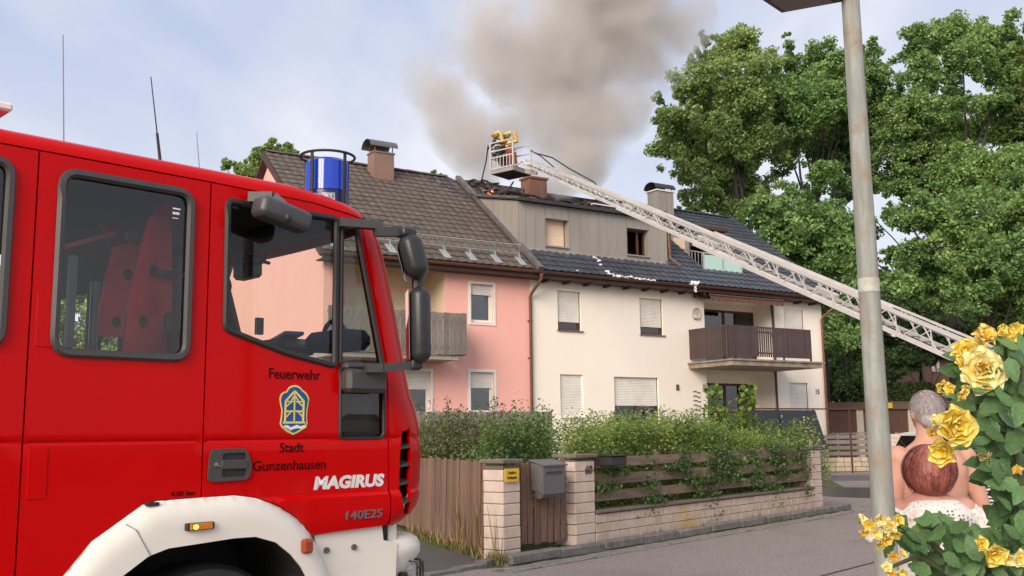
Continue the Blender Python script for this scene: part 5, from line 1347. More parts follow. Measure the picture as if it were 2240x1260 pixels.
MB().box(xs_[0], xs_[-1], .12, 5.5, 0, zt_ - .01).build('wall', M_garl, ga)
MB().box(xs_[0] - .1, xs_[-1] + .1, -.1, .12, zl_, zt_).box(xs_[0] - .1, xs_[-1] + .1, -.12, 5.6, zt_, zt_ + .06).build('roof', M_garl, ga)
for a, c in ((xs_[0], xs_[1]), (xs_[5] + .2, xs_[6]), (xs_[7] + .2, xs_[8])):
    d_ = MB().box(a, c, .04, .1, 0, zl_).build('door', M_gar, ga); n = 9
    for i in range(1, n): MB().box(a + (c - a) * i / n - .01, a + (c - a) * i / n + .01, .03, .05, 0, zl_).build('door_rib', M_gar, d_)
for a, c in ((xs_[1] + .03, xs_[3] - .02), (xs_[4] + .05, xs_[5] + .15), (xs_[6] + .05, xs_[7] + .1)): MB().box(a, c, 0, .12, 0, zl_).build('post', M_garp, ga)
a, c = at(1936, 893, 49.8), at(1952, 881, 49.8)
o = MB().bbox(a.x, c.x, 0, .04, 0, c.z - a.z, .005).build('sign', mat('sign_yellow', (.78, .5, .02))); o.location = (0, 49.8, a.z); tag(o, 'small yellow plate on the garage roof edge above the man', 'sign')
# building with red door, white house behind the trees
bu = thing('bungalow', 'low red brown building with white eaves and a red door behind the dark hedge', 'building', (at(1975, 800, 62).x, 62, 0), 0)
X0 = bu.location.x; q = lambda px, py, Y=62: (at(px, py, Y).x - X0, at(px, py, Y).z)
MB().box(q(1970, 0)[0], q(2300, 0)[0], .1, 8, 0, q(0, 806)[1]).build('wall', mat('redbrown_wall', (0.22, 0.115, 0.085), (.18, .10, .075), rough=.8), bu)
MB().box(q(1960, 0)[0], q(2310, 0)[0], -.6, 8.5, q(0, 806)[1], q(0, 800)[1]).build('eaves', M_white, bu)
MB().add([(q(1960, 0)[0], -.6, q(0, 800)[1]), (q(2310, 0)[0], -.6, q(0, 800)[1]), (q(2310, 0)[0], 4, q(0, 775)[1] + .6), (q(1960, 0)[0], 4, q(0, 775)[1] + .6), (q(1960, 0)[0], 8.5, q(0, 800)[1]), (q(2310, 0)[0], 8.5, q(0, 800)[1])], [(0, 1, 2, 3), (3, 2, 5, 4), (0, 3, 4), (1, 5, 2)]).build('roof', mat('dark_roof', (.10, .075, .065), rough=.9), bu)
MB().box(q(2051, 0)[0], q(2082, 0)[0], .0, .1, 0, q(0, 811)[1]).build('door', mat('red_door', (.42, .012, .03), rough=.5), bu)
MB().box(q(2040, 0)[0], q(2046, 0)[0], -.5, -.3, 0, q(0, 804)[1]).build('post', M_white, bu)
MB().box(q(1981, 0)[0], q(1987, 0)[0], .0, .1, q(0, 838)[1], q(0, 812)[1]).build('window', M_white, bu)
MB().box(q(1991, 0)[0], q(1996, 0)[0], .0, .1, q(0, 838)[1], q(0, 812)[1]).build('window', M_white, bu)
wh2 = thing('distant_house', 'pale distant house front glimpsed between the trees under the ladder', 'house', (at(1930, 760, 90).x, 90, 0), 0)
X0 = wh2.location.x; q = lambda px, py, Y=90: (at(px, py, Y).x - X0, at(px, py, Y).z)
MB().box(q(1900, 0)[0], q(2110, 0)[0], 0, 8, 0, q(0, 738)[1]).build('wall', mat('far_white', (.78, .76, .74), rough=.8), wh2)
MB().add([(q(1890, 0)[0], -.5, q(0, 738)[1]), (q(2120, 0)[0], -.5, q(0, 738)[1]), (q(2120, 0)[0], 4, q(0, 716)[1]), (q(1890, 0)[0], 4, q(0, 716)[1]), (q(1890, 0)[0], 8.5, q(0, 738)[1]), (q(2120, 0)[0], 8.5, q(0, 738)[1])], [(0, 1, 2, 3), (3, 2, 5, 4), (0, 3, 4), (1, 5, 2)]).build('roof', mat('moss_roof', (.10, .105, .06), (.08, .07, .045), rough=.9), wh2)
for k, px in enumerate((1950, 1990, 2040)): MB().box(q(px, 0)[0], q(px + 14, 0)[0], -.02, .0, q(0, 775)[1], q(0, 755)[1]).build('window', M_dark, wh2)
# ground floor terrace with dark panels leaning on it
pa = thing('leaning_panel', 'black sheet panel leaning at the right end of the cream house', 'panel', HW(9.6, 1.5, 0), HROT)
def leaning(name, x0, x1, lean_, zt_):
    MB().add([(x0, -.1, .9), (x1 + .5, -.1, .9), (x1, -.02, zt_), (x0, -.02, zt_), (x0, -.06, .9), (x1 + .5, -.06, .9), (x1, .02, zt_), (x0, .02, zt_)], BF).build(name, mat('black_sheet', (.022, .022, .028), (.028, .028, .034), rough=.45, scale=2), pa)
zP = HF(1700, 897, 1.5)[1]; xa, xb_, xc = HF(1640, 897, 1.5)[0] - 9.6, HF(1700, 897, 1.5)[0] - 9.6, HF(1782, 897, 1.5)[0] - 9.6
leaning('sheet', xa, xb_ - .02, 0, zP); leaning('sheet', xb_, xc, 0, zP)
tr_ = thing('terrace_railing', 'thin brown terrace rail above the black panels', 'railing', HW(9.6, 1.5, 0), HROT)
MB().bar((xa - 2.2, .06, zP + .05), (HF(1890, 897, 1.5)[0] - 9.6, .06, zP + .05), .05).build('rail', M_brownw, tr_)
for xx in (xa - 2.1, xb_, xc - .02, HF(1860, 897, 1.5)[0] - 9.6): MB().bar((xx, .06, 0), (xx, .06, zP + .02), .05).build('post', M_brownw, tr_)
# ------------------------------------------------------------------ lamp post
zL = at(1843, 3, 4.3).z
lampost = thing('street_lamp', 'weathered grey concrete street lamp with dark flat head in the right foreground', 'street lamp', (1.541, 4.3, 0), 0)
M_pole = mat('pole_concrete', (0.31, 0.325, 0.295), (0.22, 0.235, 0.21), rough=.85, scale=26, stretch=(1, 1, .10), bump=.0012, bscale=300, lo=.42, hi=.6, c3=(0.265, 0.205, 0.145), s3=11, lo3=.47, hi3=.72)
rgs = [(0, 0, z, r_, r_) for z, r_ in ((0, .062), (.9, .0495), (1.0, .0485), (2.0, .045), (3.0, .0405), (zL + .25, .038))]
MB().loft(rgs, 32).build('pole', M_pole, lampost, smooth=True)
A, B_, C_ = gnd(1710, 28, zL), gnd(1842, 4, zL), gnd(1668, 0, zL)
D_ = B_ + (C_ - A)
off = Vector((1.541, 4.3, 0)); b = MB()
low = [A, B_, D_, C_]; cc = sum(low, Vector()) / 4
b.add([p - off for p in low] + [p - off + Vector((0, 0, .02)) + (p - cc) * .04 for p in low] + [p - off + Vector((0, 0, .085)) - (p - cc) * .12 for p in low], [(3, 2, 1, 0), (0, 1, 5, 4), (1, 2, 6, 5), (2, 3, 7, 6), (3, 0, 4, 7), (4, 5, 9, 8), (5, 6, 10, 9), (6, 7, 11, 10), (7, 4, 8, 11), (8, 9, 10, 11)])
b.build('lamp_head', mat('lamp_housing', (.055, .045, .045), (.045, .038, .04), rough=.5), lampost)
b = MB(); b.add([cc - off + (p - cc) * .8 - Vector((0, 0, .006)) for p in low] + [cc - off + (p - cc) * .8 + Vector((0, 0, .004)) for p in low], [(3, 2, 1, 0), (0, 1, 5, 4), (1, 2, 6, 5), (2, 3, 7, 6), (3, 0, 4, 7)])
b.build('lamp_lens', mat('lamp_lens', (.16, .125, .11), (.12, .10, .09), rough=.3), lampost)
MB().bar(((B_ + D_) / 2 - off) * 1.0 + Vector((0, 0, .04)), Vector((0, 0, zL + .05)), .05).build('arm', mat('lamp_housing', (.055, .045, .045)), lampost)
p = at(1886, 600, 4.25) - off; MB().loft([(0, 0, at(1880, 640, 4.3).z + .0, .0458, .0458), (0, 0, at(1880, 610, 4.3).z, .0456, .0456)], 32).build('paper_remnant', mat('paper_remnant', (.5, .49, .44), (.36, .35, .3), rough=.9, scale=30), lampost, smooth=True)
# ------------------------------------------------------------------ vegetation
def leafmat(name, c1, c2, c3=None, isl=.5, s=.3, tr=.38, rough=.55, spec=.3, lo=.4, hi=.6):
    return mat(name, c1, c2, rough=rough, scale=s, detail=3, island=isl, world=True, trans=tr, spec=spec, c3=c3, s3=1.1, lo3=.55, hi3=.72, lo=lo, hi=hi)
def leaf_quads(C, size, up=.5, asp=.62, svar=.35):
    n = len(C); nrm = nr.normal(size=(n, 3)); nrm[:, 2] = np.abs(nrm[:, 2]) + up; nrm /= np.linalg.norm(nrm, axis=1)[:, None]
    a = nr.normal(size=(n, 3)); a -= nrm * (a * nrm).sum(1)[:, None]; a /= np.linalg.norm(a, axis=1)[:, None]
    b = np.cross(nrm, a); s = size * (1 + svar * nr.uniform(-1, 1, n))[:, None]
    return np.stack([C - a * s * .5, C + b * s * asp * .5 + nrm * s * .06, C + a * s * .5, C - b * s * asp * .5 + nrm * s * .06], axis=1)
def lobe_points(c, r, dens, squash=.85):
    pts = []; nsub = max(9, int(30 * dens * (r / 1.5) ** 1.6))
    for _ in range(nsub):
        d = nr.normal(size=3); d /= np.linalg.norm(d); d[2] = d[2] * squash + .08
        rr = r * nr.uniform(.3, 1.08); cc = np.array(c) + d * rr; sr = r * nr.uniform(.14, .38)
        k = int(190 * dens * (sr / .45) ** 1.8) + 16
        q = nr.normal(size=(k, 3)); q /= np.linalg.norm(q, axis=1)[:, None]; q *= (sr * nr.uniform(.1, 1.3, k) ** .7)[:, None]; q[:, 2] *= .85
        pts.append(cc + q)
    return np.concatenate(pts)
M_bark = mat('bark', (0.075, 0.06, 0.05), (0.04, 0.033, 0.03), rough=.95, scale=5, stretch=(1, 1, .2), bump=.03)
def tree(name, label, base, lobes, Y, m, leaf=.18, dens=1.0, group=None, dy=2.2, trunk_r=.35, trunk_top=None, skip=0):
    P0 = Vector((at(base[0], 800, Y).x, Y, 0))
    t = thing(name, label, 'tree', P0, 0, group)
    L_ = []
    for (px, py, r) in lobes:
        y = Y + rnd.uniform(-dy, dy); c = at(px, py, y); L_.append((c - P0, 1.14 * r * y / 2200))
    tt = trunk_top or base[1]; top = at(tt[0], tt[1], Y) - P0 if isinstance(tt, tuple) else at(base[0], base[1], Y) - P0
    b = MB(); n = 6; pts = [Vector((0, 0, 0)).lerp(top, i / n) + Vector((rnd.uniform(-.12, .12), rnd.uniform(-.12, .12), 0)) * (0 < i < n) for i in range(n + 1)]
    b.tube(pts, [trunk_r * (1.1 - .8 * i / n) for i in range(n + 1)], 10)
    for li_, (c, r) in enumerate(L_):
        if li_ % 2: continue
        f0 = min(.95, max(.35, (c.z - 3) / max(top.z, 1) * .75)); s_ = Vector((0, 0, 0)).lerp(top, f0)
        mid = s_.lerp(c, .5) + Vector((rnd.uniform(-.4, .4), rnd.uniform(-.4, .4), rnd.uniform(-.1, .6)))
        rr = trunk_r * (.10 + .10 * min(1, r / 2)); b.tube([s_, mid, c], [rr, rr * .6, rr * .25], 7)
        for _ in range(3):
            e = c + Vector((rnd.uniform(-1, 1), rnd.uniform(-1, 1), rnd.uniform(-.4, 1))).normalized() * r * .85; b.tube([c.lerp(mid, .25), c.lerp(e, .5), e], [rr * .3, rr * .2, rr * .06], 5)
    b.build('trunk', M_bark, t, smooth=True)
    C = np.concatenate([lobe_points(c[:], r, dens) for c, r in L_])
    quads_obj('crown', leaf_quads(C, leaf, .12), m, t)
    return t
M_oakl = leafmat('oak_leaves', (0.32, 0.42, 0.14), (0.21, 0.32, 0.10), (0.38, 0.45, 0.16))
M_oakm = leafmat('maple_leaves', (0.25, 0.39, 0.13), (0.16, 0.29, 0.09), (0.33, 0.43, 0.14))
M_oakr = leafmat('chestnut_leaves', (0.27, 0.41, 0.13), (0.18, 0.31, 0.10), (0.35, 0.44, 0.15))
M_darkl = leafmat('dark_leaves', (0.15, 0.24, 0.08), (0.10, 0.17, 0.06), (0.21, 0.27, 0.10))
G = 'tall trees behind the houses'
tree('oak_tree', 'tall yellowish green oak rising behind the dark roof left of the lamp post', (1622, 480), [
    (1625, 95, 48), (1590, 130, 52), (1660, 140, 45), (1545, 165, 48), (1615, 200, 70), (1655, 225, 55), (1560, 240, 62), (1500, 205, 44), (1482, 262, 50), (1535, 310, 66), (1600, 300, 74), (1655, 315, 55), (1462, 330, 38), (1500, 375, 46), (1570, 385, 62), (1625, 400, 58), (1655, 430, 40), (1545, 440, 44), (1595, 455, 42), (1470, 290, 30), (1440, 210, 18), (1450, 265, 24), (1528, 120, 20), (1508, 455, 22), (1540, 85, 16)], 50, M_oakl, dens=1.15, group=G, trunk_r=.5)
tree('broadleaf_tree', 'tall dark green tree directly behind the upper part of the lamp post', (1785, 420), [
    (1722, 95, 24), (1720, 140, 34), (1735, 190, 46), (1700, 185, 34), (1790, 130, 44), (1835, 140, 42), (1790, 200, 62), (1850, 205, 62), (1900, 165, 50), (1905, 235, 56), (1740, 265, 66), (1800, 290, 72), (1870, 300, 66), (1918, 300, 44), (1700, 270, 40), (1715, 340, 44), (1842, 372, 48), (1800, 380, 40), (1770, 425, 34), (1900, 370, 40), (1905, 105, 22), (1688, 230, 30), (1900, 410, 30)], 53, M_oakm, dens=1.15, group=G, trunk_r=.55)
tree('broadleaf_tree', 'round green tree crown just right of the dark roof, under the tall oak', (1760, 560), [
    (1690, 480, 58), (1750, 500, 66), (1820, 490, 54), (1700, 555, 46), (1770, 575, 66), (1840, 560, 58), (1800, 640, 50), (1860, 620, 46), (1740, 545, 50), (1680, 440, 34), (1730, 440, 36), (1650, 500, 34), (1850, 690, 50), (1830, 745, 50), (1880, 500, 30)], 46, M_oakm, dens=1.1, group=G, trunk_r=.35)
tree('broadleaf_tree', 'broad tall green tree filling the right side of the picture', (2085, 520), [
    (2000, 110, 48), (2045, 85, 40), (2105, 90, 52), (2160, 80, 46), (2200, 75, 40), (2010, 165, 44), (2075, 155, 40), (2130, 140, 48), (2195, 140, 60), (2240, 160, 60), (2020, 240, 50), (2060, 230, 50), (1985, 290, 50), (2040, 310, 68), (2110, 290, 50), (2130, 225, 36), (2200, 270, 56), (2245, 260, 60), (1960, 250, 34), (1960, 330, 40), (2010, 385, 66), (2080, 390, 74), (2150, 370, 62), (2215, 370, 66), (1955, 215, 26), (2265, 350, 70), (1960, 400, 40), (2190, 215, 28)], 52, M_oakr, dens=1.15, group=G, trunk_r=.6)
tree('broadleaf_tree', 'lower green tree mass at the right edge above the yellow roses', (2160, 640), [
    (1990, 470, 52), (2050, 480, 62), (2120, 490, 66), (2190, 480, 66), (2250, 470, 60), (2010, 560, 46), (2080, 570, 60), (2150, 590, 68), (2220, 570, 68), (2260, 640, 70), (2180, 660, 60), (2110, 650, 56), (2040, 640, 50), (1975, 620, 44), (1950, 560, 26), (1945, 470, 26), (2200, 720, 60)], 45, M_oakr, dens=1.1, group=G, trunk_r=.35)
tree('broadleaf_tree', 'shaded dark tree between the house corner and the lamp post', (1850, 780), [
    (1830, 700, 40), (1875, 720, 56), (1845, 780, 48), (1890, 790, 52), (1840, 850, 50), (1895, 860, 52), (1940, 690, 50), (1860, 650, 46), (1910, 640, 46), (1925, 800, 46), (1835, 830, 36)], 56, M_darkl, dens=1.2, group=G, trunk_r=.25)
tree('broadleaf_tree', 'small dark tree under the ladder above the low bungalow', (2010, 790), [
    (1965, 770, 36), (1995, 790, 36), (2030, 745, 40), (2070, 740, 44), (2105, 760, 40), (2145, 740, 50), (2050, 780, 26), (2110, 720, 40), (1960, 810, 26), (2185, 790, 60), (2160, 850, 50), (2230, 800, 60), (2220, 880, 60)], 54, M_darkl, leaf=.22, dens=1.2, group=G, trunk_r=.2)
tree('broadleaf_tree', 'dark background trees closing the gap under the big right tree', (2060, 600), [
    (1990, 680, 60), (2060, 690, 60), (2130, 690, 60), (2200, 650, 66), (2250, 700, 66), (1950, 640, 46), (2020, 600, 56), (2100, 600, 56), (1800, 560, 60), (1870, 560, 56), (1740, 480, 46), (1790, 720, 50), (1850, 420, 34), (2180, 540, 60)], 64, M_darkl, leaf=.26, dens=.8, group=G, trunk_r=.4, dy=1.5)
tree('leafy_tree', 'tree crown peeking over the roof ridge of the pink house', (590, 400), [
    (600, 335, 24), (575, 345, 26), (630, 335, 22), (555, 362, 24), (610, 365, 34), (520, 372, 20), (495, 362, 14), (540, 385, 22), (645, 360, 20), (590, 400, 40)], 60, M_darkl if False else M_oakl, leaf=.3, dens=1.3, trunk_r=.3, dy=1)
tree('leafy_tree', 'bare topped tree tip behind the ridge between the two houses', (950, 420), [(950, 384, 10), (965, 388, 8), (978, 392, 8), (940, 396, 12)], 60, M_darkl, leaf=.2, dens=1.5, trunk_r=.15, dy=.5)
tree('leafy_tree', 'green garden tree behind the fire engine, glimpsed through its cab windows', (180, 820), [(160, 640, 60), (100, 700, 70), (220, 700, 50), (160, 770, 70), (60, 620, 60), (240, 790, 60), (20, 720, 60)], 34, M_oakl, leaf=.16, dens=1.6, trunk_r=.2, dy=1)
tree('willow_branch', 'pale green drooping branch at the upper right edge', (2300, 500), [(2238, 110, 12), (2232, 135, 14), (2240, 165, 16), (2234, 200, 18), (2242, 235, 16), (2230, 92, 8), (2255, 150, 30), (2260, 220, 30)], 30, leafmat('pale_leaves', (0.20, 0.26, 0.06), (0.15, 0.21, 0.05)), leaf=.12, dens=1.6, trunk_r=.1, dy=.4)
# clipped dark hedge behind the garages
def cloud(name, pts, size, m, label=None, cat=None, parent=None, group=None, up=.5, asp=.62, kind=None):
    o = quads_obj(name, leaf_quads(np.array(pts), size, up, asp), m, parent); return tag(o, label, cat, group, kind)
pts = []
a = at(1928, 800, 53); c = at(2045, 800, 53)
for _ in range(9000):
    x = nr.uniform(a.x - .8, c.x); top = at(1950, 812, 53).z if x < a.x + .9 else at(2000, 838, 53).z
    z = nr.uniform(2.2, top + .08 * nr.normal()); y = 53 + (nr.uniform(0, 1) ** 2) * 1.2 + (.2 if z > top - .15 else 0); pts.append((x, y, z))
cloud('hedge', pts, .13, M_darkl, 'clipped dark hedge above the brown garages right of the lamp post', 'hedge')
# garden hedge and shrubs (built in the fence frame)
M_h1 = leafmat('hedge_leaves', (0.28, 0.36, 0.09), (0.16, 0.24, 0.06), (0.34, 0.34, 0.11), s=1.2, isl=.4)
M_h2 = leafmat('shrub_leaves', (0.16, 0.23, 0.07), (0.10, 0.165, 0.05), (0.21, 0.23, 0.08), s=1.5, isl=.4)
M_h3 = leafmat('red_shrub_leaves', (0.17, 0.15, 0.07), (0.12, 0.16, 0.06), (0.20, 0.10, 0.06), s=2, isl=.4)
M_h4 = leafmat('bright_shrub_leaves', (0.20, 0.28, 0.05), (0.12, 0.20, 0.035), s=1.5, isl=.35, tr=.4)
def hedge_pts(n, x0, x1, y0, y1, topf, z0=.1, clump=.14, per=26):
    out_ = []
    for _ in range(n // per):
        x = nr.uniform(x0, x1); y = nr.uniform(y0, y1); t = topf(x, y); z = z0 + (t - z0) * (1 - nr.uniform(0, 1) ** 1.7 * .95)
        if nr.uniform() < .5: y = y0 + abs(nr.normal()) * .12
        q = nr.normal(size=(per, 3)) * clump * (.75, .5, 1)
        q[:, 1] = np.maximum(q[:, 1], y0 - .12 - y); q[:, 2] *= .7
        for d in q: out_.append(KW(x + d[0], y + d[1], max(.03, z + d[2]))[:])
    return out_
nz = lambda x, y, s=1.0, k=0: noise.noise(Vector((x * s, y * s, k)))
top_r = lambda x, y: 1.40 + .35 * math.exp(-((x - 4.6) / 2.2) ** 2) * min(1, (y - .2) / .9) + .17 * nz(x, y, 1.3) + .08 * nz(x, y, 4, 3) - .12 * max(0, x - 7.5) + (.0 if y > .7 else -.12)
cloud('hedge', hedge_pts(90000, 2.0, 9.3, .32, 2.1, top_r), .048, M_h1, 'bushy bright green hedge overflowing the brown board fence', 'hedge')
top_l = lambda x, y: 1.36 + .10 * nz(x, y, 1.3) + .05 * nz(x, y, 5, 2) + .16 * max(0, y - 1.6)
pa0, pa1 = gnd(1064, 1214, .05), gnd(905, 1160, .05)
inside = lambda p: (pa1.x - pa0.x) * (p[1] - pa0.y) - (pa1.y - pa0.y) * (p[0] - pa0.x) < -.55
cloud('hedge', [p for p in hedge_pts(70000, -5.5, 2.2, .9, 5.2, top_l) if inside(p)], .05, M_h2, 'dark green hedge behind the garden gate and picket fence', 'hedge')
def shrub(name, px, py_top, Y, w_, h, n, m, label, leaf=.06, shoots=0, zb=.6):
    c = at(px, py_top, Y); P0 = Vector((c.x, Y, 0)); t = thing(name, label, 'shrub', P0, 0); pts = []; b = MB()
    for _ in range(n // 30):
        a_ = nr.uniform(0, 6.28); rr = nr.uniform(0, 1) ** .5 * w_; z = zb + (c.z - zb) * nr.uniform(0, 1) * (1 - .35 * (rr / w_) ** 2)
        q = nr.normal(size=(30, 3)) * .11; pts += [(math.cos(a_) * rr + d[0], math.sin(a_) * rr * .7 + d[1], z + d[2]) for d in q]
    for k in range(10): b.tube([(rnd.uniform(-.1, .1), 0, 0), (rnd.uniform(-w_, w_) * .5, rnd.uniform(-.2, .2), c.z * .6), (rnd.uniform(-w_, w_) * .8, rnd.uniform(-.3, .3), c.z * .9)], [.012, .009, .004], 5)
    for k in range(shoots):
        x0 = rnd.uniform(-w_, w_) * .9; lean_ = rnd.uniform(-.15, .15); hh = rnd.uniform(.25, .55) * h
        b.tube([(x0, 0, c.z - .4), (x0 + lean_, 0, c.z + hh)], [.008, .003], 4)
        for j in range(26):
            f_ = j / 26; pts.append((x0 + lean_ * f_ + rnd.uniform(-.07, .07), rnd.uniform(-.07, .07), c.z - .3 + (hh + .3) * f_))
    b.build('stem', M_bark, t); quads_obj('foliage', leaf_quads(np.array(pts), leaf, .4), m, t); return t
shrub('shrub', 1015, 905, 17.5, .75, .6, 9360, M_h3, 'reddish leaved shrub in front of the pink house', .055, 10)
shrub('shrub', 950, 915, 18.5, .6, .4, 7560, M_h2, 'green shrub beside the bumper of the fire engine', .055, 5)
shrub('shrub', 1120, 930, 18.5, .8, .4, 10800, M_h2, 'dull green shrub before the grey privacy screen', .055, 8)
shrub('shrub', 1375, 915, 19.5, .9, .4, 12600, M_h1, 'light green shrub under the wide ground floor window', .055, 12)
shrub('shrub', 1600, 895, 22.5, .95, .7, 6500, M_h4, 'bright green leafy shrub before the ground floor terrace door', .075, 0)
shrub('shrub', 1500, 905, 21, .8, .4, 5500, M_h1, 'mid green shrub left of the ground floor terrace door', .06, 8)
shrub('shrub', 1720, 925, 21, .8, .3, 5500, M_h1, 'rounded green shrub in front of the black panels', .055, 8)
def vine(px, pys, Y, label):
    t = thing('climbing_plant', label, 'climbing plant', Vector((at(px, 900, Y).x, Y, 0)), 0, 'bright leafy shoots in front of the terrace door'); b = MB(); pts = []; P0 = t.location
    tops_ = [at(px + rnd.uniform(-8, 8), y, Y) - P0 for y in pys]
    b.tube([(0, 0, .5)] + [tuple(p) for p in tops_], .01, 5)
    for a_, c_ in zip([Vector((0, 0, 1.4))] + tops_[:-1], tops_):
        for _ in range(36): p = a_.lerp(c_, rnd.random()); pts.append((p.x + rnd.uniform(-.18, .18), p.y + rnd.uniform(-.15, .15), p.z + rnd.uniform(-.08, .08)))
    b.build('stem', M_bark, t); quads_obj('foliage', leaf_quads(np.array(pts), .13, .3, .8), M_h4, t)
vine(1563, (890, 865, 842), 22, 'left bright leafy shoot before the terrace door')
vine(1635, (890, 870, 845), 22, 'right bright leafy shoot before the terrace door')
# ivy hanging over the boards and wall
pts = []
for _ in range(330):
    x = 2.0 + nr.uniform(0, 1) * 7.2; band = rnd.choice((1.05, 1.05, 1.28, .80, .80, .57, .55))
    if nz(x, band * 7, 1.1) < .0 + (.2 if band < .6 else 0): continue
    for _ in range(26): pts.append(KW(x + nr.normal() * .10, .04 + nr.normal() * .05, band + nr.normal() * .05)[:])
for x0, zb_, n in ((6.9, .75, 260), (5.9, .9, 220), (8.9, .45, 200), (5.2, .3, 90), (7.6, .35, 70), (3.4, .5, 120), (4.4, 1.0, 150)):
    for _ in range(n): z = nr.uniform(zb_ - .15, 1.25); pts.append(KW(x0 + nr.normal() * .14 + .05 * math.sin(z * 9), -.03 + nr.normal() * .04, z)[:])
cloud('ivy', pts, .05, leafmat('ivy_leaves', (0.12, 0.19, 0.06), (0.075, 0.13, 0.042), (0.19, 0.25, 0.08), s=2, isl=.4), 'green ivy creeping between and over the fence boards', 'ivy', up=.1, asp=.8)
# grass and dry stalks in front of the picket fence
pts = []; V = []
def blade(p, h, w_, lean_):
    a_ = rnd.uniform(0, 6.28); d = Vector((math.cos(a_), math.sin(a_), 0)); l = Vector((rnd.uniform(-1, 1), rnd.uniform(-1, 1), 0)) * lean_ * h
    return [p - d * w_, p + d * w_, p + l * .5 + Vector((0, 0, h * .6)) + d * w_ * .7, p + l + Vector((0, 0, h))]
Vg = []; Vd = []
for _ in range(5200):
    px = rnd.uniform(890, 1105); f_ = (px - 890) / 215; pb = 1150 + 72 * f_ + rnd.uniform(-14, 22) ; p = gnd(px, min(pb, 1238), .01)
    if rnd.random() < .5: Vg.append(blade(p, rnd.uniform(.05, .16), .006, .5))
    else: Vd.append(blade(p, rnd.uniform(.06, .22), .004, .45))
for _ in range(260):
    px = rnd.choice((1000, 1012, 1062, 1072, 1085, 1045, 960)) + rnd.uniform(-14, 12); p = gnd(px, 1178 + (px - 960) * .35 + rnd.uniform(-5, 12), .01); Vd.append(blade(p, rnd.uniform(.35, .8), .007, .16))
for _ in range(500):
    x = rnd.uniform(-.2, 9.8); k = nz(x, 1, 1.7, 4)
    if k < .1: continue
    Vg.append(blade(KW(x, -.05 + rnd.uniform(-.03, .04), .05), rnd.uniform(.04, .13), .006, .6))
for _ in range(260): Vg.append(blade(gnd(1700 + rnd.gauss(0, 11), 1139 + rnd.gauss(0, 3), .0), rnd.uniform(.05, .14), .006, .8)); Vg.append(blade(gnd(1635 + rnd.gauss(0, 8), 1126 + rnd.gauss(0, 3), .05), rnd.uniform(.08, .25), .006, .5))
mk = lambda V: np.array([[tuple(q) for q in v] for v in V])
tag(quads_obj('grass', mk(Vg), leafmat('grass_blades', (0.13, 0.18, 0.04), (0.09, 0.14, 0.03), s=2)), 'green grass and weeds at the foot of the picket fence', None, None, 'stuff')
tag(quads_obj('dry_grass', mk(Vd), leafmat('dry_blades', (0.33, 0.23, 0.10), (0.24, 0.15, 0.07), s=3, tr=.15)), 'dry straw coloured grass stalks beside the gate pillar', None, None, 'stuff')

# ------------------------------------------------------------------ turntable ladder
PT0, PB0 = at(1150, 366, 33), at(2130, 797, 18)
ldir = (PT0 - PB0).normalized(); PB1 = PB0 - ldir * 2.6; LL = (PT0 - PB1).length
ux = ldir; uy = Vector((0, 0, 1)).cross(ux).normalized(); uz_ = ux.cross(uy)
LM = Matrix((ux, uy, uz_)).transposed().to_4x4()
lad = bpy.data.objects.new('turntable_ladder', None); COL.objects.link(lad); lad.matrix_world = Matrix.Translation(PB1) @ LM
tag(lad, 'long white lattice turntable ladder reaching across to the burning roof', 'ladder')
M_lad = mat('ladder_white', (0.58, 0.55, 0.51), (0.50, 0.47, 0.44), rough=.4, metal=.15, scale=3)
M_ladg = mat('ladder_grey', (0.30, 0.29, 0.28), rough=.5, metal=.4)
secs = [(0.0, LL * .52, .37, .46, .10), (LL * .22, LL * .70, .33, .40, .085), (LL * .42, LL * .87, .29, .34, .07), (LL * .60, LL, .25, .28, .055)]
def barpart(name, a, b_, w_, h_=None, m=M_lad, par=None): MB().bar(a, b_, w_, h_).build(name, m, par)
for si, (x0, x1, hh, ww, rl) in enumerate(secs):
    zo = .03 * si
    sec = MB()
    for s in (-1, 1): sec.bar((x0, s * ww / 2, zo), (x1, s * ww / 2, zo), .045, rl * .85)
    sec = sec.build('ladder_section', M_lad, lad)
    for s in (-1, 1): barpart('top_rail', (x0 + .2, s * ww / 2, hh + zo * .3), (x1 - .15, s * ww / 2, hh + zo * .3), .04, .04, par=sec)
    if si == 0:
        for s in (-1, 1): barpart('top_rail', (x0 + .2, s * (ww / 2 - .07), hh - .05), (x1 - .15, s * (ww / 2 - .07), hh - .05), .03, .03, par=sec)
    st = .70 + .12 * (3 - si) * .5; x = x0 + .2; k = 0
    seen0 = x0 if si == 0 else secs[si - 1][1] - 3.0
    while x < x1 - st:
        if x > seen0 - .2:
            for s in (-1, 1):
                barpart('brace', (x, s * ww / 2, hh), (x + st * .42, s * ww / 2, zo), .019, .019, par=sec)
                barpart('brace', (x + st * .42, s * ww / 2, zo), (x + st, s * ww / 2, hh), .019, .019, par=sec)
                if si == 0: barpart('brace', (x + st * .55, s * ww / 2, zo), (x + st * .78, s * ww / 2, hh), .018, .018, par=sec)
        x += st
    x = x0 + .15
    while x < x1:
        if x > seen0: MB().tube([(x, -ww / 2, zo + .02), (x, ww / 2, zo + .02)], .016, 6).build('rung', M_ladg, sec)
        x += .3
for x, z, r_ in ((LL * .515, .02, .13), (LL * .70, .0, .10), (LL * .33, .02, .13), (LL * .60, .03, .08)):
    MB().tube([(x, -.30, z), (x, -.24, z)], r_ * .85, 18).build('pulley', M_lad, lad, smooth=True)
for x0_, x1_ in ((LL * .50, LL * .54), (LL * .69, LL * .715), (LL * .86, LL * .885), (LL * .30, LL * .33)):
    MB().bbox(x0_, x1_, -.28, -.15, -.05, .15, .02).build('guide_block', M_lad, lad)
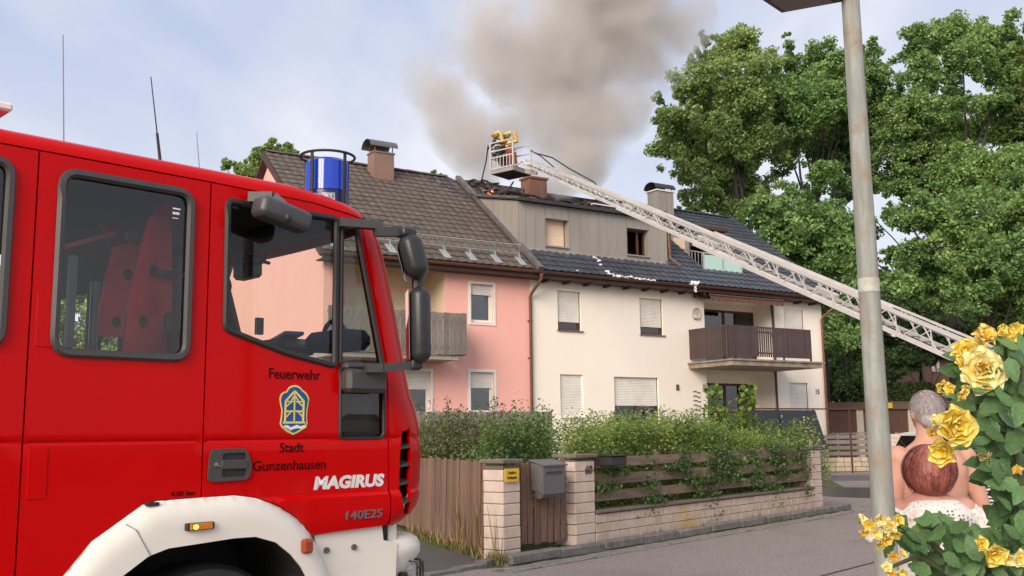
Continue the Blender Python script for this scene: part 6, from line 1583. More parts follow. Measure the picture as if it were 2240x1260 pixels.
MB().tube([(LL * .99, -.1, .55), (LL * .93, -.12, .62), (LL * .88, -.2, .48), (LL * .8, -.2, .38), (LL * .77, -.2, .1)], .022, 6).build('hose', M_rub, lad, smooth=True)
MB().tube([(LL * .985, .1, .62), (LL * .95, .1, .58), (LL * .9, .1, .4)], .02, 6).build('hose', M_rub, lad, smooth=True)
tt_ = MB().bbox(-.9, .3, -.35, .35, -.35, -.04, .08).build('cradle', M_ladg, lad)
tl = thing('ladder_truck', 'red ladder truck carrying the turntable ladder, just beyond the right edge', 'fire engine', (PB1.x + 1.3, PB1.y - .6, 0), R(-62))
MB().bbox(-4.2, 2.2, -1.2, 1.2, .9, 1.35, .06).build('platform', M_red, tl); MB().bbox(2.3, 4.3, -1.2, 1.2, .7, 2.7, .18).build('cab', M_red, tl, smooth=True)
MB().box(3.2, 4.0, -1.215, -1.2, 1.75, 2.45).box(4.3, 4.315, -1.0, 1.0, 1.75, 2.5).build('window', M_dark, tl)
MB().tube([(-1.4, 0, 1.3), (-1.4, 0, 1.75)], .8, 24).build('turntable', M_ladg, tl, smooth=True)
for x_ in (-2.8, 3.0):
    for y_ in (-1.0, 1.0): MB().tube([(x_, y_ - .15, .5), (x_, y_ + .15, .5)], .5, 24).build('wheel', M_rub, tl, smooth=True)
# rescue basket
BC = at(1111, 384, 33.6)
bk = thing('rescue_basket', 'white rescue basket at the ladder tip above the burning roof', 'rescue basket', BC, R(-38))
MB().add([(-.35, -.5, 0), (.62, -.5, 0), (.62, .5, 0), (-.35, .5, 0), (-.35, -.5, .16), (.62, -.5, .16), (.62, .5, .16), (-.35, .5, .16)], BF).build('floor', mat('basket_floor', (.30, .28, .26), rough=.6), bk)
MB().box(-.33, .6, -.48, .48, -.012, -.002).build('underside', mat('basket_under', (.05, .035, .04), rough=.7), bk)
cr4 = [(-.35, -.5), (.62, -.5), (.62, .5), (-.35, .5)]
for (x, y) in cr4: barpart('post', (x, y, .16), (x, y, 1.08 if x < .3 else .95), .05, par=bk)
for z in (.16, .55, .78, 1.08):
    for i in (0, 2, 3): barpart('rail', (*cr4[i], z), (*cr4[(i + 1) % 4], z), .035, par=bk)
for k in range(7): barpart('bar', (-.35, -.5 + k * .143, .16), (-.35, -.5 + k * .143, .60), .02, par=bk); barpart('bar', (-.35 + k * .14, -.5, .16), (-.35 + k * .14, -.5, .60), .02, par=bk)
MB().box(-.365, -.355, -.4, .4, .56, .76).build('side_panel', mat('panel_grey', (.2, .19, .18), rough=.7), bk)
MB().tube([(.62, -.3, .2), (.8, -.2, .35), (1.0, -.1, .1)], .04, 8).bar((.6, .2, .1), (1.1, .2, -.05), .1, .16).build('bracket', M_lad, bk)
hs = thing('hose', 'dark hose hanging from the rescue basket down to the burning roof', 'hose', at(1070, 320, 33.6), 0)
p1 = at(1068, 318, 33.4) - hs.location; p2 = at(1052, 402, 34.6) - hs.location
MB().tube([p1, p1.lerp(p2, .4) + Vector((.03, 0, 0)), p2], .022, 6).build('hose_line', M_rub, hs, smooth=True)
# ------------------------------------------------------------------ people
def remesh(mbb, name, m, parent, vox, smooth=3, ibm=False):
    o_ = mbb.build(name, m, parent, smooth=False, fixn=True)
    settle(o_, [('REMESH', dict(mode='VOXEL', voxel_size=vox, use_smooth_shade=True)), ('SMOOTH', dict(factor=.6, iterations=smooth))])
    if not o_.data.materials: 
        for mm in (m if isinstance(m, (list, tuple)) else [m]): o_.data.materials.append(mm)
    o_.data.polygons.foreach_set('use_smooth', [True] * len(o_.data.polygons)); return o_
def hand(b, w_, d, s_=1.0, curl=.5):
    w_ = Vector(w_); d = Vector(d).normalized(); side = d.cross(Vector((0, 1, 0))).normalized(); pal = side.cross(d)
    c = w_ + d * .045; b.tube([w_, w_ + d * .03, w_ + d * .085], [.024, .034, .036], 10)
    for i, (o_, ln) in enumerate(((-.030, .068), (-.010, .078), (.010, .073), (.029, .056))):
        p = w_ + d * .085 + side * o_ * s_; q = p + d * ln * .5 + pal * .004; e = q + (d * (1 - curl) + pal * curl).normalized() * ln * .55
        b.tube([p - d * .015, p + d * ln * .25, q, e], [.0095, .009, .0085, .0065], 8)
    p = w_ + d * .03 - side * .03 * s_; b.tube([p, p - side * .022 * s_ + d * .03 + pal * .01, p - side * .02 * s_ + d * .065 + pal * .02], [.013, .0115, .008], 8)
def human(b, H=1.76, sh=.19, la=None, ra=None, legs=((-.10, 0), (.10, 0)), bulk=1.0, hands=True, head=True):
    k = H / 1.76
    rg = [(0, 0, .84, .155, .115), (0, 0, .93, .175, .13), (0, 0, 1.03, .168, .122), (0, .005, 1.13, .165, .118), (0, .0, 1.23, .180, .122), (0, -.005, 1.32, .190, .120), (0, -.005, 1.39, .188, .108), (0, 0, 1.44, .165, .09), (0, .005, 1.475, .115, .075), (0, .01, 1.50, .075, .066), (0, .015, 1.54, .062, .064), (0, .02, 1.60, .058, .062)]
    b.loft([(x * k, y * k, z * k, rx * k * bulk, ry * k * bulk) for x, y, z, rx, ry in rg], 24)
    if head:
        b.ball((0, .03 * k, 1.655 * k), (.076 * k, .097 * k, .112 * k), 20, 14)
        b.ball((0, .075 * k, 1.60 * k), (.05 * k, .05 * k, .055 * k), 12, 8)
        b.ball((0, .13 * k, 1.635 * k), (.012, .018, .022), 8, 6)
        for s in (-1, 1): b.ball((s * .079 * k, .02 * k, 1.64 * k), (.012, .022, .033), 8, 6); b.ball((s * .03 * k, .115 * k, 1.66 * k), (.014, .012, .01), 8, 6)
        b.ball((0, .122 * k, 1.595 * k), (.025, .01, .008), 8, 6)
    for s, arm in ((-1, la), (1, ra)):
        sx = s * sh * k
        if arm is None: arm = [(s * (sh + .045), .0, 1.12), (s * (sh + .06), .05, .86)]
        el, wr = [Vector(p) * k for p in arm]; S_ = Vector((sx * .96, -.002, 1.405 * k))
        b.ball(S_, (.062 * k * bulk, .062 * k * bulk, .068 * k), 14, 10)
        m1 = S_.lerp(el, .4); b.tube([S_, m1, el], [.056 * k * bulk, .054 * k * bulk, .042 * k * bulk], 14); b.ball(el, .043 * k * bulk, 12, 8)
        b.tube([el, el.lerp(wr, .35), wr], [.043 * k * bulk, .043 * k * bulk, .028 * k], 14)
        if hands: hand(b, wr, wr - el, -s)
    for s, (fx, fy) in zip((-1, 1), legs):
        hp_ = Vector((s * .085 * k, 0, .88 * k)); kn = Vector((s * .10 * k, .02 * k, .48 * k)); an = Vector((s * .10 * k + fx * 0, fy, .08 * k))
        b.tube([hp_, hp_.lerp(kn, .5), kn, kn.lerp(an, .3), an], [.095 * k * bulk, .082 * k * bulk, .058 * k, .060 * k, .04 * k], 14)
        b.tube([an + Vector((0, -.05, -.04)), an + Vector((0, .02, -.04)), an + Vector((0, .17, -.055))], [.035, .04, .022], 10)
M_skin = mat('tanned_skin', (0.58, 0.31, 0.215), (0.52, 0.26, 0.175), rough=.6, scale=6, c3=(0.52, 0.21, 0.15), s3=4, lo3=.52, hi3=.8)
M_skin2 = mat('fair_skin', (0.52, 0.25, 0.17), (0.48, 0.22, 0.15), rough=.55, scale=6)
man = thing('person', 'shirtless man with short grey hair standing beyond the lamp post, seen from behind', 'person', (2.25, 5.5, 0), R(6))
b = MB(); human(b, 1.76, .195, la=[(-.235, .01, 1.12), (-.10, .25, 1.10)], ra=[(.265, -.01, 1.13), (.30, .06, .88)])
for s in (-1, 1): b.ball((s * .085, -.065, 1.34), (.075, .045, .085), 12, 8)
remesh(b, 'body', M_skin, man, .0085, 5)
b = MB().ball((0, .022, 1.672), (.082, .103, .100), 22, 16); b.v = [(x, y, z) for x, y, z in b.v]
M_grey = mat('grey_hair', (0.42, 0.38, 0.37), (0.30, 0.27, 0.27), rough=.9, scale=60, stretch=(1, 1, .25), bump=.004, c3=(0.52, 0.36, 0.32), s3=9, lo3=.55, hi3=.8)
hh_ = remesh(MB().ball((0, .015, 1.672), (.083, .103, .098), 22, 16).ball((0, -.035, 1.61), (.068, .055, .06), 16, 12), 'hair', M_grey, man, .007, 2)
for v in hh_.data.vertices:
    q = noise.noise(Vector((v.co.x * 90, v.co.y * 90, v.co.z * 25))) * .0035; v.co += v.co.normalized() * 0 + Vector((v.co.x, v.co.y, v.co.z - 1.65)).normalized() * q
b = MB().loft([(-.0, 0, .86, .17, .135), (0, 0, .95, .184, .14), (0, 0, 1.02, .177, .131)], 24)
for s in (-1, 1): b.tube([(s * .09, 0, .90), (s * .10, .01, .5)], [.11, .095], 16)
remesh(b, 'shorts', mat('dark_shorts', (.05, .055, .07), rough=.9), man, .012, 2)
wom = thing('person', 'woman with short auburn hair and pale lace blouse in front of the shirtless man', 'person', (1.925, 4.75, 0), R(2))
b = MB(); human(b, 1.485, .19, la=[(-.25, .02, 1.12), (-.12, .22, 1.05)], ra=[(.27, .01, 1.12), (.29, .1, .90)], bulk=1.12)
remesh(b, 'body', M_skin2, wom, .0085, 4)
M_lace = mat('lace_cloth', (0.70, 0.65, 0.60), (0.42, 0.38, 0.35), rough=.95, lo=.52, hi=.66, scale=85, detail=2, bump=.002, bscale=260, c3=(0.66, 0.47, 0.38), s3=7, lo3=.58, hi3=.66)
k = 1.485 / 1.76
b = MB().loft([(0, 0, .70, .225, .18), (0, 0, .80, .215, .17), (0, 0, .95, .205, .155), (0, 0, 1.07, .212, .15), (0, -.005, 1.15, .205, .135), (0, -.005, 1.195, .175, .112), (0, 0, 1.225, .135, .092), (0, .01, 1.238, .11, .085)], 28)
for s in (-1, 1): b.tube([(s * .15, 0, 1.17), (s * .215, .005, 1.12), (s * .245, .01, 1.03)], [.072, .072, .075], 16)
bl2 = remesh(b, 'blouse', M_lace, wom, .010, 3)
for v in bl2.data.vertices: v.co += Vector((v.co.x, v.co.y, 0)).normalized() * .006 * noise.noise(Vector((v.co.x * 9, v.co.y * 9, v.co.z * 5)))
M_thr = mat('lace_thread', (.14, .13, .14), rough=.9); M_peach = mat('peach_thread', (.62, .30, .22), rough=.9)
def onback(x, z):                                    # rear surface of the blouse
    best = None
    for v in bl2.data.vertices:
        if v.co.y < 0 and abs(v.co.x - x) < .012 and abs(v.co.z - z) < .012: best = v.co.y if best is None else min(best, v.co.y)
    return (best if best is not None else -.15) - .003
for (x0, z0, x1, z1) in ((-.19, 1.10, -.02, 1.13), (-.2, 1.04, -.02, 1.065), (.02, 1.19, .02, 1.0), (.04, 1.19, .04, 1.0), (.06, 1.05, .2, 1.08), (.05, 1.02, .2, 1.05), (-.19, 1.15, -.03, 1.17), (-.18, 1.085, -.03, 1.105), (-.2, 1.01, -.02, 1.02), (.07, 1.17, .07, 1.0), (.09, 1.17, .09, 1.02), (.11, 1.16, .11, 1.04), (.13, 1.15, .13, 1.04), (.15, 1.13, .15, 1.05), (-.02, 1.19, -.02, .98), (-.15, .97, .2, .97)):
    n = max(4, int(math.hypot(x1 - x0, z1 - z0) / .014))
    d_ = MB()
    for i in range(n + 1):
        x = x0 + (x1 - x0) * i / n; z = z0 + (z1 - z0) * i / n; y = onback(x, z); d_.box(x - .0035, x + .0035, y - .001, y + .003, z - .003, z + .003)
    tag(d_.build('embroidery', M_peach if x0 < -.1 else M_thr, bl2), kind='stuff')
hp2 = MB().loft([(0, .005, 1.488, .012, .014), (0, .004, 1.482, .045, .052), (0, .003, 1.465, .074, .086), (0, .002, 1.435, .094, .106), (0, .0, 1.395, .104, .114), (0, -.003, 1.355, .107, .112), (0, -.008, 1.315, .098, .102), (0, -.012, 1.28, .082, .086), (0, -.014, 1.258, .062, .066), (0, -.012, 1.25, .045, .045)], 28)
M_aub = mat('auburn_hair', (0.27, 0.070, 0.048), (0.15, 0.036, 0.027), rough=.6, scale=26, stretch=(1, 1, .12), c3=(0.38, 0.13, 0.09), s3=5, lo3=.5, hi3=.75)
hr = remesh(hp2, 'hair', M_aub, wom, .007, 4)
for v in hr.data.vertices:
    q = noise.noise(Vector((math.atan2(v.co.y, v.co.x) * 26, v.co.z * 9, 1))) * .0025; v.co += Vector((v.co.x, v.co.y, .2 * (v.co.z - 1.36))).normalized() * q
SV = []
for _ in range(2400):
    a_ = rnd.uniform(0, 6.283); p0 = rnd.uniform(0.0, .25); p1 = rnd.uniform(1.85, 2.3) + .12 * math.sin(a_ * 11); w_ = .0022; pv = None; da = rnd.uniform(-.16, .16); rj = rnd.uniform(-.002, .003)
    for j in range(7):
        ph = p0 + (p1 - p0) * j / 6; aa = a_ + da * j / 6; sx = math.sin(ph); rz_ = .103 if ph < 1.57 else .17
        p = Vector((.109 * sx * math.cos(aa), .004 - .045 * math.cos(ph) * (ph < 1.57) + .115 * sx * math.sin(aa), 1.385 + rz_ * math.cos(ph))) + Vector((math.cos(aa), math.sin(aa), 0)) * (.003 + .006 * math.sin(a_ * 17 + p1 * 3) * min(1, ph) + .004 * math.sin(a_ * 41) * min(1, ph) + rj)
        if ph > 1.6: nr_ = .007 + .006 * math.sin(a_ * 17 + p1 * 3) + .004 * math.sin(a_ * 41) + rj; p.x = (.109 - max(0, ph - 1.8) * .07 + nr_) * math.cos(aa); p.y = -.006 + (.113 - max(0, ph - 1.8) * .05 + nr_) * math.sin(aa)
        td = Vector((-math.sin(aa), math.cos(aa), 0)) * w_ * (1 if j < 6 else .3)
        if pv and not (p.y > .05 and p.z < 1.42): SV.append([pv[0], pv[1], p + td, p - td])
        pv = (p - td, p + td)
tag(quads_obj('hair_strands', np.array([[tuple(q) for q in v] for v in SV]), mat('auburn_strands', (0.36, 0.11, 0.08), (0.17, 0.042, 0.03), rough=.5, scale=14, island=.32), wom), kind='stuff')
SV = []
for _ in range(2600):
    d = Vector((rnd.gauss(0, 1), rnd.gauss(0, 1) - .3, rnd.gauss(0, 1) + .35)).normalized(); p = Vector((0, .013, 1.667)) + Vector((d.x * .084, d.y * .104, d.z * .099))
    if p.y > .06 and p.z < 1.70 or p.z < 1.585: continue
    dn = (Vector((0, 0, -1)) - d * (-d.z)).normalized(); td = d.cross(dn) * .0016; q = p + dn * .022 + d * .005; SV.append([p - td, p + td, q + td * .4, q - td * .4])
tag(quads_obj('hair_strands', np.array([[tuple(q) for q in v] for v in SV]), M_grey, man), kind='stuff')
b = MB().loft([(0, 0, .05, .2, .18), (0, 0, .45, .2, .17), (0, 0, .78, .19, .15)], 24); b.build('skirt', mat('pale_skirt', (.6, .56, .53), rough=.9), wom, smooth=True)
sp_ = at(2238, 1110, 5.6)
strp = thing('person', 'person in a navy and white striped shirt mostly hidden behind the roses at right', 'person', (sp_.x + .05, 5.6, 0), R(-15))
b = MB(); human(b, 1.66, .185, la=[(-.24, .0, 1.1), (-.2, .2, .95)]); remesh(b, 'body', M_skin2, strp, .011, 3)
M_str = bpy.data.materials.new('striped_cloth'); M_str.use_nodes = True; t_ = M_str.node_tree
wv_ = t_.nodes.new('ShaderNodeTexWave'); wv_.bands_direction = 'Z'; wv_.inputs['Scale'].default_value = 16; wv_.inputs['Distortion'].default_value = 1.2; tcn_ = t_.nodes.new('ShaderNodeTexCoord'); t_.links.new(tcn_.outputs['Object'], wv_.inputs[0])
rp_ = t_.nodes.new('ShaderNodeValToRGB'); rp_.color_ramp.elements[0].position = .45; rp_.color_ramp.elements[0].color = (.015, .018, .05, 1); rp_.color_ramp.elements[1].position = .55; rp_.color_ramp.elements[1].color = (.7, .7, .72, 1)
t_.links.new(wv_.outputs[0], rp_.inputs[0]); t_.links.new(rp_.outputs[0], t_.nodes['Principled BSDF'].inputs['Base Color'])
kk = 1.66 / 1.76
b = MB().loft([(0, 0, .82, .19, .145), (0, 0, .97, .183, .135), (0, 0, 1.15, .185, .13), (0, 0, 1.28, .195, .125), (0, 0, 1.355, .17, .10), (0, .005, 1.40, .10, .08)], 24)
for s in (-1, 1): b.tube([(s * .14, 0, 1.31), (s * .2, 0, 1.27), (s * .225, 0, 1.14)], [.06, .065, .06], 14)
remesh(b, 'shirt', M_str, strp, .012, 2)
b = MB().loft([(0, 0, .5, .17, .13), (0, 0, .85, .182, .138)], 20); 
for s in (-1, 1): b.tube([(s * .09, 0, .85), (s * .1, 0, .1)], [.1, .06], 14)
b.build('trousers', mat('dark_shorts', (.05, .055, .07)), strp, smooth=True)
remesh(MB().ball((0, .01, 1.575), (.085, .1, .1), 18, 12), 'hair', mat('brown_hair', (.09, .05, .03), rough=.7), strp, .012, 2)
# firefighters in the basket
M_suit = mat('turnout_dark', (.025, .028, .035), (.04, .042, .045), rough=.8); M_suitr = mat('turnout_red', (.22, .03, .03), (.30, .07, .03), rough=.8, scale=12)
M_helm = mat('helmet_lime', (.45, .42, .15), (.36, .32, .1), rough=.35); M_refl = mat('reflective_tape', (.62, .62, .50), rough=.4); M_cyl = mat('yellow_cylinder', (.55, .34, .05), rough=.5)
def fighter(off, rz, suit, label, H=1.42, bottle=True, lean_=8, helm=M_helm):
    f_ = thing('person', label, 'firefighter', BC + Vector(off) + Vector((0, 0, .17)), R(rz), 'firefighters in the rescue basket')
    f_.rotation_euler = (R(-lean_), 0, R(rz))
    b = MB(); human(b, H, .2, la=[(-.28, .12, 1.15), (-.2, .36, 1.15)], ra=[(.28, .12, 1.15), (.16, .36, 1.2)], bulk=1.22, hands=True); remesh(b, 'body', suit, f_, .024, 2)
    k = H / 1.76
    MB().ball((0, .02, 1.69 * k), (.125, .15, .115), 16, 10).tube([(0, .02, 1.66 * k), (0, .02, 1.675 * k)], .155, 16).build('helmet', helm, f_, smooth=True)
    MB().box(-.02, .02, -.15, -.05, 1.7 * k, 1.82 * k).build('helmet_comb', M_refl, f_)
    for z in (1.1, 1.3): MB().loft([(0, 0, z * k, .225 * k, .155 * k), (0, 0, z * k + .05, .228 * k, .155 * k)], 20).build('reflective_band', M_refl, f_)
    if bottle: MB().tube([(0, -.2, .98), (0, -.2, 1.0), (0, -.2, 1.34), (0, -.2, 1.38)], [.05, .07, .07, .04], 14).build('air_cylinder', M_cyl, f_, smooth=True)
    return f_
MH2 = mat('helmet_yellow', (.55, .36, .06), rough=.35)
fighter((-.16, -.2, -.06), 55, M_suit, 'firefighter in dark turnout gear with yellow air cylinder at the left of the basket', lean_=12, helm=MH2)
fighter((.16, -.05, -.06), 60, M_suitr, 'firefighter with red and orange vest and lime helmet in the middle of the basket', H=1.42, bottle=False)
fighter((-.02, .16, -.06), 60, M_suit, 'crouching firefighter with yellow cylinder between the two standing colleagues', H=1.25, helm=MH2)
fighter((.36, -.15, -.05), 80, M_suitr, 'firefighter bending low at the ladder side of the basket', H=1.05, lean_=14)
# ------------------------------------------------------------------ red car on the far side of the street
rc = gnd(1955, 1076); car = thing('parked_car', 'red car with pale roof parked beyond the man and the roses', 'car', (rc.x + 2.5, rc.y + .9, 0), R(3))
M_carr = mat('car_red', (.50, .01, .015), rough=.35, coat=.5)
prof = [(-2.1, .35), (-2.15, .8), (-2.0, .95), (-1.75, 1.0), (1.0, 1.0), (1.85, .9), (2.1, .75), (2.1, .35)]
MB().prism(prof, lambda a, c, d: (a, d, c), -.85, .85).build('body', M_carr, car)
cab_ = [(-1.85, 1.0), (-1.6, 1.42), (-.9, 1.52), (.3, 1.50), (1.0, 1.0)]
MB().prism(cab_, lambda a, c, d: (a, d, c), -.72, .72).build('cabin', glass('car_glass', (.08, .09, .1)), car)
MB().prism([(-1.66, 1.42), (-.9, 1.50), (.3, 1.49), (.3, 1.56), (-.9, 1.58), (-1.66, 1.48)], lambda a, c, d: (a, d, c), -.74, .74).build('roof', M_letw, car)
for a_, c_ in (((-1.85, -.73, 1.0), (-1.6, -.73, 1.45)), ((-.4, -.73, 1.0), (-.35, -.73, 1.5)), ((1.0, -.73, 1.0), (.3, -.73, 1.5))): MB().bar(a_, c_, .07).build('pillar', M_carr, car)
for x in (-1.35, 1.35):
    for y in (-.78, .78):
        w_ = MB().tube([(x, y - .1, .32), (x, y + .1, .32)], .32, 20).build('wheel', M_rub, car, smooth=True); MB().tube([(x, y - .12, .32), (x, y + .12, .32)], .19, 14).build('rim', M_alu, w_, smooth=True)
MB().box(-2.17, -2.1, -.8, -.55, .7, .9).build('tail_lamp', mat('lamp_red', (.4, .0, .0), rough=.2), car)
MB().box(-2.12, 2.08, -.862, -.855, .55, .62).build('side_stripe', M_letw, car)
# ------------------------------------------------------------------ yellow climbing rose in the foreground
rose = thing('rose_bush', 'yellow flowering rose bush with dark green leaves in the right foreground', 'rose bush', (2.05, 1.95, 0), 0)
RO = rose.location.copy()
def petalmat(name, base, mid, tip):
    m = bpy.data.materials.new(name); m.use_nodes = True; t = m.node_tree; b_ = t.nodes['Principled BSDF']; b_.inputs['Roughness'].default_value = .6; b_.inputs['Specular IOR Level'].default_value = .2
    tc_ = t.nodes.new('ShaderNodeTexCoord'); sp = t.nodes.new('ShaderNodeSeparateXYZ'); t.links.new(tc_.outputs['Object'], sp.inputs[0])
    nz_ = t.nodes.new('ShaderNodeTexNoise'); nz_.inputs['Scale'].default_value = 3; t.links.new(tc_.outputs['Object'], nz_.inputs['Vector'])
    ad_ = t.nodes.new('ShaderNodeMath'); ad_.operation = 'MULTIPLY_ADD'; t.links.new(nz_.outputs[0], ad_.inputs[0]); ad_.inputs[1].default_value = .5; t.links.new(sp.outputs[2], ad_.inputs[2])
    r_ = t.nodes.new('ShaderNodeValToRGB'); e_ = r_.color_ramp.elements; e_[0].position = .35; e_[0].color = (*base, 1); e_[1].position = 1.15 if False else 1.0; e_[1].color = (*tip, 1); k_ = e_.new(.68); k_.color = (*mid, 1)
    t.links.new(ad_.outputs[0], r_.inputs[0]); t.links.new(r_.outputs[0], b_.inputs['Base Color'])
    tr = t.nodes.new('ShaderNodeBsdfTranslucent'); t.links.new(r_.outputs[0], tr.inputs[0]); ms = t.nodes.new('ShaderNodeMixShader'); ms.inputs[0].default_value = .22
    t.links.new(b_.outputs[0], ms.inputs[1]); t.links.new(tr.outputs[0], ms.inputs[2]); t.links.new(ms.outputs[0], t.nodes['Material Output'].inputs[0]); return m
M_pet = mat('petal_yellow', (0.86, 0.64, 0.09), (0.88, 0.72, 0.20), rough=.6, scale=18, trans=.35, spec=.25)
M_petp = mat('petal_pale', (0.90, 0.76, 0.30), (0.88, 0.66, 0.14), rough=.6, scale=14, trans=.35, spec=.25)
M_peto = mat('petal_wilted', (0.80, 0.46, 0.04), (0.72, 0.55, 0.14), rough=.7, scale=16, trans=.3, spec=.2)
M_rl = mat('rose_leaf', (0.11, 0.20, 0.07), (0.065, 0.14, 0.048), rough=.45, scale=9, island=.28, trans=.22, spec=.25, c3=(0.19, 0.27, 0.09), s3=5)
M_rl2 = mat('rose_leaf_light', (0.22, 0.32, 0.09), (0.15, 0.25, 0.07), rough=.45, scale=9, island=.2, trans=.3)
M_stem = mat('rose_stem', (0.07, 0.12, 0.03), (0.10, 0.07, 0.035), rough=.6, scale=20)
def petal_mesh(m, ruff, sd):
    b = MB(); nu, nv = 8, 6; vs = []
    for j in range(nv + 1):
        v = j / nv; wd = .62 * math.sin(math.pi * min(1, .12 + v * .80)) ** .7
        for i in range(nu + 1):
            u = i / nu * 2 - 1
            x = u * wd; z = v * 1.0 - .12 * u * u * v; y = .20 * (1 - u * u) * math.sin(v * 2.4) + .34 * max(0, v - .55) ** 1.5 - .16 * u * u * v + ruff * .8 * v * v * noise.noise(Vector((u * 1.9, v * 1.4, sd)))
            vs.append((x, y, z))
    b.add(vs, [(j * (nu + 1) + i, j * (nu + 1) + i + 1, (j + 1) * (nu + 1) + i + 1, (j + 1) * (nu + 1) + i) for j in range(nv) for i in range(nu)])
    me = b.mesh('petal', True, 80, fixn=False); me.materials.append(m); return me
M_pet = petalmat('petal_golden', (.70, .40, .015), (.84, .64, .07), (.88, .76, .22)); M_petp = petalmat('petal_cream', (.74, .46, .03), (.88, .76, .25), (.92, .86, .50)); M_peto = petalmat('petal_faded', (.58, .26, .01), (.80, .50, .04), (.84, .68, .22))
PM = {k: [petal_mesh(m, rf, s * 3.3 + q) for s in range(3)] for q, (k, m, rf) in enumerate((('y', M_pet, .22), ('p', M_petp, .26), ('o', M_peto, .6)))}
def flower(px, py, dpx, Y, kind='y', open_=1.0, face=(0, -1, .35), n=(7, 6, 5, 4), core=None):
    c = at(px, py, Y) - RO; r_ = dpx * Y / 2200 / 2 * .92; f_ = Vector(face) + Vector((rnd.uniform(-.25, .25), 0, rnd.uniform(-.2, .2)))
    rot = f_.to_track_quat('Z', 'Y').to_matrix()
    b = MB().ball((0, 0, -.25 * r_), (.22 * r_, .22 * r_, .25 * r_), 8, 6); fo = b.build('flower', M_stem, rose, smooth=True)
    fo.location = c; fo.rotation_euler = rot.to_euler()
    for li, cnt in enumerate(n):
        op = (78, 58, 36, 16)[li] * open_; sc_ = r_ * (1.02, .85, .62, .42)[li]
        for i in range(cnt):
            a_ = 2 * math.pi * (i + .5 * (li % 2)) / cnt + rnd.uniform(-.2, .2)
            kk_ = kind if li < 3 or core is None else core
            m_ = rnd.choice(PM[kk_])
            M_ = Matrix.Rotation(a_, 4, 'Z') @ Matrix.Rotation(R(-(op + rnd.uniform(-9, 9))), 4, 'X') @ Matrix.Translation((0, .04 * r_, 0))
            o_ = link('petal', m_, None, fo); o_.matrix_basis = M_ @ Matrix.Scale(sc_ * rnd.uniform(.9, 1.1), 4)
    return fo
flower(2150, 810, 112, 1.90, 'p', face=(-.05, -1, .05), core='o')
flower(2118, 772, 78, 1.96, 'y', face=(-.4, -1, .4)); flower(2112, 790, 50, 1.94, 'y', face=(-.8, -.8, .2), open_=.8)
flower(2093, 933, 96, 1.82, 'y', face=(-.1, -1, .15)); flower(2062, 988, 66, 1.86, 'y', open_=.75, face=(-.5, -1, -.3), n=(6, 5, 3, 0))
for a_ in ((2045, 922, 34), (2038, 945, 30), (2155, 735, 56), (2140, 742, 36), (2200, 738, 60), (2222, 722, 40), (2190, 722, 36), (2062, 845, 34), (2078, 850, 30), (2100, 862, 36), (2110, 848, 30), (2096, 884, 34), (2160, 884, 26), (2154, 1000, 34), (2170, 998, 30), (2212, 916, 40), (2236, 905, 40), (2226, 1028, 26)):
    flower(a_[0], a_[1], a_[2], rnd.uniform(1.84, 2.02), rnd.choice('yooyp'), open_=rnd.uniform(.5, .9), face=(rnd.uniform(-.7, .5), -1, rnd.uniform(-.6, .8)), n=(5, 4, 3, 0))
for a_ in ((1885, 1140, 36), (1902, 1150, 34), (1925, 1135, 38), (1915, 1165, 36), (1948, 1150, 40), (1965, 1140, 34), (1940, 1180, 36), (1925, 1190, 28), (1958, 1165, 32), (1890, 1165, 24), (1955, 1218, 26), (1975, 1212, 20), (1940, 1240, 26), (1950, 1255, 28), (1975, 1252, 22), (2176, 1213, 58), (2148, 1190, 38), (2232, 1222, 44), (2205, 1222, 36)):
    flower(a_[0], a_[1], a_[2], rnd.uniform(1.78, 1.9), rnd.choice('pyypo'), open_=rnd.uniform(.6, 1.0), face=(rnd.uniform(-.7, .7), -1, rnd.uniform(-.8, .8)), n=(5, 4, 2, 0))
def leaf_mesh(m, sd, wid=.56):
    b = MB(); n = 9; vs = []; fs = []
    for j in range(n + 1):
        v = j / n; w_ = wid * .5 * math.sin(math.pi * v ** .8) ** .8 * (1 + .07 * (-1) ** j); bend = -.22 * v * v
        for i, u in enumerate((-1, -.5, 0, .5, 1)): vs.append((u * w_, v, bend + .16 * abs(u) * w_ * 2 * .5 + .02 * noise.noise(Vector((u, v * 3, sd)))))
    fs = [(j * 5 + i, j * 5 + i + 1, (j + 1) * 5 + i + 1, (j + 1) * 5 + i) for j in range(n) for i in range(4)]
    b.add(vs, fs); me = b.mesh('leaf', True, 60, fixn=False); me.materials.append(m); return me
LMs = [leaf_mesh(M_rl, k, .52 + .05 * k) for k in range(4)] + [leaf_mesh(M_rl2, 9, .5)]
polyA = [(2100, 800), (2130, 860), (2085, 880), (2150, 930), (2150, 990), (2115, 1010), (2160, 1060), (2165, 1120), (2130, 1170), (2060, 1185), (2010, 1200), (2020, 1262), (2245, 1262), (2245, 760), (2180, 770)]
NL = 0
def put_leaf(px, py, Y, L_, ang=None, m=None, tilt=None):
    global NL
    NL += 1
    c = at(px, py, Y) - RO; n_ = Vector((rnd.uniform(-.6, .6), -1, rnd.uniform(-.1, 1.0))).normalized()
    a_ = rnd.uniform(-math.pi, math.pi) if ang is None else R(ang)
    q = n_.to_track_quat('Z', 'Y').to_matrix().to_4x4() @ Matrix.Rotation(a_, 4, 'Z')
    o_ = link('leaf', m or rnd.choice(LMs[:4] if rnd.random() < .85 else LMs), None, rose); o_.matrix_basis = Matrix.Translation(c) @ q @ Matrix.Scale(L_ * Y / 2200, 4)
b = MB()
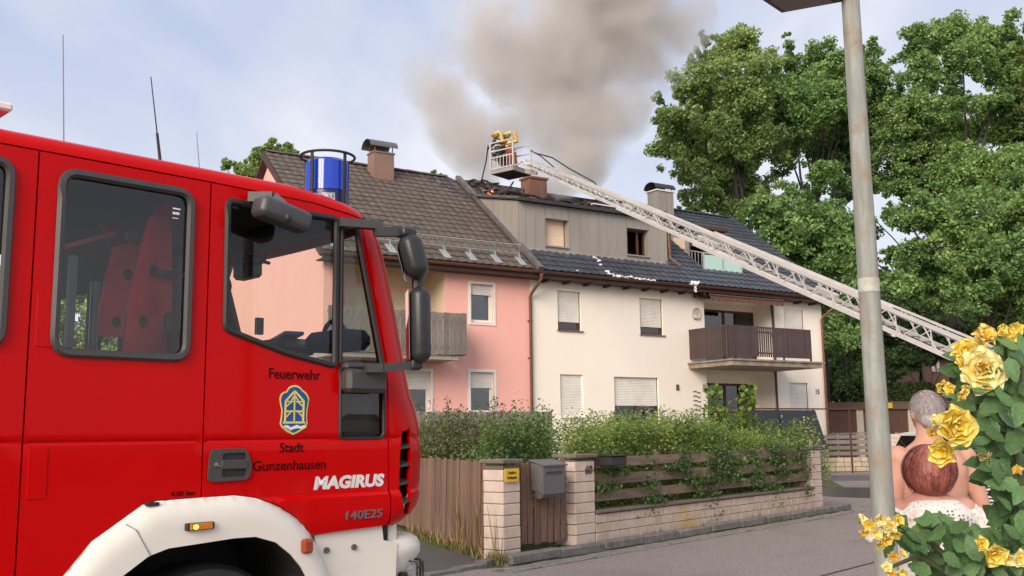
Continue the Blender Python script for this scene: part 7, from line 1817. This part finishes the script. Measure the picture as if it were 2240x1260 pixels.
canes = [[(2250, 1270), (2215, 1100), (2170, 950), (2150, 830)], [(2250, 1150), (2215, 950), (2200, 830), (2200, 750)], [(2240, 1200), (2200, 1060), (2140, 980), (2092, 950)], [(2200, 1270), (2130, 1190), (2060, 1150), (1995, 1165), (1930, 1160)], [(2130, 1270), (2040, 1190), (1990, 1160), (1945, 1180)], [(2100, 1270), (2010, 1215), (1950, 1240)], [(2170, 960), (2120, 880), (2100, 860), (2060, 850)], [(2215, 1000), (2230, 900), (2240, 800)], [(2200, 1270), (2180, 1215)], [(2140, 1000), (2150, 1010), (2160, 1000)]]
cpts = []
for cn in canes:
    Yc = 1.95; P = [at(x, y, Yc + rnd.uniform(-.04, .04)) - RO for x, y in cn]
    b.tube(P, [.006 - .003 * i / len(P) for i in range(len(P))], 6)
    for (x0, y0), (x1, y1) in zip(cn[:-1], cn[1:]):
        for t in range(5): cpts.append((x0 + (x1 - x0) * t / 5, y0 + (y1 - y0) * t / 5, math.degrees(math.atan2(y1 - y0, x1 - x0))))
for (x, y) in ((0.25, 0.1), (.32, .2)): b.tube([(x, y, 0), (x + .02, y, .6), tuple(at(2250, 1270, 1.95) - RO)], [.012, .01, .007], 8)
b.build('stem', M_stem, rose, smooth=True)
for (x, y, a_) in cpts:
    if NL > 120: break
    for s in (-1, 1):
        if x > 2240 or y > 1262: continue
        put_leaf(x + rnd.uniform(-8, 8), y + rnd.uniform(-8, 8), rnd.uniform(1.86, 1.98), rnd.uniform(38, 62), ang=rnd.uniform(-170, 170))
tries = 0
while NL < 292 and tries < 6000:
    tries += 1
    px, py = rnd.uniform(1950, 2245), rnd.uniform(760, 1262)
    if not inpoly(px, py, polyA): continue
    if 2130 < px < 2215 and 1030 < py < 1170 and rnd.random() < .75: continue
    if math.hypot(px - 2150, py - 810) < 60 or math.hypot(px - 2093, py - 933) < 52: 
        Y_ = 2.05
    else: Y_ = rnd.uniform(1.86, 2.15)
    put_leaf(px, py, Y_, rnd.uniform(40, 74))
# more distant small leaves of the same bush, joined
Cb = []
for _ in range(3000):
    px, py = rnd.uniform(2060, 2300), rnd.uniform(780, 1275)
    if px < 2245 and not inpoly(px, py, polyA): continue
    if (2120 < px < 2220 and 1020 < py < 1180) or (px < 2150 and py > 1130 and rnd.random() < .6): continue
    if rnd.random() < .5: Cb.append((at(px, py, rnd.uniform(2.1, 2.45)) - RO)[:])
tag(quads_obj('leaf', leaf_quads(np.array(Cb), .042, .3), M_rl, rose), kind='stuff')
# slatted garden fence below the roses
sf = at(2085, 1230, 2.75); se = at(2270, 1230, 2.45)
fz = thing('picket_fence', 'weathered grey slat fence behind the lower right rose leaves', 'fence', (sf.x, sf.y, 0), math.atan2(se.y - sf.y, se.x - sf.x))
zt3 = at(2200, 1195, 2.6).z; MB().bar((0, .03, zt3 - .12), (.45, .03, zt3 - .12), .03, .05).bar((0, .03, .3), (.45, .03, .3), .03, .05).build('cross_rail', M_greyw, fz)
pk = [board_mesh('picket', .034, .014, zt3, M_greyw, sd=90 + k, bev=.004) for k in range(3)]
x = .02
while x < .42: link('picket', rnd.choice(pk), None, fz, (x, 0, rnd.uniform(-.01, .01)), (0, rnd.uniform(-.01, .01), 0)); x += .043
# ------------------------------------------------------------------ smoke
blobs = [(1062, 385, 44, 1.3), (1040, 335, 66, 1.4), (1000, 285, 84, 1.15), (975, 220, 84, .92), (1290, 375, 50, 1.3), (1270, 335, 76, 1.55), (1200, 300, 64, 1.2), (1290, 255, 100, 1.4), (1180, 215, 90, 1.1), (1110, 290, 60, 1.0), (1250, 120, 150, 1.15), (1370, 110, 120, 1.0), (1330, 0, 190, 1.1), (1100, 90, 130, .8), (1010, 120, 110, .5), (1450, 60, 110, .8), (1330, 320, 50, .9), (1160, 380, 46, .8), (1390, 210, 60, .8), (1120, 170, 90, .9), (1220, 395, 60, .8)]
YS_ = 38.5
sm = bpy.data.materials.new('smoke_volume'); sm.use_nodes = True; t = sm.node_tree; t.nodes.clear(); nn = t.nodes.new; ll = t.links.new
g = nn('ShaderNodeNewGeometry'); nz1 = nn('ShaderNodeTexNoise'); nz1.inputs['Scale'].default_value = .5; nz1.inputs['Detail'].default_value = 5; nz1.inputs['Roughness'].default_value = .55; nz1.inputs['Distortion'].default_value = .6
mpp = nn('ShaderNodeMapping'); mpp.inputs['Location'].default_value = (3.0, 0, 1.7); ll(g.outputs['Position'], mpp.inputs[0]); ll(mpp.outputs[0], nz1.inputs['Vector'])
acc = None
for (px, py, r_, s_) in blobs:
    c = at(px, py, YS_); rr = r_ * YS_ / 2200
    d_ = nn('ShaderNodeVectorMath'); d_.operation = 'DISTANCE'; ll(g.outputs['Position'], d_.inputs[0]); d_.inputs[1].default_value = c
    m_ = nn('ShaderNodeMapRange'); m_.interpolation_type = 'SMOOTHSTEP'; ll(d_.outputs['Value'], m_.inputs[0]); m_.inputs[1].default_value = 0; m_.inputs[2].default_value = rr * 1.45; m_.inputs[3].default_value = s_; m_.inputs[4].default_value = 0
    if acc is None: acc = m_.outputs[0]
    else:
        x_ = nn('ShaderNodeMath'); x_.operation = 'SMOOTH_MAX'; x_.inputs[2].default_value = .25; ll(acc, x_.inputs[0]); ll(m_.outputs[0], x_.inputs[1]); acc = x_.outputs[0]
sb = nn('ShaderNodeMapRange'); ll(nz1.outputs[0], sb.inputs[0]); sb.inputs[1].default_value = .25; sb.inputs[2].default_value = .75; sb.inputs[3].default_value = -.66; sb.inputs[4].default_value = .30
ad = nn('ShaderNodeMath'); ad.operation = 'ADD'; ll(acc, ad.inputs[0]); ll(sb.outputs[0], ad.inputs[1])
ml_ = nn('ShaderNodeMath'); ml_.operation = 'MULTIPLY'; ml_.use_clamp = False; mxx = nn('ShaderNodeMath'); mxx.operation = 'MAXIMUM'; mxx.inputs[1].default_value = 0; ll(ad.outputs[0], mxx.inputs[0]); ll(mxx.outputs[0], ml_.inputs[0]); ml_.inputs[1].default_value = 1.7
pv_ = nn('ShaderNodeVolumePrincipled'); pv_.inputs['Color'].default_value = (.84, .80, .765, 1); pv_.inputs['Anisotropy'].default_value = .1; ll(ml_.outputs[0], pv_.inputs['Density'])
oo = nn('ShaderNodeOutputMaterial'); ll(pv_.outputs[0], oo.inputs['Volume'])
# closed hull of the plume
bm = bmesh.new()
for (px, py, r_, s_) in blobs:
    c = at(px, py, YS_); rr = r_ * YS_ / 2200 * 1.3
    for d in ((1, 0, 0), (-1, 0, 0), (0, 1, 0), (0, -1, 0), (0, 0, 1), (0, 0, -1), (.7, .7, 0), (-.7, .7, 0), (.7, -.7, 0), (-.7, -.7, 0)): bm.verts.new(c + Vector(d) * rr)
bmesh.ops.convex_hull(bm, input=bm.verts)
me = bpy.data.meshes.new('smoke'); bm.to_mesh(me); bm.free()
o = link('smoke', me, sm); tag(o, 'brown grey smoke billowing up from the burning roof', None, None, 'stuff')
